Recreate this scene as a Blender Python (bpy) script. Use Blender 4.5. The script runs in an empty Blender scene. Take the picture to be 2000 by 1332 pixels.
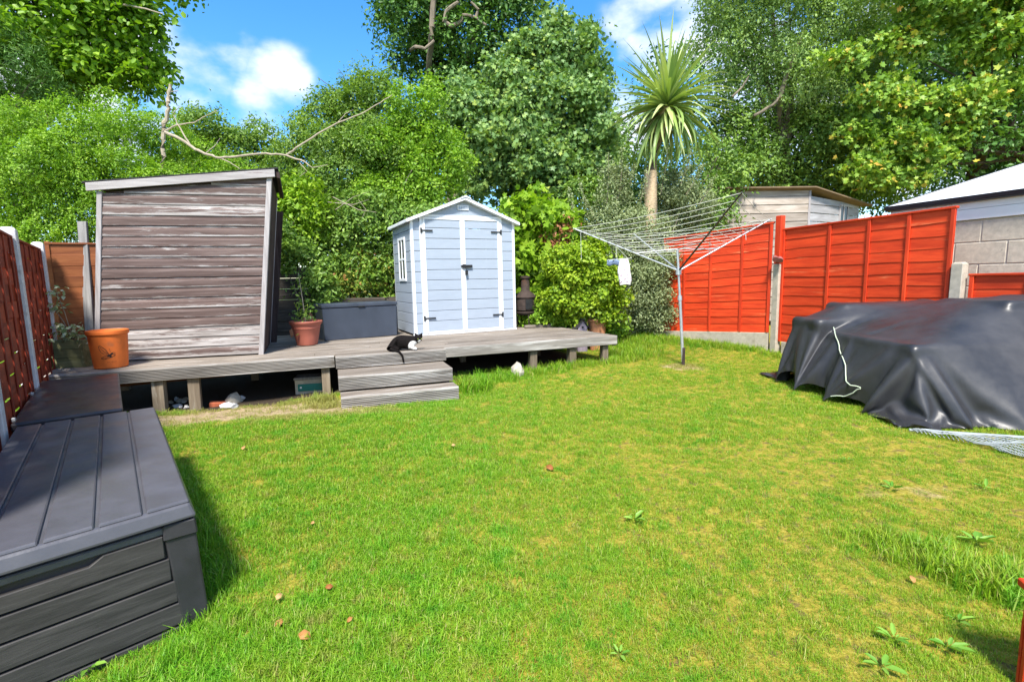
import bpy, math, random
import numpy as np
from mathutils import Vector, Matrix

S = bpy.context.scene
COL = S.collection
R = math.radians

# ------------------------------------------------------------------ camera
F_PX, CAM_H = 960.0, 1.40
PITCH, ROLL = math.atan(121 / 960), R(1.2)
cam = bpy.data.cameras.new('camera')
cam.sensor_width = 36.0
cam.lens = 36.0 * F_PX / 2000.0
cam.clip_start, cam.clip_end = 0.02, 2000
cam_o = bpy.data.objects.new('camera', cam)
COL.objects.link(cam_o)
_f = Vector((0, math.cos(PITCH), -math.sin(PITCH)))
_u0 = Vector((0, math.sin(PITCH), math.cos(PITCH)))
_r0 = Vector((1, 0, 0))
_r = _r0 * math.cos(ROLL) - _u0 * math.sin(ROLL)
_u = _u0 * math.cos(ROLL) + _r0 * math.sin(ROLL)
cam_o.matrix_world = Matrix(((_r.x, _u.x, -_f.x, 0), (_r.y, _u.y, -_f.y, 0), (_r.z, _u.z, -_f.z, CAM_H), (0, 0, 0, 1)))
S.camera = cam_o


def ray(px, py):
    return _f + _r * ((px - 1000) / F_PX) + _u * ((666 - py) / F_PX)


def at(px, py, Y):
    """world point that lies Y metres ahead, measured off the photograph"""
    d = ray(px, py)
    return Vector((0, 0, CAM_H)) + d * (Y / d.y)


# ------------------------------------------------------------------ light
SUN_TRAVEL = Vector((0.03, 0.72, -1.02)).normalized()
S.view_settings.view_transform = 'Standard'
S.view_settings.look = 'None'
S.view_settings.gamma = 1.0
S.view_settings.use_curve_mapping = False
S.view_settings.exposure = 1.17
S.cycles.max_bounces = 8
S.cycles.transparent_max_bounces = 8

sun = bpy.data.lights.new('sun', 'SUN')
sun.energy = 3.9
sun.angle = R(10.0)
sun.color = (1.0, 0.95, 0.87)
sun_o = bpy.data.objects.new('sun', sun)
COL.objects.link(sun_o)
sun_o.rotation_euler = SUN_TRAVEL.to_track_quat('-Z', 'Y').to_euler()

world = bpy.data.worlds.new('World')
S.world = world
world.use_nodes = True
SKY_SAT, SKY_VAL = 1.32, 0.98


def build_world():
    nt = world.node_tree
    nt.nodes.clear()
    N, L = nt.nodes.new, nt.links.new
    sky = N('ShaderNodeTexSky')
    sky.sky_type = 'NISHITA'
    sky.sun_disc = False
    to = -SUN_TRAVEL
    sky.sun_elevation = math.asin(to.z)
    sky.sun_rotation = math.atan2(to.x, to.y)
    sky.ozone_density = 3.0
    sky.air_density = 1.0
    sky.dust_density = 0.4
    bg = N('ShaderNodeBackground')
    bg.inputs['Strength'].default_value = 0.15
    out = N('ShaderNodeOutputWorld')
    tc = N('ShaderNodeTexCoord')
    # clouds over the whole sky: soft banks, broken up by fractal noise
    mp = N('ShaderNodeMapping')
    mp.inputs['Scale'].default_value = (1.0, 1.0, 1.7)
    L(tc.outputs['Generated'], mp.inputs['Vector'])
    nz = N('ShaderNodeTexNoise')
    nz.inputs['Scale'].default_value = 7.5
    nz.inputs['Detail'].default_value = 8
    nz.inputs['Roughness'].default_value = 0.52
    L(mp.outputs[0], nz.inputs['Vector'])
    big = N('ShaderNodeTexNoise')
    big.inputs['Scale'].default_value = 2.3
    big.inputs['Detail'].default_value = 2
    L(mp.outputs[0], big.inputs['Vector'])

    def math_n(op, a, b):
        m = N('ShaderNodeMath')
        m.operation = op
        for k, v in enumerate((a, b)):
            if isinstance(v, (int, float)):
                m.inputs[k].default_value = v
            else:
                L(v, m.inputs[k])
        return m.outputs[0]

    acc = None
    banks = [(392, 182, .08, .78), (500, 215, .066, .9), (545, 152, .062, .72), (455, 105, .07, .35), (330, 215, .07, .7), (1265, 10, .085, .85),
             (1290, 90, .085, 1.0), (1365, 60, .10, .9), (1480, 190, .16, .8), (1830, 200, .3, .8), (60, 130, .2, .9), (1230, 240, .10, .8)]
    for px, py, rad, amt in banks:
        d = ray(px, py).normalized()
        vm = N('ShaderNodeVectorMath')
        vm.operation = 'DISTANCE'
        L(tc.outputs['Generated'], vm.inputs[0])
        vm.inputs[1].default_value = d
        mr = N('ShaderNodeMapRange')
        mr.interpolation_type = 'SMOOTHSTEP'
        mr.inputs['From Min'].default_value = rad * 1.3
        mr.inputs['From Max'].default_value = rad * 0.15
        mr.inputs['To Min'].default_value = 0
        mr.inputs['To Max'].default_value = amt
        L(vm.outputs['Value'], mr.inputs['Value'])
        acc = mr.outputs[0] if acc is None else math_n('MAXIMUM', acc, mr.outputs[0])
    # elsewhere in the sky similar scattered clouds (kept off the blue gap in view by distance from it)
    vm = N('ShaderNodeVectorMath')
    vm.operation = 'DISTANCE'
    L(tc.outputs['Generated'], vm.inputs[0])
    vm.inputs[1].default_value = ray(800, 60).normalized()
    away = N('ShaderNodeMapRange')
    away.interpolation_type = 'SMOOTHSTEP'
    away.inputs['From Min'].default_value = 0.55
    away.inputs['From Max'].default_value = 1.1
    L(vm.outputs['Value'], away.inputs['Value'])
    b2 = N('ShaderNodeMapRange')
    b2.inputs['From Min'].default_value = 0.42
    b2.inputs['From Max'].default_value = 0.62
    L(big.outputs[0], b2.inputs['Value'])
    acc = math_n('MAXIMUM', acc, math_n('MULTIPLY', away.outputs[0], b2.outputs[0]))
    m = math_n('ADD', acc, math_n('MULTIPLY', math_n('SUBTRACT', nz.outputs[0], 0.5), 2.6))
    cr = N('ShaderNodeMapRange')
    cr.interpolation_type = 'SMOOTHSTEP'
    cr.inputs['From Min'].default_value = 0.25
    cr.inputs['From Max'].default_value = 1.12
    L(m, cr.inputs['Value'])
    fac = math_n('MULTIPLY', cr.outputs[0], math_n('MINIMUM', math_n('MULTIPLY', acc, 3.0), 1.0))
    mix = N('ShaderNodeMix')
    mix.data_type = 'RGBA'
    L(fac, mix.inputs['Factor'])
    hs = N('ShaderNodeHueSaturation')
    hs.inputs['Saturation'].default_value = SKY_SAT
    hs.inputs['Value'].default_value = SKY_VAL
    L(sky.outputs[0], hs.inputs['Color'])
    L(hs.outputs[0], mix.inputs['A'])
    mix.inputs['B'].default_value = (3.7, 3.9, 4.3, 1)
    L(mix.outputs['Result'], bg.inputs['Color'])
    L(bg.outputs[0], out.inputs['Surface'])


build_world()


# ------------------------------------------------------------------ mesh helpers
class MB:
    """collects boxes, tubes, lathes ... into one mesh"""

    def __init__(self):
        self.v, self.f = [], []

    def add(self, verts, faces):
        n = len(self.v)
        self.v += [tuple(p) for p in verts]
        self.f += [tuple(i + n for i in q) for q in faces]
        return self

    def box(self, x0, x1, y0, y1, z0, z1):
        v = [(x0, y0, z0), (x1, y0, z0), (x1, y1, z0), (x0, y1, z0), (x0, y0, z1), (x1, y0, z1), (x1, y1, z1), (x0, y1, z1)]
        return self.add(v, [(0, 3, 2, 1), (4, 5, 6, 7), (0, 1, 5, 4), (1, 2, 6, 5), (2, 3, 7, 6), (3, 0, 4, 7)])

    def hexa(self, v):
        return self.add(v, [(0, 3, 2, 1), (4, 5, 6, 7), (0, 1, 5, 4), (1, 2, 6, 5), (2, 3, 7, 6), (3, 0, 4, 7)])

    def tube(self, pts, rad, n=8):
        pts = [Vector(p) for p in pts]
        if not hasattr(rad, '__len__'):
            rad = [rad] * len(pts)
        rings = []
        ref = Vector((0, 0, 1))
        for i, p in enumerate(pts):
            t = (pts[min(i + 1, len(pts) - 1)] - pts[max(i - 1, 0)]).normalized()
            a = t.cross(ref)
            if a.length < 0.15:
                a = t.cross(Vector((1, 0, 0)))
            a.normalize()
            b = t.cross(a).normalized()
            rings.append([p + (a * math.cos(k * 2 * math.pi / n) + b * math.sin(k * 2 * math.pi / n)) * rad[i] for k in range(n)])
        v = [q for r in rings for q in r]
        f = []
        for i in range(len(pts) - 1):
            for k in range(n):
                f.append((i * n + k, i * n + (k + 1) % n, (i + 1) * n + (k + 1) % n, (i + 1) * n + k))
        f.append(tuple(range(n - 1, -1, -1)))
        f.append(tuple((len(pts) - 1) * n + k for k in range(n)))
        return self.add(v, f)

    def lathe(self, prof, n=24, c=(0, 0, 0), close=True):
        v, f = [], []
        for r, z in prof:
            for k in range(n):
                a = 2 * math.pi * k / n
                v.append((c[0] + r * math.cos(a), c[1] + r * math.sin(a), c[2] + z))
        for i in range(len(prof) - 1):
            for k in range(n):
                f.append((i * n + k, i * n + (k + 1) % n, (i + 1) * n + (k + 1) % n, (i + 1) * n + k))
        if close:
            f.append(tuple(range(n - 1, -1, -1)))
            f.append(tuple((len(prof) - 1) * n + k for k in range(n)))
        return self.add(v, f)

    def prism(self, poly, axis, a0, a1):
        """poly: 2-D outline in the two other axes, extruded along axis from a0 to a1"""
        n = len(poly)

        def mk(p, a):
            return (a, p[0], p[1]) if axis == 'x' else ((p[0], a, p[1]) if axis == 'y' else (p[0], p[1], a))
        v = [mk(p, a0) for p in poly] + [mk(p, a1) for p in poly]
        f = [(i, (i + 1) % n, n + (i + 1) % n, n + i) for i in range(n)]
        f += [tuple(range(n - 1, -1, -1)), tuple(range(n, 2 * n))]
        return self.add(v, f)

    def shear(self, fn):
        self.v = [fn(*p) for p in self.v]
        return self

    def mesh(self, name, mat, smooth=False):
        me = bpy.data.meshes.new(name)
        me.from_pydata(self.v, [], self.f)
        import bmesh
        bm = bmesh.new()
        bm.from_mesh(me)
        bmesh.ops.recalc_face_normals(bm, faces=bm.faces)
        bm.to_mesh(me)
        bm.free()
        if smooth:
            me.polygons.foreach_set('use_smooth', [True] * len(me.polygons))
            me.set_sharp_from_angle(angle=R(40))
        if mat:
            me.materials.append(mat)
        return me

    def build(self, name, mat, parent=None, smooth=False, bevel=0, loc=None, rot=None):
        return put(name, self.mesh(name, mat, smooth), parent, bevel, loc, rot)


def put(name, me, parent=None, bevel=0, loc=None, rot=None):
    o = bpy.data.objects.new(name, me)
    COL.objects.link(o)
    o.parent = parent
    if loc is not None:
        o.location = loc
    if rot is not None:
        o.rotation_euler = rot
    if bevel:
        b = o.modifiers.new('bevel', 'BEVEL')
        b.width = bevel
        b.segments = 2 if bevel > .006 else 1
        b.limit_method = 'ANGLE'
        b.angle_limit = R(35)
    return o


def tag(o, label=None, cat=None, group=None, kind=None):
    for k, v in (('label', label), ('category', cat), ('group', group), ('kind', kind)):
        if v:
            o[k] = v
    return o


def thing(name, label, cat, loc=(0, 0, 0), rotz=0, group=None):
    o = bpy.data.objects.new(name, None)
    COL.objects.link(o)
    o.location = loc
    o.rotation_euler = (0, 0, rotz)
    o.empty_display_size = .2
    return tag(o, label, cat, group)


# ------------------------------------------------------------------ materials
def new_mat(name, rough=.6, spec=.4):
    m = bpy.data.materials.new(name)
    m.use_nodes = True
    nt = m.node_tree
    b = nt.nodes['Principled BSDF']
    b.inputs['Roughness'].default_value = rough
    b.inputs['Specular IOR Level'].default_value = spec
    return m, nt, b


def coords(nt, scale=(1, 1, 1), rand=True, space='Object'):
    N, L = nt.nodes.new, nt.links.new
    if space == 'World':
        src = N('ShaderNodeNewGeometry').outputs['Position']
    else:
        src = N('ShaderNodeTexCoord').outputs['Object']
    if rand:
        oi = N('ShaderNodeObjectInfo')
        ad = N('ShaderNodeVectorMath')
        ad.operation = 'MULTIPLY_ADD'
        cx = N('ShaderNodeCombineXYZ')
        for k in range(3):
            L(oi.outputs['Random'], cx.inputs[k])
        L(cx.outputs[0], ad.inputs[0])
        ad.inputs[1].default_value = (37.1, 53.7, 11.9)
        L(src, ad.inputs[2])
        src = ad.outputs[0]
    mp = N('ShaderNodeMapping')
    mp.inputs['Scale'].default_value = scale
    L(src, mp.inputs['Vector'])
    return mp.outputs[0]


def noise(nt, vec, scale=1.0, detail=4, rough=.55, dist=0.0):
    n = nt.nodes.new('ShaderNodeTexNoise')
    n.inputs['Scale'].default_value = scale
    n.inputs['Detail'].default_value = detail
    n.inputs['Roughness'].default_value = rough
    n.inputs['Distortion'].default_value = dist
    nt.links.new(vec, n.inputs['Vector'])
    return n.outputs[0]


def ramp(nt, fac, stops):
    r = nt.nodes.new('ShaderNodeValToRGB')
    el = r.color_ramp.elements
    while len(el) < len(stops):
        el.new(.5)
    for e, (p, c) in zip(el, stops):
        e.position = p
        e.color = (*c, 1) if len(c) == 3 else c
    nt.links.new(fac, r.inputs[0])
    return r.outputs[0]


def mixc(nt, fac, a, b, mode='MIX'):
    m = nt.nodes.new('ShaderNodeMix')
    m.data_type = 'RGBA'
    m.blend_type = mode
    for sock, v in ((m.inputs['Factor'], fac), (m.inputs['A'], a), (m.inputs['B'], b)):
        if isinstance(v, (int, float)):
            sock.default_value = v
        elif isinstance(v, tuple):
            sock.default_value = (*v, 1)
        else:
            nt.links.new(v, sock)
    return m.outputs['Result']


def mathn(nt, op, a, b=0.0):
    m = nt.nodes.new('ShaderNodeMath')
    m.operation = op
    for k, v in enumerate((a, b)):
        if isinstance(v, (int, float)):
            m.inputs[k].default_value = v
        else:
            nt.links.new(v, m.inputs[k])
    return m.outputs[0]


def maprange(nt, v, a, b, c=0.0, d=1.0, smooth=True):
    m = nt.nodes.new('ShaderNodeMapRange')
    if smooth:
        m.interpolation_type = 'SMOOTHSTEP'
    for k, q in zip(('From Min', 'From Max', 'To Min', 'To Max'), (a, b, c, d)):
        m.inputs[k].default_value = q
    nt.links.new(v, m.inputs['Value'])
    return m.outputs[0]


def bump(nt, b, h, strength=.3, dist=.01):
    n = nt.nodes.new('ShaderNodeBump')
    n.inputs['Strength'].default_value = strength
    n.inputs['Distance'].default_value = dist
    nt.links.new(h, n.inputs['Height'])
    nt.links.new(n.outputs[0], b.inputs['Normal'])


def randval(nt, lo, hi):
    oi = nt.nodes.new('ShaderNodeObjectInfo')
    return maprange(nt, oi.outputs['Random'], 0, 1, lo, hi, False)


def vary(nt, col, lo=.85, hi=1.12):
    h = nt.nodes.new('ShaderNodeHueSaturation')
    nt.links.new(col, h.inputs['Color'])
    nt.links.new(randval(nt, lo, hi), h.inputs['Value'])
    return h.outputs[0]


def wood(name, c0, c1, c2=None, axis='x', rough=.75, bmp=.35, grain=26, spec=.25, worn=None, lo=.82, hi=1.12, worn_amt=.5):
    """grain runs along axis; c0..c2 dark to light; worn = colour of bare / bleached patches"""
    m, nt, b = new_mat(name, rough, spec)
    g = [grain] * 3
    g['xyz'.index(axis)] = 1.6
    v = coords(nt, tuple(g))
    n1 = noise(nt, v, 1.0, 6, .62, .6)
    g2 = [5.0] * 3
    g2['xyz'.index(axis)] = 1.1
    n2 = noise(nt, coords(nt, tuple(g2)), 1.0, 4, .6)
    col = ramp(nt, n1, [(.3, c0), (.55, c1), (.78, c2 or c1)])
    col = mixc(nt, maprange(nt, n2, .35, .7, 0, .35), col, tuple(x * .55 for x in c0))
    if worn:
        n3 = noise(nt, coords(nt, tuple(x * .6 for x in g)), 1.0, 7, .7, .3)
        col = mixc(nt, maprange(nt, n3, .62 - worn_amt * .3, .72 - worn_amt * .2), col, worn)
    col = vary(nt, col, lo, hi)
    nt.links.new(col, b.inputs['Base Color'])
    bump(nt, b, n1, bmp, .004)
    return m


def plain(name, c, rough=.5, spec=.4, var=.12, scale=9, bmp=.08, metal=0, dirt=None, dirt_amt=.4, stretch=(1, 1, 1)):
    m, nt, b = new_mat(name, rough, spec)
    n = noise(nt, coords(nt, tuple(scale * s for s in stretch)), 1.0, 5, .6)
    lo = tuple(x * (1 - var) for x in c)
    hi = tuple(min(1, x * (1 + var)) for x in c)
    col = ramp(nt, n, [(.3, lo), (.7, hi)])
    if dirt:
        n2 = noise(nt, coords(nt, (scale * .35 * stretch[0], scale * .35 * stretch[1], scale * .35 * stretch[2])), 1.0, 6, .68, .4)
        col = mixc(nt, maprange(nt, n2, .65 - dirt_amt * .25, .8 - dirt_amt * .2, 0, .85), col, dirt)
    nt.links.new(col, b.inputs['Base Color'])
    b.inputs['Metallic'].default_value = metal
    nf = noise(nt, coords(nt, (scale * 14,) * 3), 1.0, 3, .6)
    if bmp:
        bump(nt, b, nf, bmp, .003)
    rr = maprange(nt, n, .3, .7, max(0, rough - .1), min(1, rough + .1))
    nt.links.new(rr, b.inputs['Roughness'])
    return m


def leafmat(name, stops, trans=.40, rough=.45, spec=.3):
    """stops: colours along the per-leaf tint attribute (young tips, old leaves)"""
    m, nt, b = new_mat(name, rough, spec)
    a = nt.nodes.new('ShaderNodeAttribute')
    a.attribute_name = 'tint'
    col = ramp(nt, a.outputs['Fac'], stops)
    nt.links.new(col, b.inputs['Base Color'])
    t = nt.nodes.new('ShaderNodeBsdfTranslucent')
    tcol = mixc(nt, 1.0, col, (1.15, 1.2, .45), 'MULTIPLY')
    nt.links.new(tcol, t.inputs['Color'])
    mx = nt.nodes.new('ShaderNodeMixShader')
    mx.inputs[0].default_value = trans
    nt.links.new(b.outputs[0], mx.inputs[1])
    nt.links.new(t.outputs[0], mx.inputs[2])
    nt.links.new(mx.outputs[0], nt.nodes['Material Output'].inputs['Surface'])
    return m


M = {}
M['deck'] = wood('deck_wood', (.13, .105, .08), (.25, .21, .17), (.36, .32, .27), 'x', .8, .5, 30, worn=(.40, .37, .33), worn_amt=.3)
M['fascia'] = wood('fascia_wood', (.16, .14, .12), (.30, .275, .245), (.42, .395, .36), 'x', .8, .5, 30, worn=(.46, .44, .41), worn_amt=.4)
M['post'] = wood('deck_post_wood', (.12, .09, .06), (.22, .175, .125), (.32, .27, .20), 'z', .8, .5, 22, worn=(.36, .33, .28), worn_amt=.25)
M['red'] = wood('red_fence_stain', (.50, .036, .009), (.70, .062, .014), (.78, .095, .025), 'x', .6, .45, 18, spec=.25, lo=.84, hi=1.1, worn=(.74, .16, .06), worn_amt=.12)
M['redz'] = wood('red_fence_stain_upright', (.50, .034, .009), (.68, .056, .013), (.76, .085, .022), 'z', .55, .35, 18, spec=.3)
M['darkred'] = wood('old_red_stain', (.16, .022, .008), (.32, .044, .013), (.42, .07, .02), 'x', .6, .4, 16, spec=.3)
M['darkredz'] = wood('old_red_stain_upright', (.15, .02, .010), (.25, .034, .014), (.33, .055, .022), 'z', .6, .4, 16, spec=.3)
M['brownpanel'] = wood('brown_panel_wood', (.17, .05, .018), (.26, .085, .028), (.34, .125, .045), 'x', .65, .4, 16)
M['grey_timber'] = wood('grey_timber', (.16, .15, .14), (.27, .26, .25), (.38, .37, .355), 'z', .85, .5, 26)
M['trim'] = wood('weathered_trim', (.30, .27, .26), (.44, .41, .40), (.58, .56, .55), 'z', .85, .5, 26)
M['trimx'] = wood('weathered_barge', (.30, .27, .26), (.44, .41, .40), (.58, .56, .55), 'x', .85, .5, 26, worn=(.14, .07, .065), worn_amt=.05)
M['sleeper'] = wood('sleeper_wood', (.045, .037, .03), (.095, .08, .066), (.17, .15, .13), 'x', .9, .7, 18)
M['nshed'] = wood('silver_boards', (.27, .22, .17), (.42, .36, .30), (.52, .47, .41), 'x', .8, .4, 14)
M['nshed_side'] = wood('silver_boards_side', (.26, .25, .25), (.38, .37, .37), (.47, .46, .46), 'x', .8, .4, 14)
M['concrete'] = plain('concrete_post', (.44, .39, .31), .85, .2, .18, 14, .4, dirt=(.24, .22, .14), dirt_amt=.25)
M['white_post'] = plain('pale_post', (.56, .54, .54), .8, .2, .14, 12, .35, dirt=(.33, .30, .28), dirt_amt=.25)
M['block'] = plain('concrete_block', (.54, .48, .385), .9, .2, .16, 18, .7, dirt=(.30, .27, .22), dirt_amt=.3)
M['mortar'] = plain('mortar', (.50, .455, .38), .95, .1, .1, 20, .5)
M['white_paint'] = plain('white_paint', (.78, .79, .80), .5, .3, .03, 5, .06, dirt=(.6, .6, .58), dirt_amt=.05)
M['roofsheet'] = plain('white_roof_sheet', (.80, .81, .83), .45, .35, .03, 4, .05)
M['gutter'] = plain('black_gutter', (.012, .014, .022), .4, .5, .2, 10, .03)
M['plastic_blue'] = plain('blue_grey_plastic', (.33, .38, .445), .5, .35, .035, 6, .12, dirt=(.29, .335, .39), dirt_amt=.15, stretch=(1, 1, 3))
M['plastic_white'] = plain('white_plastic', (.76, .78, .80), .45, .4, .03, 6, .08)
M['iron'] = plain('black_iron', (.012, .012, .013), .5, .5, .3, 20, .15)
M['rusty'] = plain('rusty_iron', (.055, .040, .034), .85, .2, .3, 14, .4, dirt=(.11, .05, .028), dirt_amt=.4)
M['chest'] = plain('anthracite_plastic', (.042, .052, .072), .5, .4, .18, 3, .12, dirt=(.09, .10, .12), dirt_amt=.15, stretch=(1, 1, .5))
M['boxlid'] = plain('dark_grey_plastic', (.078, .077, .088), .42, .45, .14, 5, .25, dirt=(.125, .12, .125), dirt_amt=.15)
M['boxdark'] = plain('black_plastic', (.026, .025, .028), .5, .4, .15, 7, .2)
M['boxslat'] = wood('grey_wood_plastic', (.028, .026, .025), (.050, .046, .044), (.078, .072, .068), 'x', .6, .5, 40, spec=.3, lo=.9, hi=1.1)
M['boxslat_y'] = wood('grey_wood_plastic_front', (.028, .026, .025), (.050, .046, .044), (.078, .072, .068), 'y', .6, .5, 40, spec=.3, lo=.9, hi=1.1)
M['boxB'] = plain('brown_black_plastic', (.038, .034, .037), .38, .45, .2, 4, .3, dirt=(.07, .062, .062), dirt_amt=.15)
M['terracotta'] = plain('bright_terracotta', (.68, .155, .03), .7, .25, .12, 8, .2, dirt=(.42, .13, .05), dirt_amt=.15, stretch=(1, 1, 1))
M['terra_plastic'] = plain('terracotta_plastic', (.38, .115, .075), .55, .35, .06, 6, .06)
M['terra_pale'] = plain('pale_terracotta', (.50, .22, .11), .8, .2, .14, 10, .3, dirt=(.36, .24, .14), dirt_amt=.3)
M['ink'] = plain('dark_print', (.045, .025, .02), .8, .2, .1, 8, 0)
M['faintink'] = plain('faint_print', (.36, .09, .03), .8, .2, .1, 8, 0)
M['soil'] = plain('potting_soil', (.03, .022, .015), .95, .1, .4, 30, .8)
M['alu'] = plain('grey_metal', (.52, .54, .55), .4, .5, .08, 12, .05, metal=.55)
M['alu_shaded'] = plain('shaded_arm_metal', (.05, .05, .045), .45, .5, .1, 12, .05, metal=.4)  # the grey metal darkened: shade on the backlit near arm, painted as colour
M['cord'] = plain('pale_line', (.56, .57, .50), .6, .3, .08, 12, 0)
M['cordgreen'] = plain('pale_green_cord', (.50, .56, .42), .6, .3, .1, 12, 0)
M['bark'] = plain('grey_bark', (.21, .175, .13), .9, .15, .35, 9, 1.0, dirt=(.10, .09, .05), dirt_amt=.35, stretch=(1, 1, .25))
M['barkdark'] = plain('dark_bark', (.07, .055, .04), .9, .15, .35, 9, 1.0, stretch=(1, 1, .25))
M['palmbark'] = plain('palm_bark', (.56, .42, .27), .9, .15, .28, 16, 1.2, dirt=(.18, .12, .07), dirt_amt=.3, stretch=(1, 1, 2.5))
M['deadwood'] = plain('bare_dead_wood', (.38, .32, .24), .85, .15, .22, 14, .5)
M['stone'] = plain('pale_stone', (.42, .38, .31), .9, .2, .2, 16, .8, dirt=(.28, .26, .2), dirt_amt=.3)
M['brick'] = plain('red_brick_scrap', (.42, .12, .06), .9, .15, .2, 18, .6)
M['greensign'] = plain('green_panel', (.012, .17, .14), .5, .4, .1, 6, .1)
M['lilac'] = wood('lilac_grey_wood', (.20, .16, .20), (.32, .27, .33), (.42, .37, .42), 'z', .8, .4, 20)
M['greenbox'] = wood('mossy_planter_wood', (.10, .11, .05), (.19, .19, .09), (.27, .26, .15), 'x', .85, .5, 18)
M['glass'], _nt, _b = new_mat('dark_glass', .08, .6)
_b.inputs['Base Color'].default_value = (.02, .025, .03, 1)
M['pinkmetal'] = plain('pink_grey_fitting', (.28, .10, .09), .5, .4, .15, 15, .1)


def old_paint(name, bias):
    """brown paint flaking off silvery boards; wears along the board edges"""
    m, nt, b = new_mat(name, .8, .2)
    v = coords(nt, (1.3, 24, 24))
    n1 = noise(nt, v, 1.0, 6, .62, .5)
    brown = ramp(nt, n1, [(.25, (.070, .046, .040)), (.55, (.140, .098, .086)), (.8, (.24, .185, .168))])
    bare = ramp(nt, n1, [(.25, (.17, .145, .13)), (.5, (.345, .315, .295)), (.8, (.56, .535, .52))])
    patch = noise(nt, coords(nt, (1.9, 22, 22)), 1.0, 8, .75, .4)
    fine = noise(nt, coords(nt, (5, 60, 60)), 1.0, 4, .7)
    sep = nt.nodes.new('ShaderNodeSeparateXYZ')
    tc = nt.nodes.new('ShaderNodeTexCoord')
    nt.links.new(tc.outputs['Object'], sep.inputs[0])
    low = maprange(nt, sep.outputs['Z'], .045, .0, 0, .20)
    hi = maprange(nt, sep.outputs['Z'], .085, .128, 0, .13)
    k = mathn(nt, 'ADD', mathn(nt, 'ADD', patch, mathn(nt, 'MULTIPLY', fine, .25)), mathn(nt, 'ADD', low, hi))
    k = mathn(nt, 'ADD', k, randval(nt, -.06, .06))
    fac = maprange(nt, k, .74 - bias, .88 - bias)
    col = vary(nt, mixc(nt, fac, brown, bare), .85, 1.12)
    nt.links.new(col, b.inputs['Base Color'])
    bump(nt, b, mathn(nt, 'ADD', n1, mathn(nt, 'MULTIPLY', fac, -.5)), .5, .004)
    return m


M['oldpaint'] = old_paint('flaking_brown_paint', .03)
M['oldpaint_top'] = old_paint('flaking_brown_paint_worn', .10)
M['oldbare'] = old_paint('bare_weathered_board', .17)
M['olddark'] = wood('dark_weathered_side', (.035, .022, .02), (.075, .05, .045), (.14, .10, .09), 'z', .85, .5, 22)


# ------------------------------------------------------------------ ground
def sstep(a, b, x):
    t = np.clip((x - a) / (b - a), 0, 1)
    return t * t * (3 - 2 * t)


def ground_z(x, y):
    x = np.asarray(x, float)
    y = np.asarray(y, float)
    z = -.13 * np.exp(-(((x + 3.6) / 1.6) ** 2 + ((y - 6.0) / .75) ** 2))
    z = z - .10 * np.exp(-(((x + .6) / 1.7) ** 2 + ((y - 6.4) / .8) ** 2))
    z = z + .14 * sstep(7.6, 10.5, y) * sstep(1.5, 3.2, x) + .25 * sstep(9.6, 11.5, y) * (1 - sstep(1.8, 2.8, x))
    z = z + .014 * np.sin(x * 1.7 + y * .6) * np.sin(y * 1.9 - x * .4) + .006 * np.sin(x * 5.1 + 1) * np.sin(y * 4.3)
    z = z - .085 * np.exp(-(((x + 1.5) / .75) ** 2 + ((y - 1.75) / .65) ** 2))
    return z


def gz(x, y):
    return float(ground_z(x, y))


DECK_A = Vector((-5.25, 5.30, 0))
DECK_ROT = R(20.99)
_e = Vector((math.cos(DECK_ROT), math.sin(DECK_ROT), 0))
_n = Vector((-_e.y, _e.x, 0))


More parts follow.
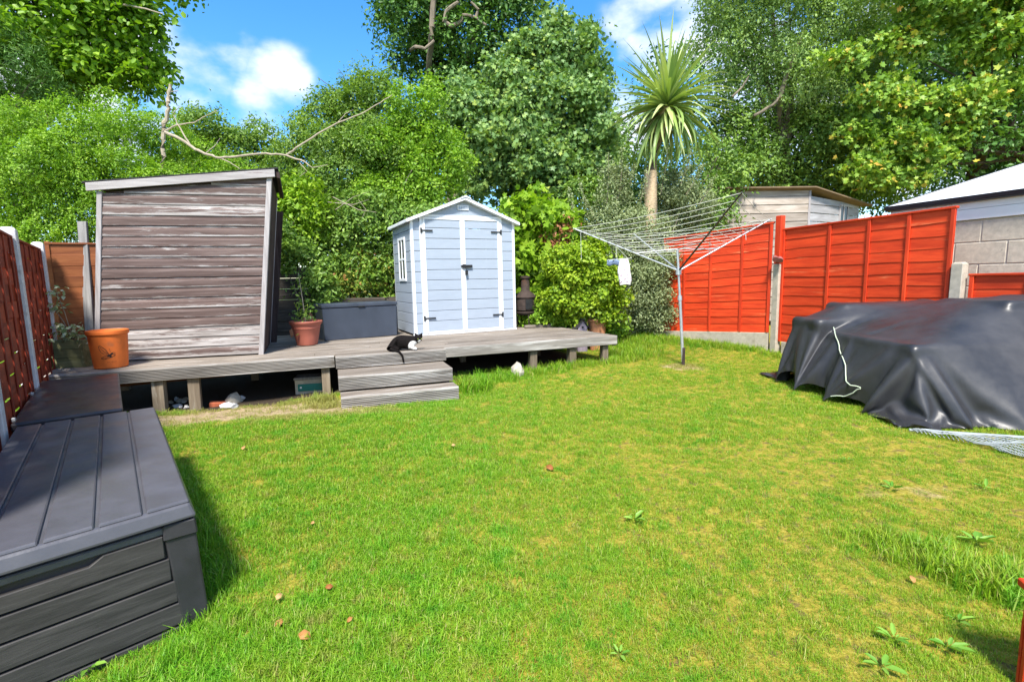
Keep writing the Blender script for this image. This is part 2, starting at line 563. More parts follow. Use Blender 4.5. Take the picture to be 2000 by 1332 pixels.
def fields(nt):
    """shared natural variation of the lawn by place: (yellow moss, lush, bare straw, soil under the deck)"""
    geo = nt.nodes.new('ShaderNodeNewGeometry')
    sep = nt.nodes.new('ShaderNodeSeparateXYZ')
    nt.links.new(geo.outputs['Position'], sep.inputs[0])
    X, Yc = sep.outputs['X'], sep.outputs['Y']
    v = coords(nt, (1, 1, .2), False, 'World')
    n1 = noise(nt, v, .8, 5, .6)
    n2 = noise(nt, v, 3.3, 5, .65)
    # mossy, drier ground towards the right
    moss = mathn(nt, 'ADD', mathn(nt, 'MULTIPLY', maprange(nt, X, -.9, 1.6), .16), mathn(nt, 'MULTIPLY_ADD', n1, .75))
    moss = mathn(nt, 'ADD', moss, mathn(nt, 'MULTIPLY', n2, .32))

    def blob(cx, cy, rx, ry):
        a = mathn(nt, 'POWER', mathn(nt, 'DIVIDE', mathn(nt, 'SUBTRACT', X, cx), rx), 2.0)
        b_ = mathn(nt, 'POWER', mathn(nt, 'DIVIDE', mathn(nt, 'SUBTRACT', Yc, cy), ry), 2.0)
        return mathn(nt, 'SUBTRACT', 1.0, mathn(nt, 'SQRT', mathn(nt, 'ADD', a, b_)))
    bare = mathn(nt, 'MAXIMUM', mathn(nt, 'ADD', blob(-2.75, 5.6, 1.45, .7), .12), blob(-3.6, 5.2, .9, .5))
    bare = mathn(nt, 'MAXIMUM', bare, mathn(nt, 'SUBTRACT', blob(2.6, 3.0, 1.4, .8), .8))
    bare = mathn(nt, 'MAXIMUM', bare, mathn(nt, 'SUBTRACT', blob(2.64, 7.45, .55, .4), .2))
    bare = mathn(nt, 'ADD', bare, mathn(nt, 'MULTIPLY', mathn(nt, 'SUBTRACT', n2, .5), 1.5))
    bare = maprange(nt, bare, .0, .45)
    # soil below the deck
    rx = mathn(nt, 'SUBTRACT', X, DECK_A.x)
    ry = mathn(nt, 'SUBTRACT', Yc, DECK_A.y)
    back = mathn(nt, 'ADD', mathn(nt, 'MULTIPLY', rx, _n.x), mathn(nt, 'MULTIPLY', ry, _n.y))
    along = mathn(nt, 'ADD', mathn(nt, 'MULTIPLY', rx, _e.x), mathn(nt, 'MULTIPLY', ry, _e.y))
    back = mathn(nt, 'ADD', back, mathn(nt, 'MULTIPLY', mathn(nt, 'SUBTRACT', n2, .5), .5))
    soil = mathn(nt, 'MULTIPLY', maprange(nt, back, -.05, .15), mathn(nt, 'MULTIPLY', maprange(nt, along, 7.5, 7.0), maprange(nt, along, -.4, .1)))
    return moss, n1, n2, bare, soil


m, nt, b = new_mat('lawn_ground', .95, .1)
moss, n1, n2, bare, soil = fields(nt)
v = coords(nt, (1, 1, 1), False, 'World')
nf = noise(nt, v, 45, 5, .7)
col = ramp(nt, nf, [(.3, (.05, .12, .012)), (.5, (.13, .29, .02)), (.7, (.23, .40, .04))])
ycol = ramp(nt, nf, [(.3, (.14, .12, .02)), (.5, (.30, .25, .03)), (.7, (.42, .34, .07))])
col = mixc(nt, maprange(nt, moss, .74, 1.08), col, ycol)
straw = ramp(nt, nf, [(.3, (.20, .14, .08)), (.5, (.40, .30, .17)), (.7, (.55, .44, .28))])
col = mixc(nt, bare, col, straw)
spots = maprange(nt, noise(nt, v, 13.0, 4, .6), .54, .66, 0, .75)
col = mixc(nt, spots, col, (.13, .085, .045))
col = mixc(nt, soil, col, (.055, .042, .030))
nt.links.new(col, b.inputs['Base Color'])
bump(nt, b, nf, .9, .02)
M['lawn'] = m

xs = np.arange(-13, 15.01, .1)
ys = np.arange(-5, 26.01, .1)
gx, gy = np.meshgrid(xs, ys)
gzv = ground_z(gx, gy)
edge = np.minimum.reduce([gx + 13, 15 - gx, gy + 5, 26 - gy])
gzv = gzv - .6 * (1 - sstep(0, 1.2, edge))
me = bpy.data.meshes.new('lawn')
nx, ny = len(xs), len(ys)
idx = (np.arange(ny - 1)[:, None] * nx + np.arange(nx - 1)[None, :]).ravel()
quads = np.stack([idx, idx + 1, idx + nx + 1, idx + nx], 1)
me.from_pydata(np.stack([gx, gy, gzv], -1).reshape(-1, 3).tolist(), [], quads.tolist())
me.polygons.foreach_set('use_smooth', [True] * len(me.polygons))
me.materials.append(M['lawn'])
lawn = put('lawn', me)
tag(lawn, kind='structure')
M['ground'] = plain('rough_ground', (.07, .10, .03), .95, .1, .3, .8, .3)
g = MB().add([(-400, -400, -.42), (400, -400, -.42), (400, 400, -.42), (-400, 400, -.42)], [(0, 1, 2, 3)]).build('ground', M['ground'])
tag(g, kind='structure')


# ------------------------------------------------------------------ deck
deck = thing('timber_deck', 'long weathered grey timber deck on short posts carrying both sheds', 'deck', DECK_A, DECK_ROT)
DZ = .45
rnd = random.Random(4)


def ridged(x0, x1, h, t, n):
    """a board on edge (front at y=0) whose front face carries n fine grooves"""
    mb = MB()
    prof = [(t, h), (.012, h), (.003, h - .004), (0, h - .014)]
    p = (h - .034) / n
    z = h - .02
    for k in range(n):
        prof += [(0, z), (0, z - p * .46), (.016, z - p * .52), (.016, z - p * .95)]
        z -= p
    prof += [(0, z), (0, .004), (.004, 0), (t, 0)]
    return mb.prism(prof, 'x', x0, x1)


k = 0
y = .03
while y < 3.1:
    x0 = -.05 + rnd.uniform(-.01, .01)
    x1 = 7.47 - (y - .03) * .12 + rnd.uniform(-.015, .015)
    if y > 2.2:
        x1 = 5.35 + rnd.uniform(-.05, .05)
    cut = rnd.uniform(2.2, 5.2)
    for a, c in ((x0, cut - .002), (cut + .002, x1)):
        dz = rnd.uniform(-.003, .003)
        mb = MB().box(a, c, 0, .136, -.028, 0)
        mb.build('board', M['deck'], deck, bevel=.004, loc=(0, y, DZ + dz), rot=(rnd.uniform(-.008, .008), 0, 0))
    y += .142
ridged(-.05, 3.105, .155, .03, 7).build('fascia', M['fascia'], deck, loc=(0, 0, DZ - .158))
MB().box(4.575, 7.47, 0, .03, 0, .145).build('fascia', M['fascia'], deck, bevel=.006, loc=(0, 0, DZ - .147), rot=(0, 0, 0))
MB().box(0, 2.0, 0, .03, 0, .14).build('fascia', M['fascia'], deck, bevel=.004, loc=(7.475, .04, DZ - .17), rot=(0, 0, R(90 + 6.5)))
for x, gzz, w in ((1.11, -.2, .125), (1.474, -.25, .125), (2.99, -.2, .105), (6.0, -.2, .115), (6.68, -.2, .12), (7.29, -.12, .105)):
    mb = MB().box(-w / 2, w / 2, -w / 2, w / 2, gzz, DZ - .165 + (.0))
    mb.build('post', M['post'], deck, bevel=.008, loc=(x, .11, 0), rot=(0, R(rnd.uniform(-1, 1)), R(rnd.uniform(-4, 4))))
for x in (.4, 2.0, 3.6, 5.2, 6.6):
    for yy in (1.3, 2.4):
        if not (x > 6 and yy > 2):
            MB().box(-.05, .05, -.05, .05, -.2, DZ - .165).build('post', M['post'], deck, loc=(x, yy, 0))
for yy in (.25, 1.25, 2.05):
    MB().box(-.03, 7.3 - yy * .1, -.022, .022, 0, .13).build('joist', M['sleeper'], deck, loc=(0, yy, DZ - .163))

steps = thing('deck_steps', 'three wide ridged timber steps leading from the lawn up to the deck', 'steps', DECK_A, DECK_ROT)
for (x0, x1, yf, zt, h, dep, rz) in ((3.118, 4.565, -.175, .462, .165, .20, -.006), (3.125, 4.515, -.70, .285, .168, .54, -.02), (3.135, 4.525, -.955, .092, .185, .30, -.012)):
    tr = MB().box(0, x1 - x0, .012, dep, h - .028, h - .001).build('tread', M['deck'], steps, bevel=.006, loc=(x0, yf + .022, zt - h), rot=(0, 0, rz))
    ridged(0, x1 - x0, h - .004, .03, 7).build('riser', M['fascia'], steps, loc=(x0, yf, zt - h - .001), rot=(0, 0, rz))
    for xx in (.03, x1 - x0 - .07):
        MB().box(xx, xx + .04, .04, dep - .02, -.1, h - .03).build('side_bearer', M['sleeper'], steps, loc=(x0, yf, zt - h))


# ------------------------------------------------------------------ sleeper retaining wall behind the deck
wallA, wallB, wallC = at(528, 600, 9.15), at(615, 600, 9.35), at(1120, 600, 10.9)


def sleeper_wall(name, label, A, B, ztop, zbot, course, seed):
    rr = random.Random(seed)
    d = B - A
    L_ = math.hypot(d.x, d.y)
    t = thing(name, label, 'retaining wall', (A.x, A.y, 0), math.atan2(d.y, d.x))
    z = zbot
    while z < ztop - .05:
        x = 0 if int(z * 100) % 2 else -.5
        while x < L_:
            ln = rr.uniform(1.0, 1.7)
            a, c = max(0, x), min(L_, x + ln)
            if c - a > .05:
                MB().box(0, c - a - .008, 0, .14, .004, course - .004).build('sleeper', M['sleeper'], t, bevel=.01, loc=(a, rr.uniform(-.015, .015), z), rot=(0, rr.uniform(-.004, .004), 0))
            x += ln
        z += course
    return t


sleeper_wall('sleeper_wall', 'tall stack of dark weathered sleepers behind the terracotta planter', wallA, wallB, 1.74, .1, .2, 1)
sleeper_wall('sleeper_wall', 'low dark sleeper retaining wall running behind the grey chest and plastic shed', wallB, wallC, 1.10, .1, .2, 2)


# ------------------------------------------------------------------ old leaning shed
OS = thing('old_wooden_shed', 'leaning old wooden shed with flaking brown paint on the left of the deck', 'shed', (-5.28, 6.144, .45), math.atan2(.507, 1.883))
OW, KL = 1.95, .119


def lean(x, y, z, z0=0.0):
    return (x + KL * (z + z0), y, z)


def top_at(x):
    return 2.10 + (2.365 - 2.10) * x / OW


def shiplap(w, h, t=.016):
    return [(0, 0), (-.004, .004), (-.004, h * .62), (.006, h * .80), (.007, h), (t, h), (t, 0)]


zb = .02
i = 0
rnd = random.Random(11)
while zb < 2.30:
    h = .128
    x0 = .055
    if zb + h > top_at(0):
        x0 = max(.055, (zb + h * .3 - 2.10) / (2.365 - 2.10) * OW)
    if x0 < OW - .15:
        mt = M['oldbare'] if i < 3 else (M['oldpaint_top'] if i > 13 else M['oldpaint'])
        mb = MB().prism(shiplap(1, h), 'x', x0, OW - .06)
        if zb + h > top_at(0):
            cut = lambda x, y, z, zb=zb: (x, y, min(z, top_at(x) - zb - .005))
            n_ = 10
            mb = MB()
            for q in range(n_):
                mb.prism(shiplap(1, h), 'x', x0 + (OW - .06 - x0) * q / n_, x0 + (OW - .06 - x0) * (q + 1) / n_)
            mb.shear(lambda x, y, z, zb=zb: (x, y, max(-.03, min(z, top_at(x) - zb - .005))))
        ph = rnd.uniform(0, 6)
        mb.shear(lambda x, y, z, zb=zb: (x + KL * (z + zb), y, z))
        mb.build('board', mt, OS, loc=(0, rnd.uniform(-.002, .002), zb), rot=(0, rnd.uniform(-.0025, .0025), 0))
    zb += .130
    i += 1
tr = MB().box(0, .055, -.018, .03, 0, 2.12).shear(lean).build('corner_trim', M['trim'], OS, bevel=.003)
tr = MB().box(OW - .06, OW, -.018, .03, -.03, 2.36).shear(lean).build('corner_trim', M['trim'], OS, bevel=.003)
# barge board along the sloping roof edge
bb = MB()
bb.hexa([(.158, -.05, 2.112), (2.275, -.05, 2.345), (2.275, -.022, 2.345), (.158, -.022, 2.112), (.158, -.05, 2.208), (2.275, -.05, 2.443), (2.275, -.022, 2.443), (.158, -.022, 2.208)])
bb.build('barge_board', M['trimx'], OS, bevel=.004)
M['felt'] = plain('roofing_felt', (.035, .032, .035), .95, .1, .25, 14, .8, dirt=(.10, .09, .09), dirt_amt=.2)
rf = MB().hexa([(.12, -.045, 2.20), (2.32, -.045, 2.445), (2.09, 1.62, 2.42), (.10, 1.62, 2.18), (.12, -.045, 2.225), (2.32, -.045, 2.470), (2.09, 1.62, 2.445), (.10, 1.62, 2.205)])
rf.build('roof', M['felt'], OS, bevel=.006)
MB().hexa([(2.29, -.02, 2.34), (2.33, -.02, 2.33), (2.10, 1.62, 2.32), (2.04, 1.62, 2.33), (2.29, -.02, 2.425), (2.33, -.02, 2.42), (2.10, 1.62, 2.40), (2.04, 1.62, 2.41)]).build('eaves_board', M['olddark'], OS, bevel=.004)
# right flank of upright dark boards with a hanging door, plus left flank and back
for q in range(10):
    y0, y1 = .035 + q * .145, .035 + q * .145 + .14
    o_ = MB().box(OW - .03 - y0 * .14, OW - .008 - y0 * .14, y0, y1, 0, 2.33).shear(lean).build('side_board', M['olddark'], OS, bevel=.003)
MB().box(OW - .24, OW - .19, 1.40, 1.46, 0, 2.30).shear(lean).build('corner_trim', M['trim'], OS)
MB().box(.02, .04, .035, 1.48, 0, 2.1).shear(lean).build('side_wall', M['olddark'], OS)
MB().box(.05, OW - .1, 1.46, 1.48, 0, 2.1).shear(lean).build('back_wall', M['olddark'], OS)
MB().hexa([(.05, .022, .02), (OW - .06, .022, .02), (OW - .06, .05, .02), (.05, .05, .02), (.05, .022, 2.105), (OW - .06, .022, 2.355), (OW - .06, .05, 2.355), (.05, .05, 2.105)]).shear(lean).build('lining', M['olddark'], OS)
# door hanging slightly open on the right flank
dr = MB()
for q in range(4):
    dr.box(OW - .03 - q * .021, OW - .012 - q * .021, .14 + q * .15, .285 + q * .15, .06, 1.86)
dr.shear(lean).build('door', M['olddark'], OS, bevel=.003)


# ------------------------------------------------------------------ plastic shed
PS = thing('plastic_shed', 'pale blue grey plastic garden shed with white frame and double doors', 'shed', (-1.68, 8.457, .45), math.atan2(.861, 1.763))
W, D, EZ, AZ, RP = 1.962, 1.30, 1.95, 2.33, .178
DX0, DX1, DZT = .165, 1.695, 2.03


def roofz(x):
    return EZ + (AZ - EZ) * (1 - abs(x - W / 2) / (W / 2))


def siding(x0, x1, z0, z1, y=0.0, parent=None, name='panel', fn=None):
    z = z0
    while z < z1 - .02:
        zt = min(z + RP, z1)
        mb = MB()
        prof = [(.0, z + .004), (-.004, z + .010), (-.004, zt - .008), (.004, zt - .002), (.02, zt - .002), (.02, z + .004)]
        mb.prism(prof, 'x', x0, x1)
        if fn:
            mb.shear(fn)
        mb.build(name, M['plastic_blue'], parent, loc=(0, y, 0))
        z = zt


siding(.05, DX0 - .005, .03, EZ - .0, 0, PS)
siding(DX1 + .005, W - .05, .03, EZ - .0, 0, PS)
# gable above the doors, cut to the roof slope
n_ = 16
gb = MB()
for q in range(n_):
    a, c = .03 + (W - .06) * q / n_, .03 + (W - .06) * (q + 1) / n_
    zb_a = 2.075 if DX0 - .01 < (a + c) / 2 < DX1 + .01 else EZ
    gb.hexa([(a, .0, min(zb_a, roofz(a) - .01)), (c, .0, min(zb_a, roofz(c) - .01)), (c, .02, min(zb_a, roofz(c) - .01)), (a, .02, min(zb_a, roofz(a) - .01)), (a, .0, roofz(a) - .005), (c, .0, roofz(c) - .005), (c, .02, roofz(c) - .005), (a, .02, roofz(a) - .005)])
gb.build('gable', M['plastic_blue'], PS)
v_ = MB().box(-.105, .105, -.012, .004, 0, .085).build('vent', M['plastic_white'], PS, bevel=.004, loc=(W / 2 - .02, -.006, 2.165))
for q in range(5):
    MB().box(-.085 + q * .035, -.060 + q * .035, -.016, -.010, .018, .068).build('vent_slot', M['plastic_blue'], v_)
# corner posts, base rail, door frame
for x in (0, W - .05):
    MB().box(x, x + .05, -.014, .05, 0, EZ + .02).build('corner_post', M['plastic_white'], PS, bevel=.006)
MB().box(0, .05, D - .05, D, 0, EZ).build('corner_post', M['plastic_white'], PS, bevel=.006)
MB().box(W - .05, W, D - .05, D, 0, EZ).build('corner_post', M['plastic_white'], PS, bevel=.006)
MB().box(-.01, W + .01, -.02, .06, -.0, .028).build('base_rail', M['plastic_white'], PS, bevel=.004)
MB().box(DX0 - .005, DX0 + .045, -.020, .03, .028, DZT + .04).build('door_frame', M['plastic_white'], PS, bevel=.005)
MB().box(DX1 - .045, DX1 + .005, -.020, .03, .028, DZT + .04).build('door_frame', M['plastic_white'], PS, bevel=.005)
MB().box(DX0 + .045, DX1 - .045, -.020, .03, DZT, DZT + .042).build('door_frame', M['plastic_white'], PS, bevel=.005)
mid = (DX0 + DX1) / 2
for (x0, x1, side) in ((DX0 + .048, mid - .003, -1), (mid + .003, DX1 - .048, 1)):
    d_ = thing('door', None, None)
    d_.parent = PS
    siding(x0 + .04, x1 - .04, .065, DZT - .04, -.012, d_, 'panel')
    fr = MB()
    fr.box(x0, x0 + .04, -.028, .01, .034, DZT - .004)
    fr.box(x1 - .04, x1, -.028, .01, .034, DZT - .004)
    fr.box(x0 + .04, x1 - .04, -.026, .01, .034, .066)
    fr.box(x0 + .04, x1 - .04, -.026, .01, DZT - .042, DZT - .004)
    fr.build('door_stile', M['plastic_white'], d_, bevel=.004)
    hx = x0 - .03 if side < 0 else x1 + .03
    for hz in (.30, 1.80):
        hb = MB()
        hb.box(hx - .014, hx + .014, -.036, -.018, hz - .045, hz + .045)
        a, c = (hx, hx + .20) if side < 0 else (hx - .20, hx)
        hb.hexa([(a, -.040, hz - .010), (c, -.040, hz - .010), (c, -.026, hz - .010), (a, -.026, hz - .010), (a, -.040, hz + .012), (c, -.040, hz + .012), (c, -.026, hz + .012), (a, -.026, hz + .012)])
        hb.build('hinge', M['iron'], d_, bevel=.003)
lk = MB().box(mid - .05, mid + .16, -.055, -.028, 1.17, 1.215).box(mid - .02, mid + .03, -.062, -.03, 1.16, 1.225)
lk.build('hasp', M['iron'], PS, bevel=.004)
pd = MB().tube([(mid + .03, -.05, 1.17), (mid + .03, -.06, 1.13), (mid + .045, -.06, 1.12)], .006, 6)
pd.box(mid + .018, mid + .066, -.072, -.042, 1.04, 1.115).build('padlock', M['iron'], PS, bevel=.005)
# left flank with a narrow white window, right flank, back
LS = Matrix.Rotation(math.pi / 2, 4, 'Z')


def flank(x, sgn):
    z = .03
    while z < EZ - .02:
        zt = min(z + RP, EZ)
        prof = [(x, z + .004), (x - sgn * .004 - 0, z + .010), (x - sgn * .004, zt - .008), (x + sgn * .004, zt - .002), (x + sgn * .02, zt - .002), (x + sgn * .02, z + .004)]
        MB().prism(prof, 'y', .05, D - .05).build('panel', M['plastic_blue'], PS)
        z = zt


flank(.0, 1)
flank(W, -1)
MB().box(.05, W - .05, D - .025, D, .03, EZ).build('back_panel', M['plastic_blue'], PS)
wn = thing('window', None, None)
wn.parent = PS
y0, y1, z0, z1 = .36, .84, .95, 1.72
fr = MB().box(-.022, .01, y0, y0 + .045, z0, z1).box(-.022, .01, y1 - .045, y1, z0, z1)
fr.box(-.021, .01, y0 + .045, y1 - .045, z0, z0 + .045).box(-.021, .01, y0 + .045, y1 - .045, z1 - .045, z1)
fr.box(-.019, .01, (y0 + y1) / 2 - .016, (y0 + y1) / 2 + .016, z0 + .045, z1 - .045)
fr.box(-.018, .01, y0 + .045, (y0 + y1) / 2 - .016, 1.32, 1.352).box(-.018, .01, (y0 + y1) / 2 + .016, y1 - .045, 1.32, 1.352)
fr.build('frame', M['plastic_white'], wn, bevel=.003)
ym = (y0 + y1) / 2
for (a, c) in ((y0 + .046, ym - .017), (ym + .017, y1 - .046)):
    for (p, q) in ((z0 + .046, 1.319), (1.353, z1 - .046)):
        MB().box(-.008, -.004, a, c, p, q).build('pane', M['glass'], wn)
# roof: two slabs with white edges
for s in (-1, 1):
    xe = W / 2 + s * (W / 2 + .075)
    ze = EZ - (AZ - EZ) * .075 / (W / 2) + .0
    z2 = AZ
    th = .055
    rfm = MB().hexa([(min(xe, W / 2), -.10, ze if s < 0 else z2), (max(xe, W / 2), -.10, z2 if s < 0 else ze), (max(xe, W / 2), D + .08, z2 if s < 0 else ze), (min(xe, W / 2), D + .08, ze if s < 0 else z2),
                     (min(xe, W / 2), -.10, (ze if s < 0 else z2) + th), (max(xe, W / 2), -.10, (z2 if s < 0 else ze) + th), (max(xe, W / 2), D + .08, (z2 if s < 0 else ze) + th), (min(xe, W / 2), D + .08, (ze if s < 0 else z2) + th)])
    rfm.build('roof_slab', M['plastic_white'], PS, bevel=.008)
MB().prism([(W / 2 - .10, AZ + .016), (W / 2, AZ + .052), (W / 2 + .10, AZ + .016), (W / 2 + .10, AZ + .034), (W / 2, AZ + .076), (W / 2 - .10, AZ + .034)], 'y', -.115, D + .09).build('ridge_cap', M['plastic_white'], PS)


# ------------------------------------------------------------------ right-hand red fence
def lapped_panel(name, label, A, B, za, zb, h, rows, battens, mat=None, matz=None, group=None, seed=0, cap=True, back=False):
    """horizontal feather-edged slats nailed to upright battens; front looks to -y of the panel's frame"""
    rr = random.Random(seed)
    mat, matz = mat or M['red'], matz or M['redz']
    d = Vector((B[0] - A[0], B[1] - A[1]))
    L_ = d.length
    t = thing(name, label, 'fence', (A[0], A[1], za), math.atan2(d.y, d.x), group)
    sl = (zb - za) / L_
    sh = h / rows
    for i_ in range(rows):
        mb = MB()
        n_s = 14
        ph = [rr.uniform(0, 6) for _ in range(3)]
        z0_ = i_ * sh
        lo = []
        for q in range(n_s + 1):
            x = L_ * q / n_s
            wv = .006 * math.sin(x * 3.1 + ph[0]) + .004 * math.sin(x * 8.3 + ph[1])
            lo.append((x, (0 if i_ == 0 else wv)))
        v_, f_ = [], []
        for x, wv in lo:
            zz = sl * x
            v_ += [(x, -.012, wv + zz), (x, -.0035, sh + .018 + zz), (x, .0025, sh + .018 + zz), (x, .001, wv + zz)]
        for q in range(n_s):
            for e_ in range(4):
                f_.append((q * 4 + e_, q * 4 + (e_ + 1) % 4, q * 4 + 4 + (e_ + 1) % 4, q * 4 + 4 + e_))
        f_ += [(0, 1, 2, 3), tuple(n_s * 4 + e_ for e_ in (3, 2, 1, 0))]
        mb.add(v_, f_).build('slat', mat, t, loc=(0, rr.uniform(-.0015, .0015), z0_))
    for x in battens:
        fx_ = x * L_
        w_ = .022
        MB().box(fx_ - w_, fx_ + w_, -.030, -.013, sl * fx_ + .002, h + sl * fx_ - .005).build('batten', matz, t, bevel=.003)
    for x in (.022, L_ - .022):
        MB().box(x - .022, x + .022, -.034, -.013, sl * x + .001, h + sl * x).build('batten', matz, t, bevel=.003)
    if cap:
        MB().hexa([(-.01, -.038, h), (L_ + .01, -.038, h + sl * L_), (L_ + .01, .03, h + sl * L_), (-.01, .03, h), (-.01, -.038, h + .028), (L_ + .01, -.038, h + .028 + sl * L_), (L_ + .01, .03, h + .028 + sl * L_), (-.01, .03, h + .028)]).build('capping', mat, t, bevel=.004)
    return t


RG = 'bright red lapped fence panels along the right side'
lapped_panel('lapped_fence', 'bright red lapped fence panel behind the rotary washing line', (3.20, 10.31), (4.515, 8.575), .255, .375, 1.87, 13, (.22, .48, .76), group=RG, seed=1)
lapped_panel('lapped_fence', 'bright red lapped fence panel just behind the black furniture cover', (4.62, 8.43), (5.475, 6.15), .24, .27, 1.875, 12, (.34, .58, .79), group=RG, seed=2)
lapped_panel('lapped_fence', 'low red fence panel in front of the concrete block garage wall', (5.575, 5.99), (6.35, 3.95), .12, .14, 1.20, 8, (.25, .5, .75), group=RG, seed=3)
lapped_panel('lapped_fence', 'red painted panel whose edge just shows in the bottom right corner', (1.69, 1.512), (2.75, 1.15), -.02, -.02, .36, 3, (.3, .6), group=RG, seed=4)


def gravel_board(A, B, z0, z1a, z1b, label):
    d = Vector((B[0] - A[0], B[1] - A[1]))
    t = MB().hexa([(0, -.025, z0), (d.length, -.025, z0), (d.length, .025, z0), (0, .025, z0), (0, -.025, z1a), (d.length, -.025, z1b), (d.length, .025, z1b), (0, .025, z1a)]).build('gravel_board', M['concrete'], None, bevel=.006, loc=(A[0], A[1], 0), rot=(0, 0, math.atan2(d.y, d.x)))
    tag(t, label, 'gravel board', 'concrete gravel boards under the red fence')


gravel_board((3.20, 10.31), (4.515, 8.575), -.15, .25, .37, 'long concrete gravel board in the grass behind the washing line')
gravel_board((4.645, 8.375), (5.455, 6.205), -.2, .235, .265, 'concrete gravel board running behind the black furniture cover')
gravel_board((5.575, 5.99), (6.35, 3.95), -.2, .115, .135, 'concrete gravel board under the low red panel by the garage')


def conc_post(x, y, z1, label, w=.10, rz=R(-69), mat='concrete', grp='concrete posts of the red fence', lean_=(0, 0)):
    mb = MB().box(-w / 2, w / 2, -w / 2, w / 2, -.3, z1 - .02)
    mb.hexa([(-w / 2, -w / 2, z1 - .02), (w / 2, -w / 2, z1 - .02), (w / 2, w / 2, z1 - .02), (-w / 2, w / 2, z1 - .02), (-w / 2 + .02, -w / 2 + .02, z1), (w / 2 - .02, -w / 2 + .02, z1), (w / 2 - .02, w / 2 - .02, z1), (-w / 2 + .02, w / 2 - .02, z1)])
    o = mb.build('fence_post', M[mat], None, bevel=.006, loc=(x, y, 0), rot=(lean_[0], lean_[1], rz))
    return tag(o, label, 'fence post', grp)


conc_post(3.155, 10.385, 1.5, 'concrete fence post half hidden by the grey green bush', .11)
conc_post(4.575, 8.475, 1.56, 'concrete post between the two tall red panels, below a red timber top', .115)
conc_post(5.50, 6.07, 1.49, 'short concrete post where the red fence steps down by the garage wall', .12)
conc_post(6.38, 3.87, 1.4, 'concrete fence post at the near end of the low red panel', .12)
o = MB().box(-.055, .055, -.05, .05, 0, .80).build('post_extension', M['redz'], None, bevel=.006, loc=(4.575, 8.475, 1.562), rot=(0, 0, R(-69)))
tag(o, 'red painted timber post piece standing on top of the concrete post', 'post')
sp = thing('security_light', 'small pinkish outdoor lamp fixed to the red timber post above the concrete post', 'lamp', (4.53, 8.39, 1.63), R(-60))
MB().box(-.04, .04, -.02, .015, -.05, .05).build('bracket', M['pinkmetal'], sp, bevel=.006)
MB().tube([(-.05, -.05, .05), (-.02, -.06, .02), (.0, -.09, .0)], [.03, .045, .05], 12).build('lamp_head', M['pinkmetal'], sp, smooth=True)
MB().tube([(.04, -.04, .03), (.07, -.06, .0), (.08, -.09, -.02)], [.028, .04, .045], 12).build('lamp_head', M['pinkmetal'], sp, smooth=True)


# ------------------------------------------------------------------ left dark red woven fence
def woven_panel(A, B, z0, h, label, seed):
    rr = random.Random(seed)
    d = Vector((B[0] - A[0], B[1] - A[1]))
    L_ = d.length
    t = thing('woven_fence', label, 'fence', (A[0], A[1], z0), math.atan2(d.y, d.x), 'dark red woven fence panels along the left side')
    nb = 5
    rows = 13
    sh = h / rows
    pitch = L_ / nb
    for i_ in range(rows):
        v_, f_ = [], []
        n_s = nb * 6
        s_ = 1 if i_ % 2 else -1
        for q in range(n_s + 1):
            x = L_ * q / n_s
            yy = s_ * .014 * math.sin(math.pi * x / pitch)
            v_ += [(x, yy - .004, 0), (x, yy - .004, sh + .004), (x, yy + .004, sh + .004), (x, yy + .004, 0)]
        for q in range(n_s):
            for e_ in range(4):
                f_.append((q * 4 + e_, q * 4 + (e_ + 1) % 4, q * 4 + 4 + (e_ + 1) % 4, q * 4 + 4 + e_))
        f_ += [(0, 1, 2, 3), tuple(n_s * 4 + e_ for e_ in (3, 2, 1, 0))]
        MB().add(v_, f_).build('slat', M['darkred'], t, loc=(0, 0, i_ * sh + rr.uniform(0, .004)))
    for q in range(nb):
        x = pitch * (q + .5)
        MB().box(x - .024, x + .024, -.030, -.019, .01, h - .01).build('batten', M['darkredz'], t, bevel=.003)
    for x in (.02, L_ - .02):
        for yy in (-.022, .022):
            MB().box(x - .02, x + .02, yy - .008, yy + .008, 0, h).build('batten', M['darkredz'], t, bevel=.003)
    MB().box(0, L_, -.03, .03, h, h + .02).build('capping', M['darkred'], t, bevel=.003)


P = [(-2.12, 1.58), (-3.29, 3.03), (-4.46, 4.47), (-5.60, 5.94)]


def lerp2(a, b, t):
    return (a[0] + (b[0] - a[0]) * t, a[1] + (b[1] - a[1]) * t)


LBL = ['dark red woven fence panel beside the near end of the big grooved storage box', 'dark red woven fence panel at the left edge beside the flat lidded storage box', 'dark red woven fence panel between the two pale posts near the deck end']
for q in range(3):
    woven_panel(lerp2(P[q], P[q + 1], .035), lerp2(P[q], P[q + 1], .965), .05, 1.80 if q < 2 else 1.80, LBL[q], q)
PG = 'pale concrete posts of the dark red fence'
conc_post(*P[0], 1.93, 'pale fence post next to the grooved storage box, mostly out of frame', .1, R(-52), 'white_post', PG)
conc_post(*P[1], 1.93, 'pale fence post at the very left edge beside the storage boxes', .1, R(-52), 'white_post', PG)
conc_post(*P[2], 1.95, 'tall pale fence post rising behind the flat lidded storage box', .11, R(-52), 'white_post', PG)
conc_post(*P[3], 1.95, 'pale fence post standing at the left end of the deck', .11, R(-52), 'white_post', PG)

bp = thing('boarded_fence', 'orange brown boarded fence panel in the far left corner beside the old shed', 'fence', (-5.66, 6.10, .1), R(28))
for q in range(14):
    MB().box(0, 1.75, -.008 + .004 * (q % 2), .008 + .004 * (q % 2), 0, .138).build('board', M['brownpanel'], bp, bevel=.003, loc=(0, 0, q * .131))
MB().box(-.005, .04, -.02, .02, 0, 1.87).build('batten', M['brownpanel'], bp, bevel=.003)
MB().box(0, 1.75, -.025, .025, 1.836, 1.86).build('capping', M['brownpanel'], bp, bevel=.003)

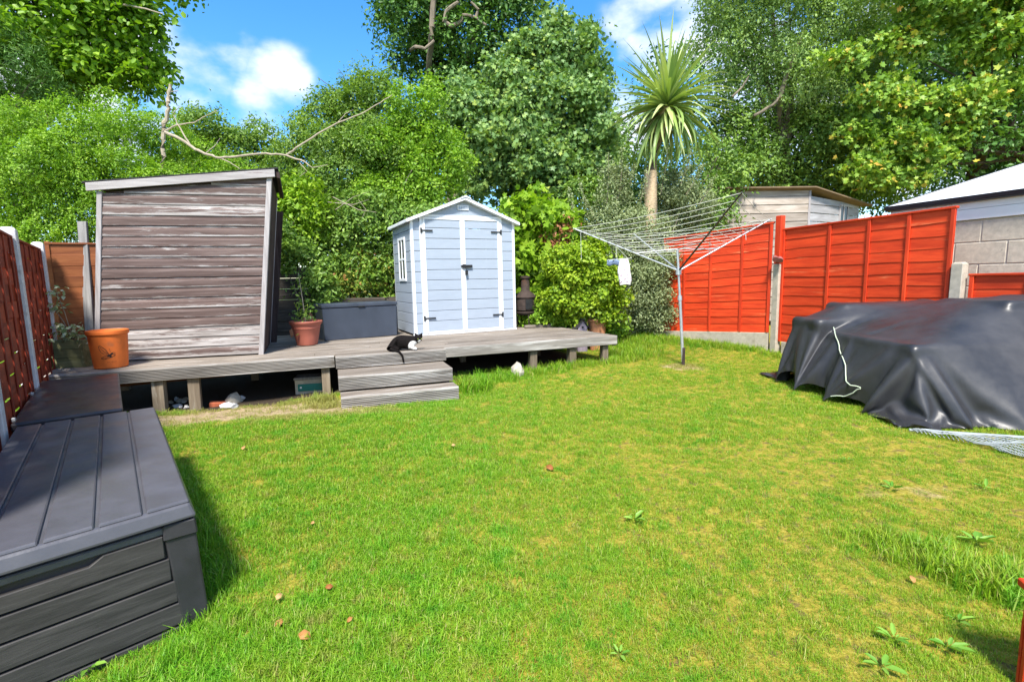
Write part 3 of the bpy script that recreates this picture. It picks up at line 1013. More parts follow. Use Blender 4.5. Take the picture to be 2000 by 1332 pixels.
q0, q1 = at(178, 668, 6.22), at(161, 433, 6.3)
lp = MB()
ax = (q1 - q0)
mbp = MB().box(-.055, .055, -.018, .018, 0, ax.length)
o = mbp.build('leaning_plank', M['grey_timber'], None, bevel=.004)
o.location = q0
o.rotation_euler = Vector((0, 0, 1)).rotation_difference(ax).to_euler()
tag(o, 'tall grey plank leaning upright between the brown panel and the old shed', 'plank')


# ------------------------------------------------------------------ storage boxes in the left foreground
UX = Vector((-.631, .776))
BA = thing('storage_box', 'big dark grey plastic storage box with grooved lid filling the lower left corner', 'storage box', (-1.385, 1.993, -.115), math.atan2(.776, -.631), 'dark plastic storage boxes by the left fence')
LA, WA, HA = 2.13, .74, .615
SK = -.11


def skew(x, y, z):
    return (x + SK * y * max(0, 1 - x / 1.2), y, z)


lid = MB()
lid.hexa([(-.02, -.02, HA - .075), (LA, -.02, HA - .075), (LA, WA, HA - .075), (-.02, WA, HA - .075), (.0, .0, HA - .012), (LA - .02, .0, HA - .012), (LA - .02, WA, HA - .012), (.0, WA, HA - .012)])
lid.v = [v for v in lid.v]
lid_o = lid.shear(skew).build('lid', M['boxlid'], BA, bevel=.012)
ys_ = [.0, .155, .305, .46, .61, WA]
for q in range(5):
    a, c = ys_[q] + (.006 if q else .0), ys_[q + 1] - (.006 if q < 4 else 0)
    MB().hexa([(.045 if 0 else .004, a, HA - .014), (LA - .03, a, HA - .014), (LA - .03, c, HA - .014), (.004, c, HA - .014), (.010, a + .003, HA), (LA - .034, a + .003, HA), (LA - .034, c - .003, HA), (.010, c - .003, HA)]).shear(skew).build('lid_plank', M['boxlid'], lid_o, bevel=.004)
MB().box(.03, LA - .04, .02, WA - .02, 0, HA - .08).shear(skew).build('body', M['boxdark'], BA, bevel=.005)
MB().box(.012, .032, .09, WA, HA - .125, HA - .095).shear(skew).build('rail', M['boxlid'], BA, bevel=.005)
# near corner post with its cap
MB().hexa([(-.005, -.03, 0), (.10, -.03, 0), (.10, .09, 0), (-.005, .065, 0), (-.005, -.012, HA - .14), (.10, -.012, HA - .14), (.10, .10, HA - .14), (-.005, .10, HA - .14)]).build('corner_post', M['boxdark'], BA, bevel=.008)
MB().hexa([(-.015, -.018, HA - .15), (.11, -.018, HA - .15), (.11, .105, HA - .15), (-.015, .105, HA - .15), (-.012, -.012, HA - .082), (.11, -.012, HA - .082), (.11, .102, HA - .082), (-.012, .102, HA - .082)]).build('corner_cap', M['boxdark'], BA, bevel=.006)
MB().box(LA - .13, LA - .03, -.01, .10, 0, HA - .08).build('corner_post', M['boxdark'], BA, bevel=.008)
zt = HA - .128
for q in range(5):
    z0, z1 = max(.004, zt - .104 * (q + 1) + .010), zt - .104 * q
    y0 = .105 - .014 * q
    if q == 0:
        poly = [(y0, z0), (WA, z0), (WA, z1), (.60, z1), (.585, z1 - .028), (.34, z1 - .028), (.295, z1), (y0, z1)]
    else:
        poly = [(y0, z0), (WA, z0), (WA, z1), (y0, z1)]
    sb = MB().prism(poly, 'x', .006, .028)
    # grain runs across the front: turn the mesh so that its own x follows the slat
    sb.shear(skew)
    sb.build('front_slat', M['boxslat_y'] if 'boxslat_y' in M else M['boxslat'], BA, bevel=.003)
    MB().box(.13, LA - .14, -.006, .012, z0, z1).build('side_slat', M['boxslat'], BA, bevel=.003)

BB = thing('storage_box', 'low dark storage box with plain flat lid, behind the big grooved box', 'storage box', (-2.93, 3.604, -.03), math.atan2(.776, -.631), 'dark plastic storage boxes by the left fence')
MB().box(.0, 1.97, .0, .60, .47, .53).build('lid', M['boxB'], BB, bevel=.014)
MB().box(.03, 1.93, .02, .58, 0, .468).build('body', M['boxdark'], BB, bevel=.006)
for q in range(4):
    MB().box(.05, 1.91, .006, .022, .02 + q * .11, .122 + q * .11).build('side_slat', M['boxslat'], BB, bevel=.003)
for x in (.12, 1.2):
    MB().box(x, x + .03, .585, .606, .50, .545).build('hinge', M['alu'], BB, bevel=.003)


# ------------------------------------------------------------------ things on the deck
def deckpos(x, y, z=DZ):
    return (DECK_A.x + _e.x * x + _n.x * y, DECK_A.y + _e.y * x + _n.y * y, z)


tp = thing('terracotta_pot', 'bright orange terracotta pot with a printed butterfly motif in front of the old shed', 'plant pot', deckpos(.60, .33, DZ + .002), R(-6), 'plant pots')
tp.scale = (.80, .80, .94)
prof = [(.19, 0), (.205, .01), (.222, .20), (.238, .405), (.240, .418), (.256, .428), (.260, .455), (.255, .475), (.238, .478), (.228, .46), (.222, .40), (.15, .39)]
MB().lathe(prof, 40).build('body', M['terracotta'], tp, smooth=True)
MB().lathe([(.01, .405), (.223, .408)], 24, close=False).build('soil', M['soil'], tp)


def pot_r(z):
    return .205 + (.238 - .205) * (z / .405) + .0015


def stroke(pts, w, name, mat):
    """a printed line on the pot's face: pts in (metres sideways, height)"""
    mb = MB()
    v, f = [], []
    fp = []
    for i_ in range(len(pts) - 1):
        for q in range(4):
            t_ = q / 4
            fp.append((pts[i_][0] + (pts[i_ + 1][0] - pts[i_][0]) * t_, pts[i_][1] + (pts[i_ + 1][1] - pts[i_][1]) * t_))
    fp.append(pts[-1])
    for i_, (s_, z) in enumerate(fp):
        a0, a1 = fp[max(0, i_ - 1)], fp[min(len(fp) - 1, i_ + 1)]
        dx, dz = a1[0] - a0[0], a1[1] - a0[1]
        l_ = math.hypot(dx, dz) or 1
        nx_, nz_ = -dz / l_ * w / 2, dx / l_ * w / 2
        for sg in (-1, 1):
            ss, zz = s_ + sg * nx_, z + sg * nz_
            r_ = pot_r(zz)
            th = ss / r_ + R(-90 + 42)
            v.append((r_ * math.cos(th), r_ * math.sin(th), zz))
    for i_ in range(len(fp) - 1):
        f.append((2 * i_, 2 * i_ + 1, 2 * i_ + 3, 2 * i_ + 2))
    return v, f


prm = MB()
wing1 = [(.0, .19), (-.03, .25), (-.075, .285), (-.10, .30), (-.112, .285), (-.105, .25), (-.095, .225), (-.06, .19), (.0, .18)]
wing2 = [(.0, .175), (-.05, .165), (-.085, .15), (-.095, .135), (-.06, .128), (.0, .14), (.04, .15), (.0, .175)]
for pts, w in ((wing1, .005), (wing2, .005), ([(0, .188), (-.06, .235), (-.10, .285)], .0035), ([(0, .188), (-.075, .215)], .0035), ([(0, .188), (-.04, .25), (-.085, .29)], .003), ([(-.055, .24), (-.09, .235), (-.10, .26)], .003), ([(-.03, .215), (-.055, .225), (-.085, .27)], .003),
               ([(0, .165), (-.05, .15), (-.09, .138)], .003), ([(.0, .16), (-.02, .145), (-.05, .135)], .003), ([(-.02, .16), (.03, .185), (.045, .20)], .022), ([(.0, .165), (.025, .155)], .026), ([(.02, .19), (.05, .185), (.075, .175), (.06, .16), (.03, .15)], .006), ([(.03, .20), (.06, .205), (.08, .19)], .004), ([(.02, .21), (.015, .25), (.008, .262)], .003)):
    prm.add(*stroke(pts, w, '', None))
prm.build('printed_butterfly', M['ink'], tp)
prm = MB()
for q in range(9):
    if q == 3:
        continue
    x = -.03 + q * .013
    prm.add(*stroke([(x, .083), (x + .003, .094), (x + .007, .086)], .003, '', None))
prm.build('printed_line', M['faintink'], tp)

# ------------------------------------------------------------------ vegetation helpers (leaves are real faces)
RNG = np.random.default_rng(7)


def leaf_template(kind):
    if kind == 'oval':
        v = [(0, 0, 0), (-.26, .35, .10), (-.20, .72, .06), (0, 1, -.08), (.20, .72, .06), (.26, .35, .10), (0, .5, -.02)]
        f = [(0, 6, 1), (1, 6, 2), (2, 6, 3), (3, 6, 4), (4, 6, 5), (5, 6, 0)]
        v, f = [(0, 0, 0), (-.27, .5, .09), (0, 1, -.10), (.27, .5, .09)], [(0, 2, 1), (0, 3, 2)]
    elif kind == 'round':
        v = [(0, 0, 0), (-.36, .35, .10), (-.26, .80, .03), (0, 1, -.10), (.26, .80, .03), (.36, .35, .10)]
        f = [(0, 3, 2), (0, 2, 1), (0, 4, 3), (0, 5, 4)]
    elif kind == 'maple':
        pts = [(0, 0), (-.22, .04), (-.48, .10), (-.30, .34), (-.60, .62), (-.22, .60), (0, 1.0), (.22, .60), (.60, .62), (.30, .34), (.48, .10), (.22, .04)]
        v = [(x, y, .10 * abs(x) * 1.5 - .10 * y * y) for x, y in pts] + [(0, .38, -.03)]
        f = [(12, (i + 1) % 12, i) for i in range(12)]
    elif kind == 'needle':
        v = [(-.07, 0, 0), (.07, 0, 0), (.05, .6, .02), (0, 1, -.05), (-.05, .6, .02)]
        f = [(0, 1, 2), (0, 2, 4), (4, 2, 3)]
    return np.array(v, float), np.array(f, int)


def nrm(a):
    return a / np.maximum(1e-9, np.linalg.norm(a, axis=-1, keepdims=True))


def leaves_mesh(name, P_, Nv, size, tint, kind, mat, droop=.35, width=1.0, dirv=None):
    """one mesh of many leaf-sized faces at P_, facing Nv"""
    tv, tf = leaf_template(kind)
    n = len(P_)
    if dirv is None:
        dirv = RNG.normal(size=(n, 3))
    dirv = dirv + np.array([0, 0, -droop])
    Nv = nrm(Nv)
    dirv = nrm(dirv - Nv * np.sum(dirv * Nv, 1, keepdims=True))
    side = np.cross(dirv, Nv)
    s = np.asarray(size)[:, None, None]
    V = P_[:, None, :] + s * (tv[None, :, 0:1] * width * side[:, None, :] + tv[None, :, 1:2] * dirv[:, None, :] + tv[None, :, 2:3] * Nv[:, None, :])
    k_ = len(tv)
    Fc = (tf[None] + (np.arange(n) * k_)[:, None, None]).reshape(-1, 3)
    me = bpy.data.meshes.new(name)
    V = V.reshape(-1, 3)
    me.vertices.add(len(V))
    me.vertices.foreach_set('co', V.ravel())
    me.loops.add(Fc.size)
    me.loops.foreach_set('vertex_index', Fc.ravel().astype(np.int32))
    me.polygons.add(len(Fc))
    me.polygons.foreach_set('loop_start', np.arange(0, Fc.size, 3, dtype=np.int32))
    me.polygons.foreach_set('loop_total', np.full(len(Fc), 3, dtype=np.int32))
    me.update(calc_edges=True)
    at_ = me.attributes.new('tint', 'FLOAT', 'POINT')
    at_.data.foreach_set('value', np.repeat(np.clip(tint, 0, 1), k_).astype(np.float32))
    me.materials.append(mat)
    return me


def crown_points(lobes, n_clumps, per, spread, flat=.35, inner=.15, back=.35, seed=0, rmin=.72, upb=.5, jitter=.45, lump=.14, puff=15, psize=(.20, .48), reach=1.08):
    g = np.random.default_rng(seed)
    lob = np.array(lobes, float)
    if puff:
        # break every big lobe into smaller billows so that the outline is uneven and the shade collects between them
        out = []
        for L_ in lob:
            mr = (L_[3] * L_[4] * L_[5]) ** (1 / 3)
            for q in range(puff):
                u = nrm(g.normal(size=3))
                if u[1] > .45:
                    u[1] *= -1
                ps = mr * g.uniform(*psize)
                c_ = L_[:3] + u * L_[3:6] * g.uniform(.6, reach)
                out.append((*c_, ps * g.uniform(1.0, 1.35), ps, ps * g.uniform(.6, .95)))
        core = lob.copy()
        core[:, 3:6] *= .68
        lob = np.concatenate([core, np.array(out)])
    area = lob[:, 3] * lob[:, 4] + lob[:, 4] * lob[:, 5] + lob[:, 3] * lob[:, 5]
    n = int(n_clumps * 2.6)
    which = g.choice(len(lob), n, p=area / area.sum())
    u = nrm(g.normal(size=(n, 3)))
    keep = (u[:, 1] < .25) | (g.random(n) < back)
    which, u = which[keep], u[keep]
    n = len(u)
    inn = g.random(n) < inner
    lumpv = 1 + lump * np.sin(u[:, 0] * 5.1 + which * 2.1) * np.sin(u[:, 2] * 6.3 + which) + lump * .7 * np.sin(u[:, 1] * 9 + u[:, 0] * 8 + which * 1.3)
    rr = np.where(inn, g.uniform(.35, .75, n), (1 - (1 - rmin) * g.random(n) ** 1.6) * lumpv)
    c = lob[which, :3] + u * lob[which, 3:6] * rr[:, None]
    # drop clumps deep inside another lobe
    dmin = np.full(n, 9.0)
    for i_, L_ in enumerate(lob):
        d = np.linalg.norm((c - L_[:3]) / L_[3:6], axis=1)
        d[which == i_] = 9
        dmin = np.minimum(dmin, d)
    ok = (dmin > .62) | (g.random(n) < .12)
    c, u, which, inn = c[ok][:n_clumps], u[ok][:n_clumps], which[ok][:n_clumps], inn[ok][:n_clumps]
    n = len(c)
    nn = nrm(u / lob[which, 3:6])
    cn = nrm(nn * .75 + np.array([0, 0, upb]) + g.normal(size=(n, 3)) * .28)
    ct = g.random(n)
    # leaves of each clump: a flattened spray
    m_ = n * per
    off = g.normal(size=(n, per, 3)) * spread * g.uniform(.6, 1.35, (n, 1, 1))
    h = np.sum(off * cn[:, None, :], 2, keepdims=True)
    off = off - cn[:, None, :] * h * (1 - flat)
    Pl = (c[:, None, :] + off).reshape(m_, 3)
    Nl = np.repeat(cn, per, 0) + g.normal(size=(m_, 3)) * jitter
    tint = np.clip(np.repeat(ct, per) * .55 + g.random(m_) * .45, 0, 1)
    return Pl, Nl, tint, c


def px_lobes(Y, items):
    """(px, py, half width px, half height px[, extra depth, depth half size]) at distance Y -> ellipsoids in metres"""
    out = []
    for it in items:
        dy = it[4] if len(it) > 4 else 0
        p = at(it[0], it[1], Y + dy)
        k_ = (Y + dy) / F_PX
        rx, rz = it[2] * k_, it[3] * k_
        out.append((p.x, p.y, p.z, rx, it[5] if len(it) > 5 else (rx + rz) * .45, rz))
    return out


def limb(mb, a, b, r0, r1, seed, bend=.12, n=6, sides=7):
    g = random.Random(seed)
    a, b = Vector(a), Vector(b)
    L_ = (b - a).length
    pts, rad = [], []
    off = Vector((g.uniform(-1, 1), g.uniform(-1, 1), g.uniform(-.3, 1))) * bend * L_
    for i_ in range(n + 1):
        t_ = i_ / n
        p = a.lerp(b, t_) + off * math.sin(math.pi * t_) + Vector((g.uniform(-1, 1), g.uniform(-1, 1), g.uniform(-1, 1))) * L_ * .012
        pts.append(p)
        rad.append(r0 + (r1 - r0) * t_)
    mb.tube(pts, rad, sides)
    return pts


def plant(name, label, cat, lobes, mat, base, n_clumps, per, size, spread, kind='oval', trunk_r=.08, trunk_mat='bark', group=None, seed=0, droop=.35, sizevar=.3, crown_name='crown', limbs=8, width=1.0, **kw):
    """a tree or shrub: an Empty at its foot, a trunk with limbs into the crown, and a crown of leaves"""
    base = Vector(base)
    Pl, Nl, tint, cl = crown_points(lobes, n_clumps, per, spread, seed=seed, **kw)
    t = thing(name, label, cat, base, 0, group)
    g = np.random.default_rng(seed + 99)
    sz = size * (1 + sizevar * g.normal(size=len(Pl))).clip(.45, 1.7)
    me = leaves_mesh(crown_name, Pl - np.array(base), Nl, sz, tint, kind, mat, droop, width)
    o = put(crown_name, me, t)
    mb = MB()
    lob = sorted(lobes, key=lambda l: -l[3] * l[5])
    cx = np.average([l[:3] for l in lob], axis=0, weights=[l[3] * l[5] for l in lob])
    fork = Vector(base).lerp(Vector(cx), .62)
    limb(mb, (0, 0, -.25), fork - base, trunk_r, trunk_r * .7, seed, .04, 7, 9)
    for i_, l in enumerate(lob[:limbs]):
        tip = Vector(l[:3]) + Vector((0, 0, l[5] * .35))
        limb(mb, fork - base, tip - base, trunk_r * .55, trunk_r * .14, seed * 31 + i_, .10, 6, 6)
        for q in range(3):
            tw = Vector(l[:3]) + Vector((random.Random(i_ * 7 + q).uniform(-.8, .8) * l[3], random.Random(i_ * 5 + q).uniform(-.9, .3) * l[4], random.Random(i_ * 3 + q).uniform(-.3, .9) * l[5]))
            limb(mb, Vector(l[:3]) - base, tw - base, trunk_r * .16, trunk_r * .05, seed * 17 + i_ * 3 + q, .1, 4, 5)
    mb.build('trunk', M[trunk_mat], t, smooth=True)
    return t


LF = {}
LF['bright'] = leafmat('fresh_green_leaf', [(0, (0.106, 0.237, 0.018)), (.5, (0.213, 0.388, 0.027)), (1, (0.362, 0.525, 0.056))])
LF['mid'] = leafmat('mid_green_leaf', [(0, (.085, .17, .03)), (.5, (.175, .30, .05)), (1, (.32, .45, .08))])
LF['dark'] = leafmat('dark_green_leaf', [(0, (0.043, 0.109, 0.023)), (.55, (0.090, 0.203, 0.035)), (1, (0.174, 0.319, 0.052))], .22)
LF['maple'] = leafmat('sycamore_leaf', [(0, (.10, .20, .065)), (.5, (.19, .325, .10)), (.85, (.33, .46, .11)), (1, (.50, .58, .11))], .3)
LF['orange'] = leafmat('maple_leaf_turning', [(0, (.11, .22, .035)), (.5, (.22, .38, .05)), (.80, (.36, .48, .06)), (.92, (.60, .44, .07)), (1, (.66, .32, .07))], .32)
LF['birch'] = leafmat('birch_leaf', [(0, (0.130, 0.234, 0.058)), (.5, (0.247, 0.377, 0.098)), (1, (0.403, 0.546, 0.182))], .3)
LF['silver'] = leafmat('grey_green_leaf', [(0, (0.138, 0.181, 0.081)), (.5, (0.250, 0.306, 0.138)), (1, (0.400, 0.463, 0.225))], .2)
LF['yellow'] = leafmat('yellow_green_leaf', [(0, (0.115, 0.230, 0.014)), (.5, (0.276, 0.414, 0.023)), (1, (0.483, 0.575, 0.046))], .35)
LF['hazel'] = leafmat('lime_green_leaf', [(0, (0.103, 0.218, 0.014)), (.5, (0.230, 0.391, 0.023)), (1, (0.380, 0.529, 0.040))], .38)
LF['rusty'] = leafmat('brown_dead_leaf', [(0, (.20, .075, .035)), (.6, (.36, .15, .07)), (1, (.48, .24, .12))], .2)
LF['mixed'] = leafmat('green_and_rust_leaf', [(0, (0.065, 0.156, 0.019)), (.55, (0.182, 0.312, 0.039)), (.8, (0.364, 0.390, 0.065)), (.92, (0.442, 0.208, 0.065)), (1, (0.468, 0.156, 0.065))], .3)
LF['cordyline'] = leafmat('sword_leaf', [(0, (.15, .26, .055)), (.5, (.30, .41, .11)), (1, (.54, .60, .25))], .2, .4, .45)
LF['straw'] = leafmat('dry_sword_leaf', [(0, (.26, .19, .10)), (1, (.44, .36, .22))], .2, .7)
LF['varieg'] = leafmat('variegated_leaf', [(0, (.16, .26, .09)), (.5, (.34, .40, .22)), (1, (.62, .64, .48))], .2)
LF['weed'] = leafmat('broad_weed_leaf', [(0, (.10, .27, .025)), (1, (.24, .42, .06))], .3, .45)
LF['ivy'] = leafmat('ivy_leaf', [(0, (.075, .15, .028)), (.5, (.16, .285, .045)), (1, (.31, .44, .075))], .25, .4)


def leaf_part(name, mat, parent, pos, nrmv, size, tint, kind='round', droop=.2, width=1.0, dirv=None):
    me = leaves_mesh(name, np.array([pos], float), np.array([nrmv], float), np.array([size]), np.array([tint]), kind, mat, droop, width, None if dirv is None else np.array([dirv], float))
    return put(name, me, parent)


def spray(parent, mat, n, c, rad, size, seed, kind='oval', name='foliage', droop=.3, up=.6):
    """a small joined spray of leaves for a little plant"""
    g = np.random.default_rng(seed)
    P_ = np.array(c) + g.normal(size=(n, 3)) * np.array(rad)
    N_ = g.normal(size=(n, 3)) * .5 + np.array([0, -.4, up])
    me = leaves_mesh(name, P_, N_, size * g.uniform(.6, 1.3, n), g.random(n), kind, mat, droop)
    return put(name, me, parent)


p2 = thing('planter', 'round plum terracotta plastic planter with a staked plant between old shed and grey chest', 'plant pot', deckpos(2.75, 1.40, DZ + .002), 0, 'plant pots')
prof = [(.135, 0), (.15, .008), (.175, .12), (.200, .255), (.206, .262), (.206, .29), (.218, .315), (.236, .335), (.242, .362), (.236, .372), (.225, .370), (.21, .34), (.12, .33)]
MB().lathe(prof, 40).build('body', M['terra_plastic'], p2, smooth=True)
MB().lathe([(.01, .338), (.212, .342)], 24, close=False).build('soil', M['soil'], p2)
st = MB().tube([(0, 0, .3), (-.03, .01, .7), (-.07, .02, 1.1)], .007, 6).build('stake', M['deadwood'], p2)
spray(p2, LF['mid'], 130, (-.02, 0, .52), (.08, .08, .12), .06, 5)
spray(p2, LF['mid'], 90, (-.06, .02, .95), (.08, .06, .12), .05, 6)

# thin terracotta roof tile leaning behind the planter
q0 = at(566, 632, 8.55)
o = MB().hexa([(0, 0, 0), (.42, 0, .32), (.42, .03, .32), (0, .03, 0), (-.03, .02, .12), (.36, .02, .44), (.36, .05, .44), (-.03, .05, .12)]).build('roof_tile', M['terra_pale'], None, bevel=.004, loc=(q0.x, q0.y, .44 + .02))
tag(o, 'rusty orange tile leaning on the sleeper wall behind the planter', 'tile')

CH = thing('storage_chest', 'anthracite plastic chest with smooth front standing left of the plastic shed', 'storage chest', (-3.074, 7.985, .452), math.atan2(.689, 1.059))
MB().hexa([(.02, .012, 0), (1.25, .012, 0), (1.25, .55, 0), (.02, .55, 0), (0, 0, .53), (1.263, 0, .53), (1.263, .56, .53), (0, .56, .53)]).build('body', M['chest'], CH, bevel=.012)
MB().box(-.012, 1.275, -.012, .575, .535, .60).build('lid', M['chest'], CH, bevel=.014)
MB().box(.58, .70, -.022, -.008, .53, .555).build('latch', M['iron'], CH, bevel=.005)
MB().box(1.262, 1.285, .05, .5, .02, .52).build('side_panel', M['boxdark'], CH, bevel=.005)

# ------------------------------------------------------------------ cat
m, nt, b = new_mat('black_white_fur', .8, .12)
tc = nt.nodes.new('ShaderNodeTexCoord')
sep = nt.nodes.new('ShaderNodeSeparateXYZ')
nt.links.new(tc.outputs['Object'], sep.inputs[0])


def ball(cx, cy, cz, r_):
    vm = nt.nodes.new('ShaderNodeVectorMath')
    vm.operation = 'DISTANCE'
    nt.links.new(tc.outputs['Object'], vm.inputs[0])
    vm.inputs[1].default_value = (cx, cy, cz)
    return maprange(nt, vm.outputs['Value'], r_, r_ * .8)


msk = mathn(nt, 'MAXIMUM', mathn(nt, 'MAXIMUM', ball(.325, -.085, .06, .075), ball(.418, -.125, .10, .045)), ball(.37, -.10, .02, .045))
fur = ramp(nt, noise(nt, coords(nt, (60, 60, 60), False), 1, 3), [(.3, (.003, .0025, .0025)), (.7, (.010, .007, .006))])
nt.links.new(mixc(nt, msk, fur, (.72, .70, .68)), b.inputs['Base Color'])
M['fur'] = m
cat_t = thing('cat', 'black cat with white bib lying on the top step with its tail hanging down', 'cat', deckpos(3.80, -.03, .464), DECK_ROT)
sk = [  # x, y, z, radius, parent
    (.04, .0, .090, .098, -1), (.14, .015, .112, .112, 0), (.25, -.005, .108, .098, 1), (.325, -.025, .110, .072, 2),
    (.385, -.045, .135, .058, 3), (.415, -.060, .140, .066, 4), (.418, -.108, .122, .036, 5),   # neck, head, muzzle
    (.380, -.052, .192, .024, 5), (.370, -.052, .226, .005, 7), (.450, -.060, .192, .024, 5), (.462, -.062, .226, .005, 9),   # ears
    (.0, -.055, .045, .030, 0), (.05, -.125, .022, .018, 11), (.13, -.150, -.004, .016, 12), (.165, -.166, -.055, .015, 13), (.172, -.168, -.11, .014, 14), (.178, -.166, -.155, .009, 15),   # tail over the edge
    (.30, -.085, .045, .034, 3), (.345, -.115, .020, .022, 17), (.375, -.120, .016, .018, 18),   # forelegs folded
    (.07, -.075, .040, .045, 0), (.14, -.100, .020, .022, 20)]
me = bpy.data.meshes.new('body')
me.from_pydata([s_[:3] for s_ in sk], [(s_[4], i_) for i_, s_ in enumerate(sk) if s_[4] >= 0], [])
cb = put('body', me, cat_t)
cb.modifiers.new('skin', 'SKIN')
for i_, s_ in enumerate(sk):
    me.skin_vertices[0].data[i_].radius = (s_[3], s_[3])
    me.skin_vertices[0].data[i_].use_root = i_ == 0
ss = cb.modifiers.new('sub', 'SUBSURF')
ss.levels = ss.render_levels = 2
me.materials.append(M['fur'])
M['eye'] = plain('cat_eye', (.30, .34, .06), .2, .6, .1, 20, 0)
M['nose'] = plain('cat_nose', (.25, .10, .09), .5, .4, .1, 20, 0)
for x in (.394, .440):
    MB().lathe([(.001, -.007), (.006, -.004), (.008, 0), (.006, .004), (.001, .007)], 10).build('eye', M['eye'], cat_t, smooth=True, loc=(x, -.116, .150))
MB().lathe([(.001, -.004), (.006, 0), (.001, .004)], 8).build('nose', M['nose'], cat_t, smooth=True, loc=(.418, -.146, .128))

# ------------------------------------------------------------------ chiminea and bits on the right of the deck
cp = deckpos(6.74, 2.12, DZ + .002)
CM = thing('chiminea', 'rusty black iron chiminea standing behind the right corner of the plastic shed', 'chiminea', cp, R(20))
for q in range(3):
    a = q * 2.094 + .5
    MB().tube([(.15 * math.cos(a), .15 * math.sin(a), .28), (.19 * math.cos(a), .19 * math.sin(a), 0)], .016, 7).build('leg', M['rusty'], CM)
MB().lathe([(.05, .24), (.17, .25), (.205, .29), (.205, .305), (.17, .31)], 28).build('bowl', M['rusty'], CM, smooth=True)
MB().lathe([(.15, .31), (.185, .34), (.19, .46), (.185, .57), (.17, .58), (.165, .34), (.15, .32)], 28, close=False).build('body', M['rusty'], CM, smooth=True)
MB().box(-.075, .075, -.197, -.180, .36, .55).build('door', M['iron'], CM, bevel=.004)
MB().lathe([(.20, .575), (.205, .59), (.17, .65), (.10, .70), (.085, .72), (.08, .95), (.10, .955), (.105, .99), (.08, 1.0), (.07, .99), (.07, .73), (.1, .69), (.19, .58)], 28, close=False).build('flue', M['rusty'], CM, smooth=True)
o = MB().box(0, .62, 0, .07, 0, .055).build('timber_offcut', M['deck'], None, bevel=.006, loc=deckpos(6.62, 1.86, DZ + .003), rot=(0, 0, DECK_ROT + R(1)))
tag(o, 'short weathered timber length lying flat on the right end of the deck', 'timber')

bh_p = at(1135, 648, 9.35)
bhz = gz(bh_p.x, bh_p.y)
BH = thing('bird_house', 'small lilac grey wooden bird house behind the right end of the deck', 'bird house', (bh_p.x, bh_p.y, bhz), R(15))
hb_ = bh_p.z - bhz
MB().prism([(-.10, 0), (.10, 0), (.10, hb_ + .10), (0, hb_ + .23), (-.10, hb_ + .10)], 'y', -.07, .09).build('body', M['lilac'], BH, bevel=.004)
for s in (-1, 1):
    MB().hexa([(s * .0, -.10, hb_ + .235), (s * .145, -.10, hb_ + .055), (s * .145, .12, hb_ + .055), (0, .12, hb_ + .235), (0, -.10, hb_ + .255), (s * .16, -.10, hb_ + .06), (s * .16, .12, hb_ + .06), (0, .12, hb_ + .255)]).build('roof', M['boxslat'], BH)
MB().tube([(0, -.073, hb_ + .09), (0, -.068, hb_ + .09)], .022, 14).build('entrance_hole', M['iron'], BH)

yp = at(1166, 650, 9.5)
ypz = gz(yp.x, yp.y)
pp = thing('terracotta_pot', 'pale terracotta pot under the yellow green bush at the right end of the deck', 'plant pot', (yp.x, yp.y, ypz), 0, 'plant pots')
ph = yp.z - ypz + .27
prof = [(.12, 0), (.135, .01), (.172, ph - .05), (.190, ph - .045), (.196, ph - .02), (.190, ph), (.17, ph), (.16, ph - .06), (.1, ph - .07)]
pb = MB().lathe(prof, 36)
for q in range(36):
    a = q * 2 * math.pi / 36
    if q % 2 == 0:
        pb.lathe([(.004, -.02), (.013, -.01), (.013, .01), (.004, .02)], 6, (.192 * math.cos(a), .192 * math.sin(a), ph - .012))
pb.build('body', M['terra_pale'], pp, smooth=True)

# planter trough with variegated plant behind the orange pot
gp = at(152, 722, 5.98)
GP = thing('planter_trough', 'mossy green wooden planter between the pale post and the orange pot', 'planter', (gp.x, gp.y, .452), R(8))
MB().box(-.16, .16, -.012, .012, 0, .11).build('board', M['greenbox'], GP, bevel=.003, loc=(0, -.14, 0))
MB().box(-.16, .16, -.012, .012, 0, .11).build('board', M['greenbox'], GP, bevel=.003, loc=(0, -.142, .112))
MB().box(-.16, .16, -.012, .012, 0, .11).build('board', M['greenbox'], GP, bevel=.003, loc=(0, -.139, .224))
for x in (-.17, .17):
    MB().box(x - .012, x + .012, -.15, .15, 0, .33).build('end_board', M['greenbox'], GP, bevel=.003)
MB().box(-.155, .155, -.125, .15, .02, .30).build('soil', M['soil'], GP)
vp = thing('variegated_plant', 'cream and green variegated plant growing in the mossy planter', 'plant', (gp.x, gp.y, .452 + .3))
for q, (x, z) in enumerate(((-.10, .18), (-.12, .42), (.02, .10), (.10, .16), (-.06, .60))):
    MB().tube([(0, 0, -.02), (x * .5, -.04, z * .6), (x, -.08, z)], .005, 5).build('stem', M['bark'], vp)
    spray(vp, LF['varieg'], 26, (x, -.08, z), (.06, .05, .04), .07, 40 + q)
spray(vp, LF['varieg'], 40, (.03, -.08, .05), (.10, .05, .04), .07, 50)

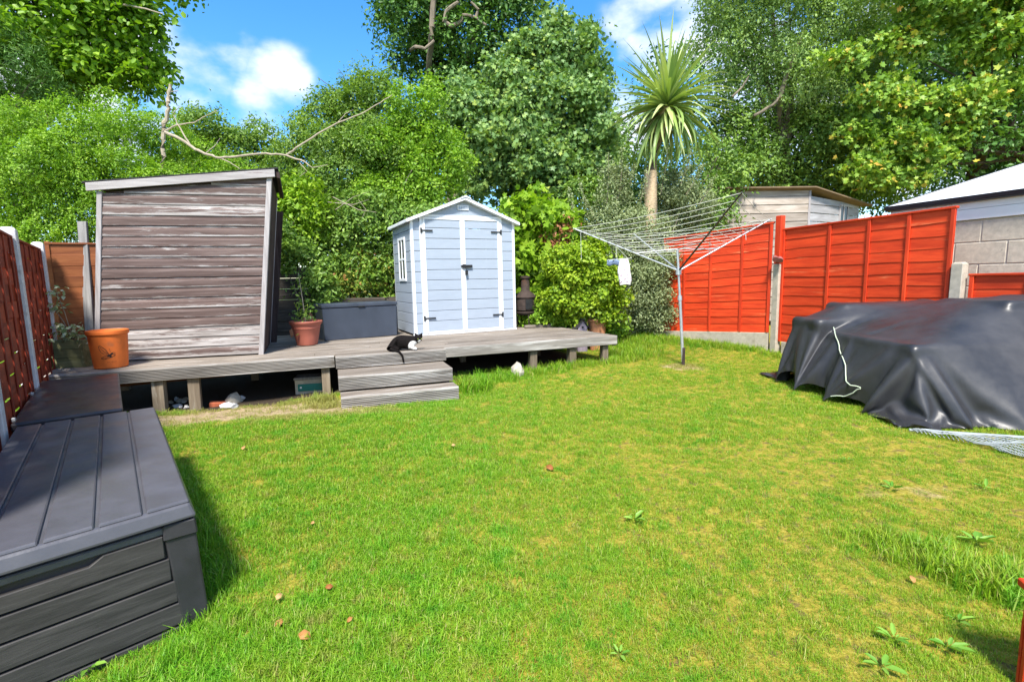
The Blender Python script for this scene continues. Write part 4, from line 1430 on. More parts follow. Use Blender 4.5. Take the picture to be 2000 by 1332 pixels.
# ------------------------------------------------------------------ rotary washing line
WL = thing('rotary_washing_line', 'open rotary washing line on a grey metal pole standing in the lawn', 'washing line', (2.66, 7.55, gz(2.66, 7.55)))
B0 = Vector((2.66, 7.55, gz(2.66, 7.55)))
hub = Vector((2.575, 7.60, 1.47)) - B0
topc = Vector((2.552, 7.61, 1.80)) - B0
tips = [Vector(t_) - B0 for t_ in ((.955, 7.55, 2.135), (2.30, 9.25, 2.17), (4.09, 7.85, 2.245), (2.72, 5.90, 2.345))]   # left, back, right, near
MB().tube([(0, 0, -.2), (0, 0, .28)], .026, 12).build('ground_socket', M['rusty'], WL)
MB().tube([(0, 0, .0), hub * .72], [.023, .023], 12).build('pole', M['alu'], WL, smooth=True)
MB().tube([hub * .70, topc], [.018, .018], 12).build('inner_pole', M['alu'], WL, smooth=True)
MB().tube([hub * .69, hub * .74], .031, 12).build('collar', M['alu'], WL)
MB().tube([hub - Vector((0, 0, .06)), hub + Vector((0, 0, .03))], .042, 12).build('hub', M['alu'], WL)
for q, t_ in enumerate(tips):
    d = (t_ - hub).normalized()
    MB().tube([hub + d * .03, t_], [.014, .010], 8).build('arm', M['alu_shaded'] if q == 3 else M['alu'], WL, smooth=True)
for q, t_ in enumerate(tips):
    st_ = hub.lerp(t_, .42)
    MB().tube([topc, st_], .007, 6).build('strut', M['alu'], WL)
for r_ in range(9):
    fr_ = .995 - r_ * .077
    mb = MB()
    for q in range(4):
        a, c = hub.lerp(tips[q], fr_), hub.lerp(tips[(q + 1) % 4], fr_)
        mb.tube([a.lerp(c, k_ / 6) - Vector((0, 0, .035 * fr_ * math.sin(math.pi * k_ / 6))) for k_ in range(7)], .0038, 5)
    mb.build('line', M['cord'], WL)
a = hub.lerp(tips[0], .93)
MB().tube([a, a + Vector((.01, 0, -.42))], .003, 5).build('loose_cord', M['cord'], WL)
a = hub.lerp(tips[2], .72)
MB().tube([a, a + Vector((.01, 0, -.10))], .005, 5).build('loose_cord', M['cord'], WL)

# peg bag and a little blue cloth hanging from the left arm
m, nt, b = new_mat('patterned_cotton', .85, .15)
vv = nt.nodes.new('ShaderNodeTexVoronoi')
vv.inputs['Scale'].default_value = 26
nt.links.new(coords(nt, (1, .4, 1), False), vv.inputs['Vector'])
dots = maprange(nt, vv.outputs['Distance'], .22, .30)
nt.links.new(mixc(nt, dots, (.36, .20, .30), (.74, .71, .70)), b.inputs['Base Color'])
M['pegbag'] = m
M['bluecloth'] = plain('pale_blue_cloth', (.24, .31, .48), .9, .1, .2, 14, .2)
hp = (hub + B0).lerp(tips[0] + B0, .60)
PB = thing('peg_bag', 'white speckled cloth peg bag hanging from the left arm of the washing line', 'peg bag', hp)
q0 = at(1218, 505, hp.y - .03) - hp
q1 = at(1221, 556, hp.y - .03) - hp
mb = MB()
rings, nseg = 12, 14
vv_, ff_ = [], []
for i_ in range(rings + 1):
    t_ = i_ / rings
    c_ = q0.lerp(q1, t_)
    wx = .060 + .040 * math.sin(min(1, t_ * 1.5) * math.pi / 2) - .02 * max(0, t_ - .8) * 5
    wy = .012 + .045 * math.sin(t_ * math.pi * .8)
    for k_ in range(nseg):
        a = 2 * math.pi * k_ / nseg
        vv_.append((c_.x + wx * math.cos(a) + .006 * math.sin(9 * t_ + k_), c_.y + wy * math.sin(a), c_.z + .008 * math.sin(a * 3) * t_))
for i_ in range(rings):
    for k_ in range(nseg):
        ff_.append((i_ * nseg + k_, i_ * nseg + (k_ + 1) % nseg, (i_ + 1) * nseg + (k_ + 1) % nseg, (i_ + 1) * nseg + k_))
ff_ += [tuple(range(nseg)), tuple(rings * nseg + k_ for k_ in range(nseg - 1, -1, -1))]
mb.add(vv_, ff_).build('bag', M['pegbag'], PB, smooth=True)
MB().tube([(0, 0, 0), q0 + Vector((-.10, 0, .0))], .003, 5).tube([(0, 0, 0), q0 + Vector((.06, 0, 0))], .003, 5).tube([q0 + Vector((-.24, 0, -.02)), q0 + Vector((.12, 0, .0))], .006, 6).build('hanger', M['cord'], PB)
BC = MB()
vv_, ff_ = [], []
for i_ in range(9):
    x = -.25 + .19 * i_ / 8
    for j_ in range(4):
        vv_.append((x, .012 * math.sin(i_ * 1.9) + .008 * j_, -.015 - .028 * j_ - .01 * math.sin(i_)))
for i_ in range(8):
    for j_ in range(3):
        ff_.append((i_ * 4 + j_, i_ * 4 + j_ + 1, i_ * 4 + j_ + 5, i_ * 4 + j_ + 4))
o = BC.add(vv_, ff_).build('cloth', M['bluecloth'], None, smooth=True, loc=hp + q0)
sm = o.modifiers.new('thick', 'SOLIDIFY')
sm.thickness = .006
tag(o, 'small crumpled pale blue cloth on the hanger beside the peg bag', 'cloth')

# ------------------------------------------------------------------ neighbours' shed and garage behind the red fence
NSx = thing('neighbour_shed', 'silvery boarded shed with a thin brown roof showing above the red fence', 'shed', (4.7, 12.0, 0))
for q in range(16):
    z0 = .25 + q * .198
    if z0 > 3.15:
        break
    MB().prism([(0, z0), (-.012, z0 + .004), (.0, z0 + .185), (.02, z0 + .195), (.02, z0)], 'x', .0, 2.44).build('board', M['nshed'], NSx, loc=(0, random.Random(q).uniform(-.003, .003), 0))
gb = MB().hexa([(0, 0, 3.20), (2.44, 0, 3.22), (2.44, .02, 3.22), (0, .02, 3.20), (.28, 0, 3.385), (2.44, 0, 3.36), (2.44, .02, 3.36), (.28, .02, 3.385)])
gb.build('board', M['nshed'], NSx)
MB().box(2.42, 2.47, -.02, .03, .2, 3.36).build('corner_trim', M['trim'], NSx, bevel=.004)
sd = Vector((1.86, 1.0)).normalized()
for q in range(16):
    z0 = .25 + q * .198
    if z0 > 3.15:
        break
    t_ = thing('side_board', None, None) if 0 else None
    mb = MB().prism([(0, z0), (-.012, z0 + .004), (.0, z0 + .185), (.02, z0 + .195), (.02, z0)], 'x', .0, 2.12)
    if z0 + .2 > 3.05:
        mb.shear(lambda x, y, z: (x, y, min(z, 3.36 - .12 * x)))
    mb.build('side_board', M['nshed_side'], NSx, loc=(2.47, .01, 0), rot=(0, 0, math.atan2(sd.y, sd.x)))
wn = thing('window', None, None)
wn.parent = NSx
wn.location = (2.47, .01, 0)
wn.rotation_euler = (0, 0, math.atan2(sd.y, sd.x))
MB().box(1.22, 1.62, -.03, .0, 2.55, 2.6).box(1.22, 1.62, -.03, .0, 3.03, 3.08).box(1.22, 1.27, -.03, 0, 2.6, 3.03).box(1.57, 1.62, -.03, 0, 2.6, 3.03).box(1.40, 1.43, -.028, 0, 2.6, 3.03).build('frame', M['trim'], wn, bevel=.003)
MB().box(1.27, 1.40, -.016, -.012, 2.6, 3.03).build('pane', M['glass'], wn)
MB().box(1.43, 1.57, -.016, -.012, 2.6, 3.03).build('pane', M['glass'], wn)
MB().box(.02, 2.4, .03, 1.9, .2, 3.1).build('inner_wall', M['olddark'], NSx)
e1 = (2.47 + sd.x * 2.30, .01 + sd.y * 2.30)
M['brownroof'] = plain('brown_sheet_roof', (.20, .14, .085), .85, .2, .2, 8, .5)
rfm = MB().hexa([(.22, -.16, 3.40), (2.50, -.16, 3.375), (e1[0] + .15, e1[1] - .18, 3.06), (e1[0] - 1.6, e1[1] + .9, 3.10), (.22, -.16, 3.43), (2.50, -.16, 3.405), (e1[0] + .15, e1[1] - .18, 3.09), (e1[0] - 1.6, e1[1] + .9, 3.13)])
rfm.build('roof', M['brownroof'], NSx)
MB().hexa([(-.14, -.16, 3.12), (.22, -.16, 3.40), (.9, 1.9, 3.36), (.4, 1.9, 3.1), (-.14, -.16, 3.15), (.22, -.16, 3.43), (.9, 1.9, 3.39), (.4, 1.9, 3.13)]).build('roof', M['brownroof'], NSx)

GR = thing('garage', 'concrete block garage with white sheet roof and black gutter behind the fence, far right', 'garage', (5.79, 7.60, 0), math.atan2(-2.38, .9))
rr = random.Random(3)
bw, bh = .56, .29
for row in range(7):
    x = -.28 if row % 2 else 0
    c = 0
    while x < 4.2:
        a, e_ = max(0, x), min(4.2, x + bw)
        if e_ - a > .03:
            MB().box(0, e_ - a - .014, 0, .1, 0, bh - .014).build('block', M['block'], GR, bevel=.006, loc=(a, rr.uniform(-.003, .003), .02 + row * bh))
        x += bw
MB().box(0, 4.2, .008, .2, 0, 2.04).build('mortar', M['mortar'], GR)
MB().box(-.02, 4.25, -.02, .1, 2.052, 2.19).build('fascia', M['white_paint'], GR, bevel=.004)
MB().box(-.02, 4.25, -.012, .1, 2.194, 2.30).build('fascia', M['white_paint'], GR, bevel=.004)
MB().prism([(-.10, 2.30), (-.06, 2.285), (.0, 2.285), (.02, 2.30), (.02, 2.36), (-.11, 2.36)], 'x', -.05, 4.3).build('gutter', M['gutter'], GR, bevel=.006)
for q in range(6):
    x0 = -.03 + q * .72
    MB().hexa([(x0, -.07, 2.345), (x0 + .712, -.07, 2.345), (x0 + .712, 4.1, 3.36), (x0, 4.1, 3.36), (x0, -.07, 2.362), (x0 + .712, -.07, 2.362), (x0 + .712, 4.1, 3.377), (x0, 4.1, 3.377)]).build('roof_sheet', M['roofsheet'], GR)
MB().hexa([(-.06, -.07, 2.28), (-.032, -.07, 2.28), (-.032, 4.1, 3.295), (-.06, 4.1, 3.295), (-.06, -.07, 2.372), (-.032, -.07, 2.372), (-.032, 4.1, 3.387), (-.06, 4.1, 3.387)]).build('barge_board', M['gutter'], GR)
MB().hexa([(0, .1, 0), (.1, .1, 0), (.1, 4.1, 0), (0, 4.1, 0), (0, .1, 2.3), (.1, .1, 2.3), (.1, 4.1, 3.29), (0, 4.1, 3.29)]).build('end_wall', M['block'], GR)


# the draped cloth: a grid of points in steps of 3 mm; each row starts with x, y, z and goes on with the step to the next point
TNY, TNX = 72, 76
TARP_STEPS = [
1137,1407,4,12,3,0,15,-1,8,1,-13,11,15,-9,-2,15,-7,-4,16,-4,-6,10,13,-4,13,-12,-3,16,5,3,-5,16,0,17,-2,0,16,-2,0,17,-2,0,17,-3,0,17,0,0,2,-17,-3,2,17,3,6,16,0,16,-7,0,17,0,0,17,-1,0,17,0,0,-2,-17,0,16,-7,0,16,-7,0,16,-6,0,14,-10,2,12,-11,-5,13,-4,0,11,10,11,14,5,10,15,6,5,15,8,2,15,9,0,16,7,0,9,14,-2,15,8,-3,17,1,-2,17,0,-2,16,-6,0,15,-9,2,13,-11,3,14,-9,3,9,-14,3,2,-17,-2,8,-11,-10,1,-12,-16,10,11,14,12,11,10,15,7,5,16,7,0,14,8,-5,10,12,-5,15,5,-7,15,6,-7,15,6,-4,11,-14,0,14,-9,0,14,-10,0,14,-9,0,14,-10,0,14,-10,1,11,-12,6,-4,-15,-7,-5,17,-1,17,-1,5,16,2,4,6,-16,0,17,-2,-4,17,0,-2,17,0,-2,16,0,5,7,15,-5,13,-11,0,16,5,0,
1143,1419,4,-2,-8,15,7,-9,-12,17,-2,0,16,-4,0,17,-1,0,17,-2,4,11,-3,12,3,3,-16,15,4,6,17,1,0,2,15,-6,17,-2,0,17,-2,0,15,-4,6,2,-16,1,12,-10,5,15,7,2,11,13,-4,2,16,-6,17,-1,0,17,0,0,5,-15,7,16,-6,0,15,-8,1,14,-9,2,13,-11,3,14,-10,1,14,-4,-5,15,-4,1,13,2,8,8,14,5,13,0,11,16,4,4,15,7,1,15,8,-1,14,10,-2,14,10,-2,16,4,-3,17,2,-2,16,-4,-1,15,-8,2,12,-12,3,11,-12,3,6,-16,3,13,-8,-5,6,-12,-7,4,-5,-13,10,5,10,11,5,10,10,12,3,16,3,3,16,5,-4,14,9,-5,13,8,-7,14,7,-7,16,-3,-5,14,6,-8,14,-9,-2,14,-10,0,14,-9,1,13,-11,2,9,-13,6,-4,-16,-3,10,-13,3,12,9,-8,-4,15,-7,6,-16,0,17,0,0,16,0,0,17,0,0,17,0,0,16,0,6,13,-1,11,7,5,-15,17,1,-2,
1148,1431,15,-13,-8,-8,16,-4,4,17,-3,2,15,-2,-6,17,-2,0,13,-2,10,13,-3,10,0,3,-17,16,3,-2,17,2,1,9,-4,14,13,11,-3,17,0,-2,-1,-17,5,13,-9,6,12,-10,6,13,10,-1,15,8,-1,5,15,-5,15,7,-4,16,-4,2,9,-13,6,16,-6,0,13,-11,3,11,-13,3,14,-9,2,15,-5,0,16,-3,-3,15,-3,0,14,1,7,14,3,5,6,16,2,12,-3,12,16,2,3,16,7,0,15,8,-1,15,8,-3,15,7,-2,16,4,-3,17,-1,-1,15,-7,1,10,-13,3,10,-14,4,12,-12,1,13,-6,-6,6,-13,-4,5,1,-13,12,1,7,9,3,11,13,5,5,9,13,-2,17,1,0,16,3,-4,13,8,-7,15,4,-6,13,8,-8,15,3,-8,15,-6,-4,15,-7,-2,14,-10,1,8,-14,6,-3,-17,0,12,-11,1,13,-11,2,-6,8,-14,14,8,2,-3,-3,-16,16,-2,7,16,1,-6,17,0,0,17,1,1,9,-5,13,16,-1,-6,15,7,4,12,-1,-12,
1137,1442,23,3,-2,-16,14,-4,7,15,-5,-7,16,0,0,14,-4,8,17,0,2,9,-3,14,-2,3,-17,16,1,2,17,2,2,16,-2,6,10,-4,13,17,2,-2,-7,-15,3,14,-7,6,11,-10,7,13,10,-3,15,9,0,13,10,-3,11,12,-6,15,-6,3,14,-10,4,11,-12,3,9,-14,2,15,-8,3,15,-6,2,16,-4,-1,16,-2,-3,16,-3,1,14,2,4,13,-1,8,15,7,1,5,15,2,12,-3,11,17,-1,4,15,7,-1,15,7,-2,15,7,-3,16,5,-3,17,2,-2,16,-6,0,11,-12,4,10,-13,3,13,-11,1,13,-4,-7,7,-13,-2,6,4,-12,12,0,4,10,1,10,12,0,8,11,10,-2,12,10,-4,16,-2,0,16,3,-6,13,7,-7,14,6,-8,14,5,-7,16,-2,-6,16,-5,-4,10,-13,3,-3,-17,3,14,-9,-2,12,-11,1,13,-12,2,-13,6,-10,0,6,-16,10,5,-11,14,-1,8,15,0,-8,17,0,0,15,-1,7,13,-3,10,9,-3,-14,17,1,-3,16,3,1,
1135,1459,21,9,-2,-14,15,-4,5,15,-5,-5,11,-5,12,14,0,-9,9,-3,14,14,-6,-7,17,-2,3,-1,-12,11,11,12,3,16,4,4,15,5,5,13,-8,7,-6,-15,4,14,-7,6,12,-9,6,12,11,-3,14,10,-2,11,11,-5,16,5,0,15,-7,3,11,-12,3,10,-13,3,15,-8,3,15,-6,2,16,-5,1,16,-3,-1,16,-2,-2,16,-1,0,15,2,3,14,0,6,14,-2,7,12,10,0,8,14,0,11,-4,11,17,-2,4,15,6,-2,15,7,-3,16,6,-2,16,3,-3,17,-3,-1,11,-12,3,12,-12,3,13,-9,0,13,-4,-7,8,-12,0,6,7,-12,13,-2,3,12,1,7,9,-3,11,14,5,0,9,12,-5,15,4,-4,16,-3,-2,15,5,-6,13,6,-8,15,4,-7,15,2,-7,16,-3,-6,1,-16,5,7,-15,3,15,-6,-6,10,-13,3,15,-7,-3,-10,6,-13,-9,6,-13,4,5,-15,15,-2,-5,17,3,1,12,-6,10,16,2,4,17,0,0,9,-3,-13,17,0,4,16,0,-5,
1136,1476,18,12,-2,-11,16,-5,0,16,-5,0,7,-4,15,14,0,-9,12,-3,10,16,-7,-2,9,-7,12,-6,-12,10,15,-1,8,11,12,2,15,4,5,14,-7,7,-5,-15,4,15,-5,6,12,-9,7,12,11,-4,12,11,-4,13,9,-3,17,3,1,13,-10,4,10,-13,2,13,-10,4,16,-5,2,16,-5,1,16,-3,0,17,-3,0,16,-1,-2,16,-1,1,15,1,2,15,3,3,13,-3,7,15,0,5,9,13,0,12,11,-1,11,-5,11,16,-2,3,15,6,-2,16,6,-3,16,4,-3,16,-1,-2,13,-10,3,12,-11,2,14,-9,0,14,-2,-7,9,-12,1,4,9,-12,14,-3,2,13,2,4,9,-4,11,14,-1,4,10,11,-5,12,8,-5,16,-1,-3,16,-2,-4,14,6,-7,14,4,-8,15,3,-7,15,-1,-6,3,-16,4,7,-14,2,15,-3,-7,11,-13,2,14,-4,-7,-8,6,-13,-12,5,-11,2,6,-15,10,1,-14,14,-2,10,14,-4,-8,17,1,2,14,3,7,12,-3,-12,16,-1,0,17,-3,1,
1138,1493,15,15,-3,-8,16,-5,0,16,-4,3,3,-4,16,15,0,-8,16,-4,2,10,-8,11,4,-10,13,-5,-12,10,11,-6,11,15,5,5,13,10,3,14,-6,7,-4,-16,5,16,-2,5,12,-10,7,12,11,-4,12,11,-4,14,8,-2,17,-1,2,10,-13,3,13,-10,3,15,-7,3,16,-3,1,16,-4,1,17,-2,0,16,-2,0,16,-1,-1,16,-2,0,15,2,2,15,2,2,15,1,4,13,-4,8,16,3,3,7,15,-1,14,7,-1,11,-6,11,16,-1,1,16,6,-3,15,4,-3,17,2,-2,14,-9,1,13,-10,3,14,-7,-1,14,-2,-7,10,-12,3,4,9,-12,14,-3,2,14,3,1,9,-4,10,12,-4,7,13,7,-3,10,10,-7,16,2,-5,15,-3,-2,16,1,-6,13,6,-8,15,3,-7,15,1,-7,3,-16,4,9,-14,2,14,0,-10,12,-12,2,13,-2,-10,-6,6,-14,-13,5,-9,6,3,-15,12,-5,-11,7,5,-14,4,-5,15,14,5,-8,16,1,-3,17,1,-4,16,-1,0,14,-8,2,
1142,1510,11,16,-4,1,16,-4,-5,15,-5,6,1,-3,16,16,-2,-4,15,-5,5,7,-9,12,-4,-11,12,0,-11,12,8,-9,11,14,-1,8,14,10,3,15,-3,7,-2,-16,6,16,-1,4,12,-9,7,11,11,-4,13,10,-4,15,6,-1,16,-4,3,10,-13,3,15,-8,3,16,-3,1,16,-3,1,16,-3,1,17,-2,0,16,-2,0,16,-1,-1,16,-1,0,16,1,2,15,2,2,15,3,2,15,-2,6,13,-3,8,14,7,-1,8,15,-1,15,2,1,12,-7,10,16,0,-1,15,6,-3,16,2,-3,16,-5,0,13,-10,3,15,-6,-2,15,-1,-6,10,-12,3,4,10,-11,14,-4,2,14,4,-1,12,-3,7,9,-6,10,15,3,-2,9,10,-6,14,4,-6,16,-3,-2,16,-1,-5,14,4,-7,14,4,-8,15,2,-7,4,-16,3,11,-12,1,12,1,-11,13,-10,0,11,0,-12,-4,6,-15,-13,5,-9,11,-1,-13,9,-2,-13,-5,7,-15,15,-7,-2,6,3,15,17,-3,-1,16,0,-2,17,0,-3,11,-3,-12,
1146,1526,9,16,-4,-2,16,-3,2,14,-5,7,0,-3,16,14,-6,5,16,-4,3,4,-10,13,-4,-11,12,0,-11,12,5,-11,12,11,-6,11,15,7,4,15,0,6,0,-15,6,16,0,4,13,-8,7,11,10,-5,13,10,-3,17,4,0,14,-8,4,11,-12,3,16,-3,1,17,-3,2,16,-3,0,16,-2,1,17,-2,0,16,-1,-1,16,0,0,17,-1,0,15,1,2,15,1,2,16,3,2,15,2,3,13,-4,7,15,-2,6,12,11,-2,10,13,-2,15,-3,3,13,-6,8,16,2,-2,16,4,-4,16,-3,-1,14,-8,2,15,-6,-1,15,0,-6,10,-11,4,5,9,-11,14,-4,1,14,4,-1,13,-1,4,9,-7,10,14,-1,2,11,9,-6,12,6,-8,16,-2,-2,15,-4,-4,15,2,-6,14,5,-8,14,3,-8,6,-15,3,12,-12,-1,11,4,-11,14,-9,-2,9,2,-14,-2,5,-15,-10,6,-13,0,1,-16,16,-4,-5,2,3,-16,-2,-2,-16,15,-2,6,11,4,12,13,-3,-10,17,2,2,13,-7,-8,
1151,1543,7,16,-4,0,13,-4,8,16,-4,5,1,-4,16,14,-6,6,12,-7,9,-1,-10,13,0,-11,12,1,-11,12,1,-11,13,8,-9,11,14,-1,8,15,5,5,3,-15,7,16,1,3,12,-8,6,12,11,-4,14,8,-2,17,1,1,12,-11,3,15,-6,3,16,-3,1,16,-2,1,17,-2,0,16,-1,1,17,-2,-1,16,-1,0,16,0,0,17,-1,0,15,1,2,15,1,2,16,2,2,15,3,2,15,0,4,13,-4,8,16,2,2,9,12,-2,14,9,-2,14,-6,6,15,-5,4,15,4,-3,16,0,-3,15,-7,1,16,-5,-1,15,-1,-5,10,-10,4,6,9,-10,14,-4,1,14,4,-2,14,1,2,9,-7,9,13,-5,5,12,7,-6,12,8,-8,15,-2,-3,15,-4,-3,16,-1,-5,13,5,-8,14,4,-8,7,-15,2,13,-9,-2,11,4,-12,14,-6,-5,6,3,-15,0,5,-16,-5,5,-15,-6,3,-15,12,-2,-11,-10,-4,-13,6,3,-15,16,-2,-5,9,4,12,14,-3,-9,16,-1,-3,14,-7,2,
1156,1560,6,15,-5,1,14,-3,8,11,-5,11,8,-5,13,8,-7,13,8,-9,11,7,-10,12,3,-11,11,2,-11,12,1,-11,12,-5,-8,14,11,-7,10,15,3,6,5,-13,7,16,2,3,13,-7,6,13,10,-4,15,7,-1,16,-2,2,13,-10,3,15,-4,2,17,-1,0,16,-2,1,17,-1,0,16,-2,0,16,-1,0,17,0,0,16,-1,0,16,0,0,16,0,2,15,2,2,16,1,2,15,3,2,15,2,2,15,-1,5,13,-4,7,15,5,0,10,12,-2,16,3,-1,13,-6,7,16,-2,0,16,2,-3,16,-5,-1,15,-4,-1,15,-1,-4,11,-10,4,7,9,-10,14,-4,1,13,3,-1,14,2,0,12,-5,7,11,-7,7,14,4,-4,10,8,-9,15,-1,-4,15,-4,-3,16,-2,-4,14,3,-7,13,5,-8,9,-14,1,14,-8,-4,9,5,-12,14,-3,-8,2,5,-16,-5,4,-15,-6,3,-15,11,-6,-11,-9,2,-13,5,2,-16,7,3,-14,8,2,-15,16,-2,0,9,0,13,15,-7,2,11,-2,-12,
1162,1576,7,4,-10,12,8,-11,8,7,-13,6,8,-2,14,8,-7,13,9,-4,13,8,-7,13,9,-7,12,8,-8,11,5,-11,12,3,-11,12,-7,-6,13,15,-2,8,8,-12,8,16,3,3,13,-6,6,13,10,-4,16,4,0,15,-5,3,15,-7,3,16,-1,0,16,-2,1,17,-1,0,16,-1,0,17,-1,0,16,-1,0,16,0,0,17,-1,0,16,0,0,16,1,1,15,1,2,16,1,2,15,2,3,15,2,2,16,3,1,13,-3,7,15,-2,6,14,8,-2,12,10,-3,15,-3,3,15,-5,3,16,1,-2,15,-3,-1,16,-4,-1,15,0,-4,12,-10,4,7,9,-10,14,-4,2,14,1,-1,14,4,-2,13,-3,5,10,-8,8,15,1,-2,9,8,-9,15,-1,-4,16,-3,-4,15,-5,-2,14,2,-7,13,6,-9,10,-13,1,15,-6,-6,9,5,-12,12,1,-12,-6,4,-15,-6,3,-15,10,-8,-10,-7,4,-15,6,2,-15,7,2,-14,6,3,-15,-2,5,-16,16,-4,2,15,3,-6,2,-16,-4,16,4,2,
1147,1567,6,6,-12,9,6,-8,13,7,-5,14,8,-6,13,8,-5,14,9,-5,13,9,-5,13,9,-5,13,9,-5,12,10,-6,13,8,-8,11,7,-9,12,-5,-8,13,12,-7,8,16,3,3,14,-4,5,14,8,-3,17,1,1,14,-7,3,16,-1,1,17,-2,1,16,-1,1,16,-1,0,17,-1,0,16,-1,0,16,0,0,17,0,0,16,-1,0,16,0,0,17,1,1,15,1,2,16,1,2,15,2,2,15,2,3,16,2,2,15,2,2,13,-3,7,15,1,3,14,7,-3,14,6,-1,15,-6,4,15,-1,-1,16,-1,-2,16,-3,-1,15,0,-4,12,-9,5,9,8,-9,14,-4,1,14,1,-1,14,3,-2,14,-1,2,10,-7,8,14,-3,0,10,8,-9,15,-1,-4,15,-3,-3,15,-5,-3,15,-1,-5,13,6,-9,12,-11,-1,14,-3,-8,11,3,-11,-2,5,-16,-5,3,-15,8,-10,-9,-3,5,-15,7,2,-14,6,3,-15,4,4,-16,-2,5,-15,-2,4,-16,16,-4,2,-1,-11,-12,15,0,-7,16,0,2,
1131,1561,4,6,-6,16,7,-7,15,7,-7,14,8,-6,14,9,-6,14,8,-6,13,9,-5,14,10,-5,13,9,-5,13,10,-4,13,9,-3,12,11,-4,13,10,-4,11,1,-11,12,16,2,4,15,-2,4,16,5,-1,15,-2,2,16,-3,2,17,-2,1,16,-1,0,16,-1,1,17,0,0,16,-1,0,16,0,-1,17,0,0,16,0,0,16,-1,0,17,1,1,16,0,1,16,1,2,15,2,2,16,1,2,15,2,2,15,1,3,16,2,2,14,2,3,14,-1,5,15,3,0,15,2,1,15,0,0,15,-1,0,16,-1,-2,15,-2,-1,16,0,-3,12,-7,3,11,5,-7,14,-2,0,14,0,-1,13,2,-1,14,1,1,12,-5,4,13,-5,4,11,7,-9,15,-2,-4,15,-3,-4,14,-4,-3,15,-4,-4,13,5,-8,14,-8,-3,13,0,-9,5,5,-15,-5,3,-15,8,-11,-9,-1,6,-15,7,2,-15,4,4,-15,3,4,-15,3,4,-16,-1,5,-15,-9,-12,-7,4,5,-16,15,-4,-2,16,-4,-3,11,2,-11,
1145,1567,13,-1,-2,16,4,-5,15,4,-6,15,6,-7,14,6,-6,14,7,-7,14,7,-7,14,8,-6,13,8,-7,14,9,-6,13,9,-5,12,10,-4,13,11,-4,11,7,-3,13,17,0,5,15,1,3,17,0,2,16,-3,2,16,-1,2,16,-1,0,17,-1,1,16,0,0,17,0,0,16,0,-1,17,-1,0,16,0,0,17,0,0,16,0,1,16,1,0,17,0,1,16,1,2,15,1,2,16,2,2,15,1,2,16,2,3,15,2,2,15,2,3,14,2,2,15,2,1,15,1,2,15,0,0,16,0,0,15,-1,-2,16,-1,-1,15,-2,-1,13,-4,0,13,0,-2,14,-1,-1,14,0,0,13,0,0,14,0,1,14,1,-2,11,-5,4,12,3,-7,14,-3,-3,15,-1,-5,15,-3,-5,15,-6,-2,13,3,-7,15,-4,-6,9,3,-13,-3,4,-15,9,-10,-8,4,4,-15,2,5,-16,1,4,-15,0,4,-16,0,3,-16,-5,-3,-15,-3,-1,-16,-1,1,-17,16,4,-3,12,0,-10,7,-8,-12,16,1,-4,
1158,1577,17,3,-7,14,1,-2,16,3,-4,16,4,-5,15,4,-6,15,6,-6,14,6,-6,14,7,-7,14,7,-6,14,7,-6,14,9,-6,13,8,-6,14,10,-5,13,-5,-13,23,19,-2,6,21,2,1,17,2,0,17,0,1,16,1,0,17,1,-1,17,0,1,16,0,-1,17,0,0,17,0,0,16,0,0,17,0,0,16,0,1,16,0,0,17,0,0,16,1,1,16,2,1,16,1,2,16,2,1,15,2,2,16,3,2,15,2,2,15,2,2,15,3,2,15,1,2,15,1,1,16,1,1,15,0,-1,16,-1,-1,16,-1,-1,15,0,-2,14,-6,2,13,3,-5,15,-2,0,14,0,0,13,0,0,14,1,-1,14,-1,0,11,-6,6,12,4,-9,14,-4,-2,15,-5,-2,15,-4,-4,16,-4,-4,15,-4,-4,9,6,-13,4,3,-14,10,-7,-9,-3,2,-15,-1,2,-16,-1,2,-16,-1,3,-16,0,2,-16,-1,3,-16,1,4,-16,2,2,-16,3,1,-16,6,0,-15,11,-1,-11,14,-3,-9,16,-3,0,
1175,1580,16,2,-3,16,1,-3,15,2,-2,16,3,-4,16,3,-4,15,5,-5,15,4,-5,15,5,-5,14,6,-6,15,6,-6,14,6,-6,14,7,-5,14,8,-6,13,-2,-3,22,12,-12,13,22,5,-3,18,0,0,17,0,1,17,1,0,17,0,0,16,1,0,17,0,0,17,0,0,16,-1,1,17,0,0,16,0,0,17,0,0,16,1,1,16,0,0,17,1,1,16,1,1,16,2,2,16,1,3,15,1,2,16,2,3,16,2,2,15,2,2,15,3,2,15,1,2,16,1,1,15,1,1,16,0,0,16,-1,-1,15,-1,-1,16,0,-2,14,-4,1,14,1,-3,15,0,-2,14,-1,0,14,1,0,14,1,-1,14,0,-1,12,-7,6,11,3,-8,14,-1,-7,15,-5,-2,15,-6,-2,16,-4,-3,16,-7,0,13,-1,-10,2,4,-17,0,3,-16,0,2,-16,1,3,-16,1,2,-16,1,2,-16,2,1,-16,5,-1,-15,3,-1,-16,3,0,-16,3,-1,-15,-3,11,-12,11,-10,-6,12,1,-10,6,2,-14,
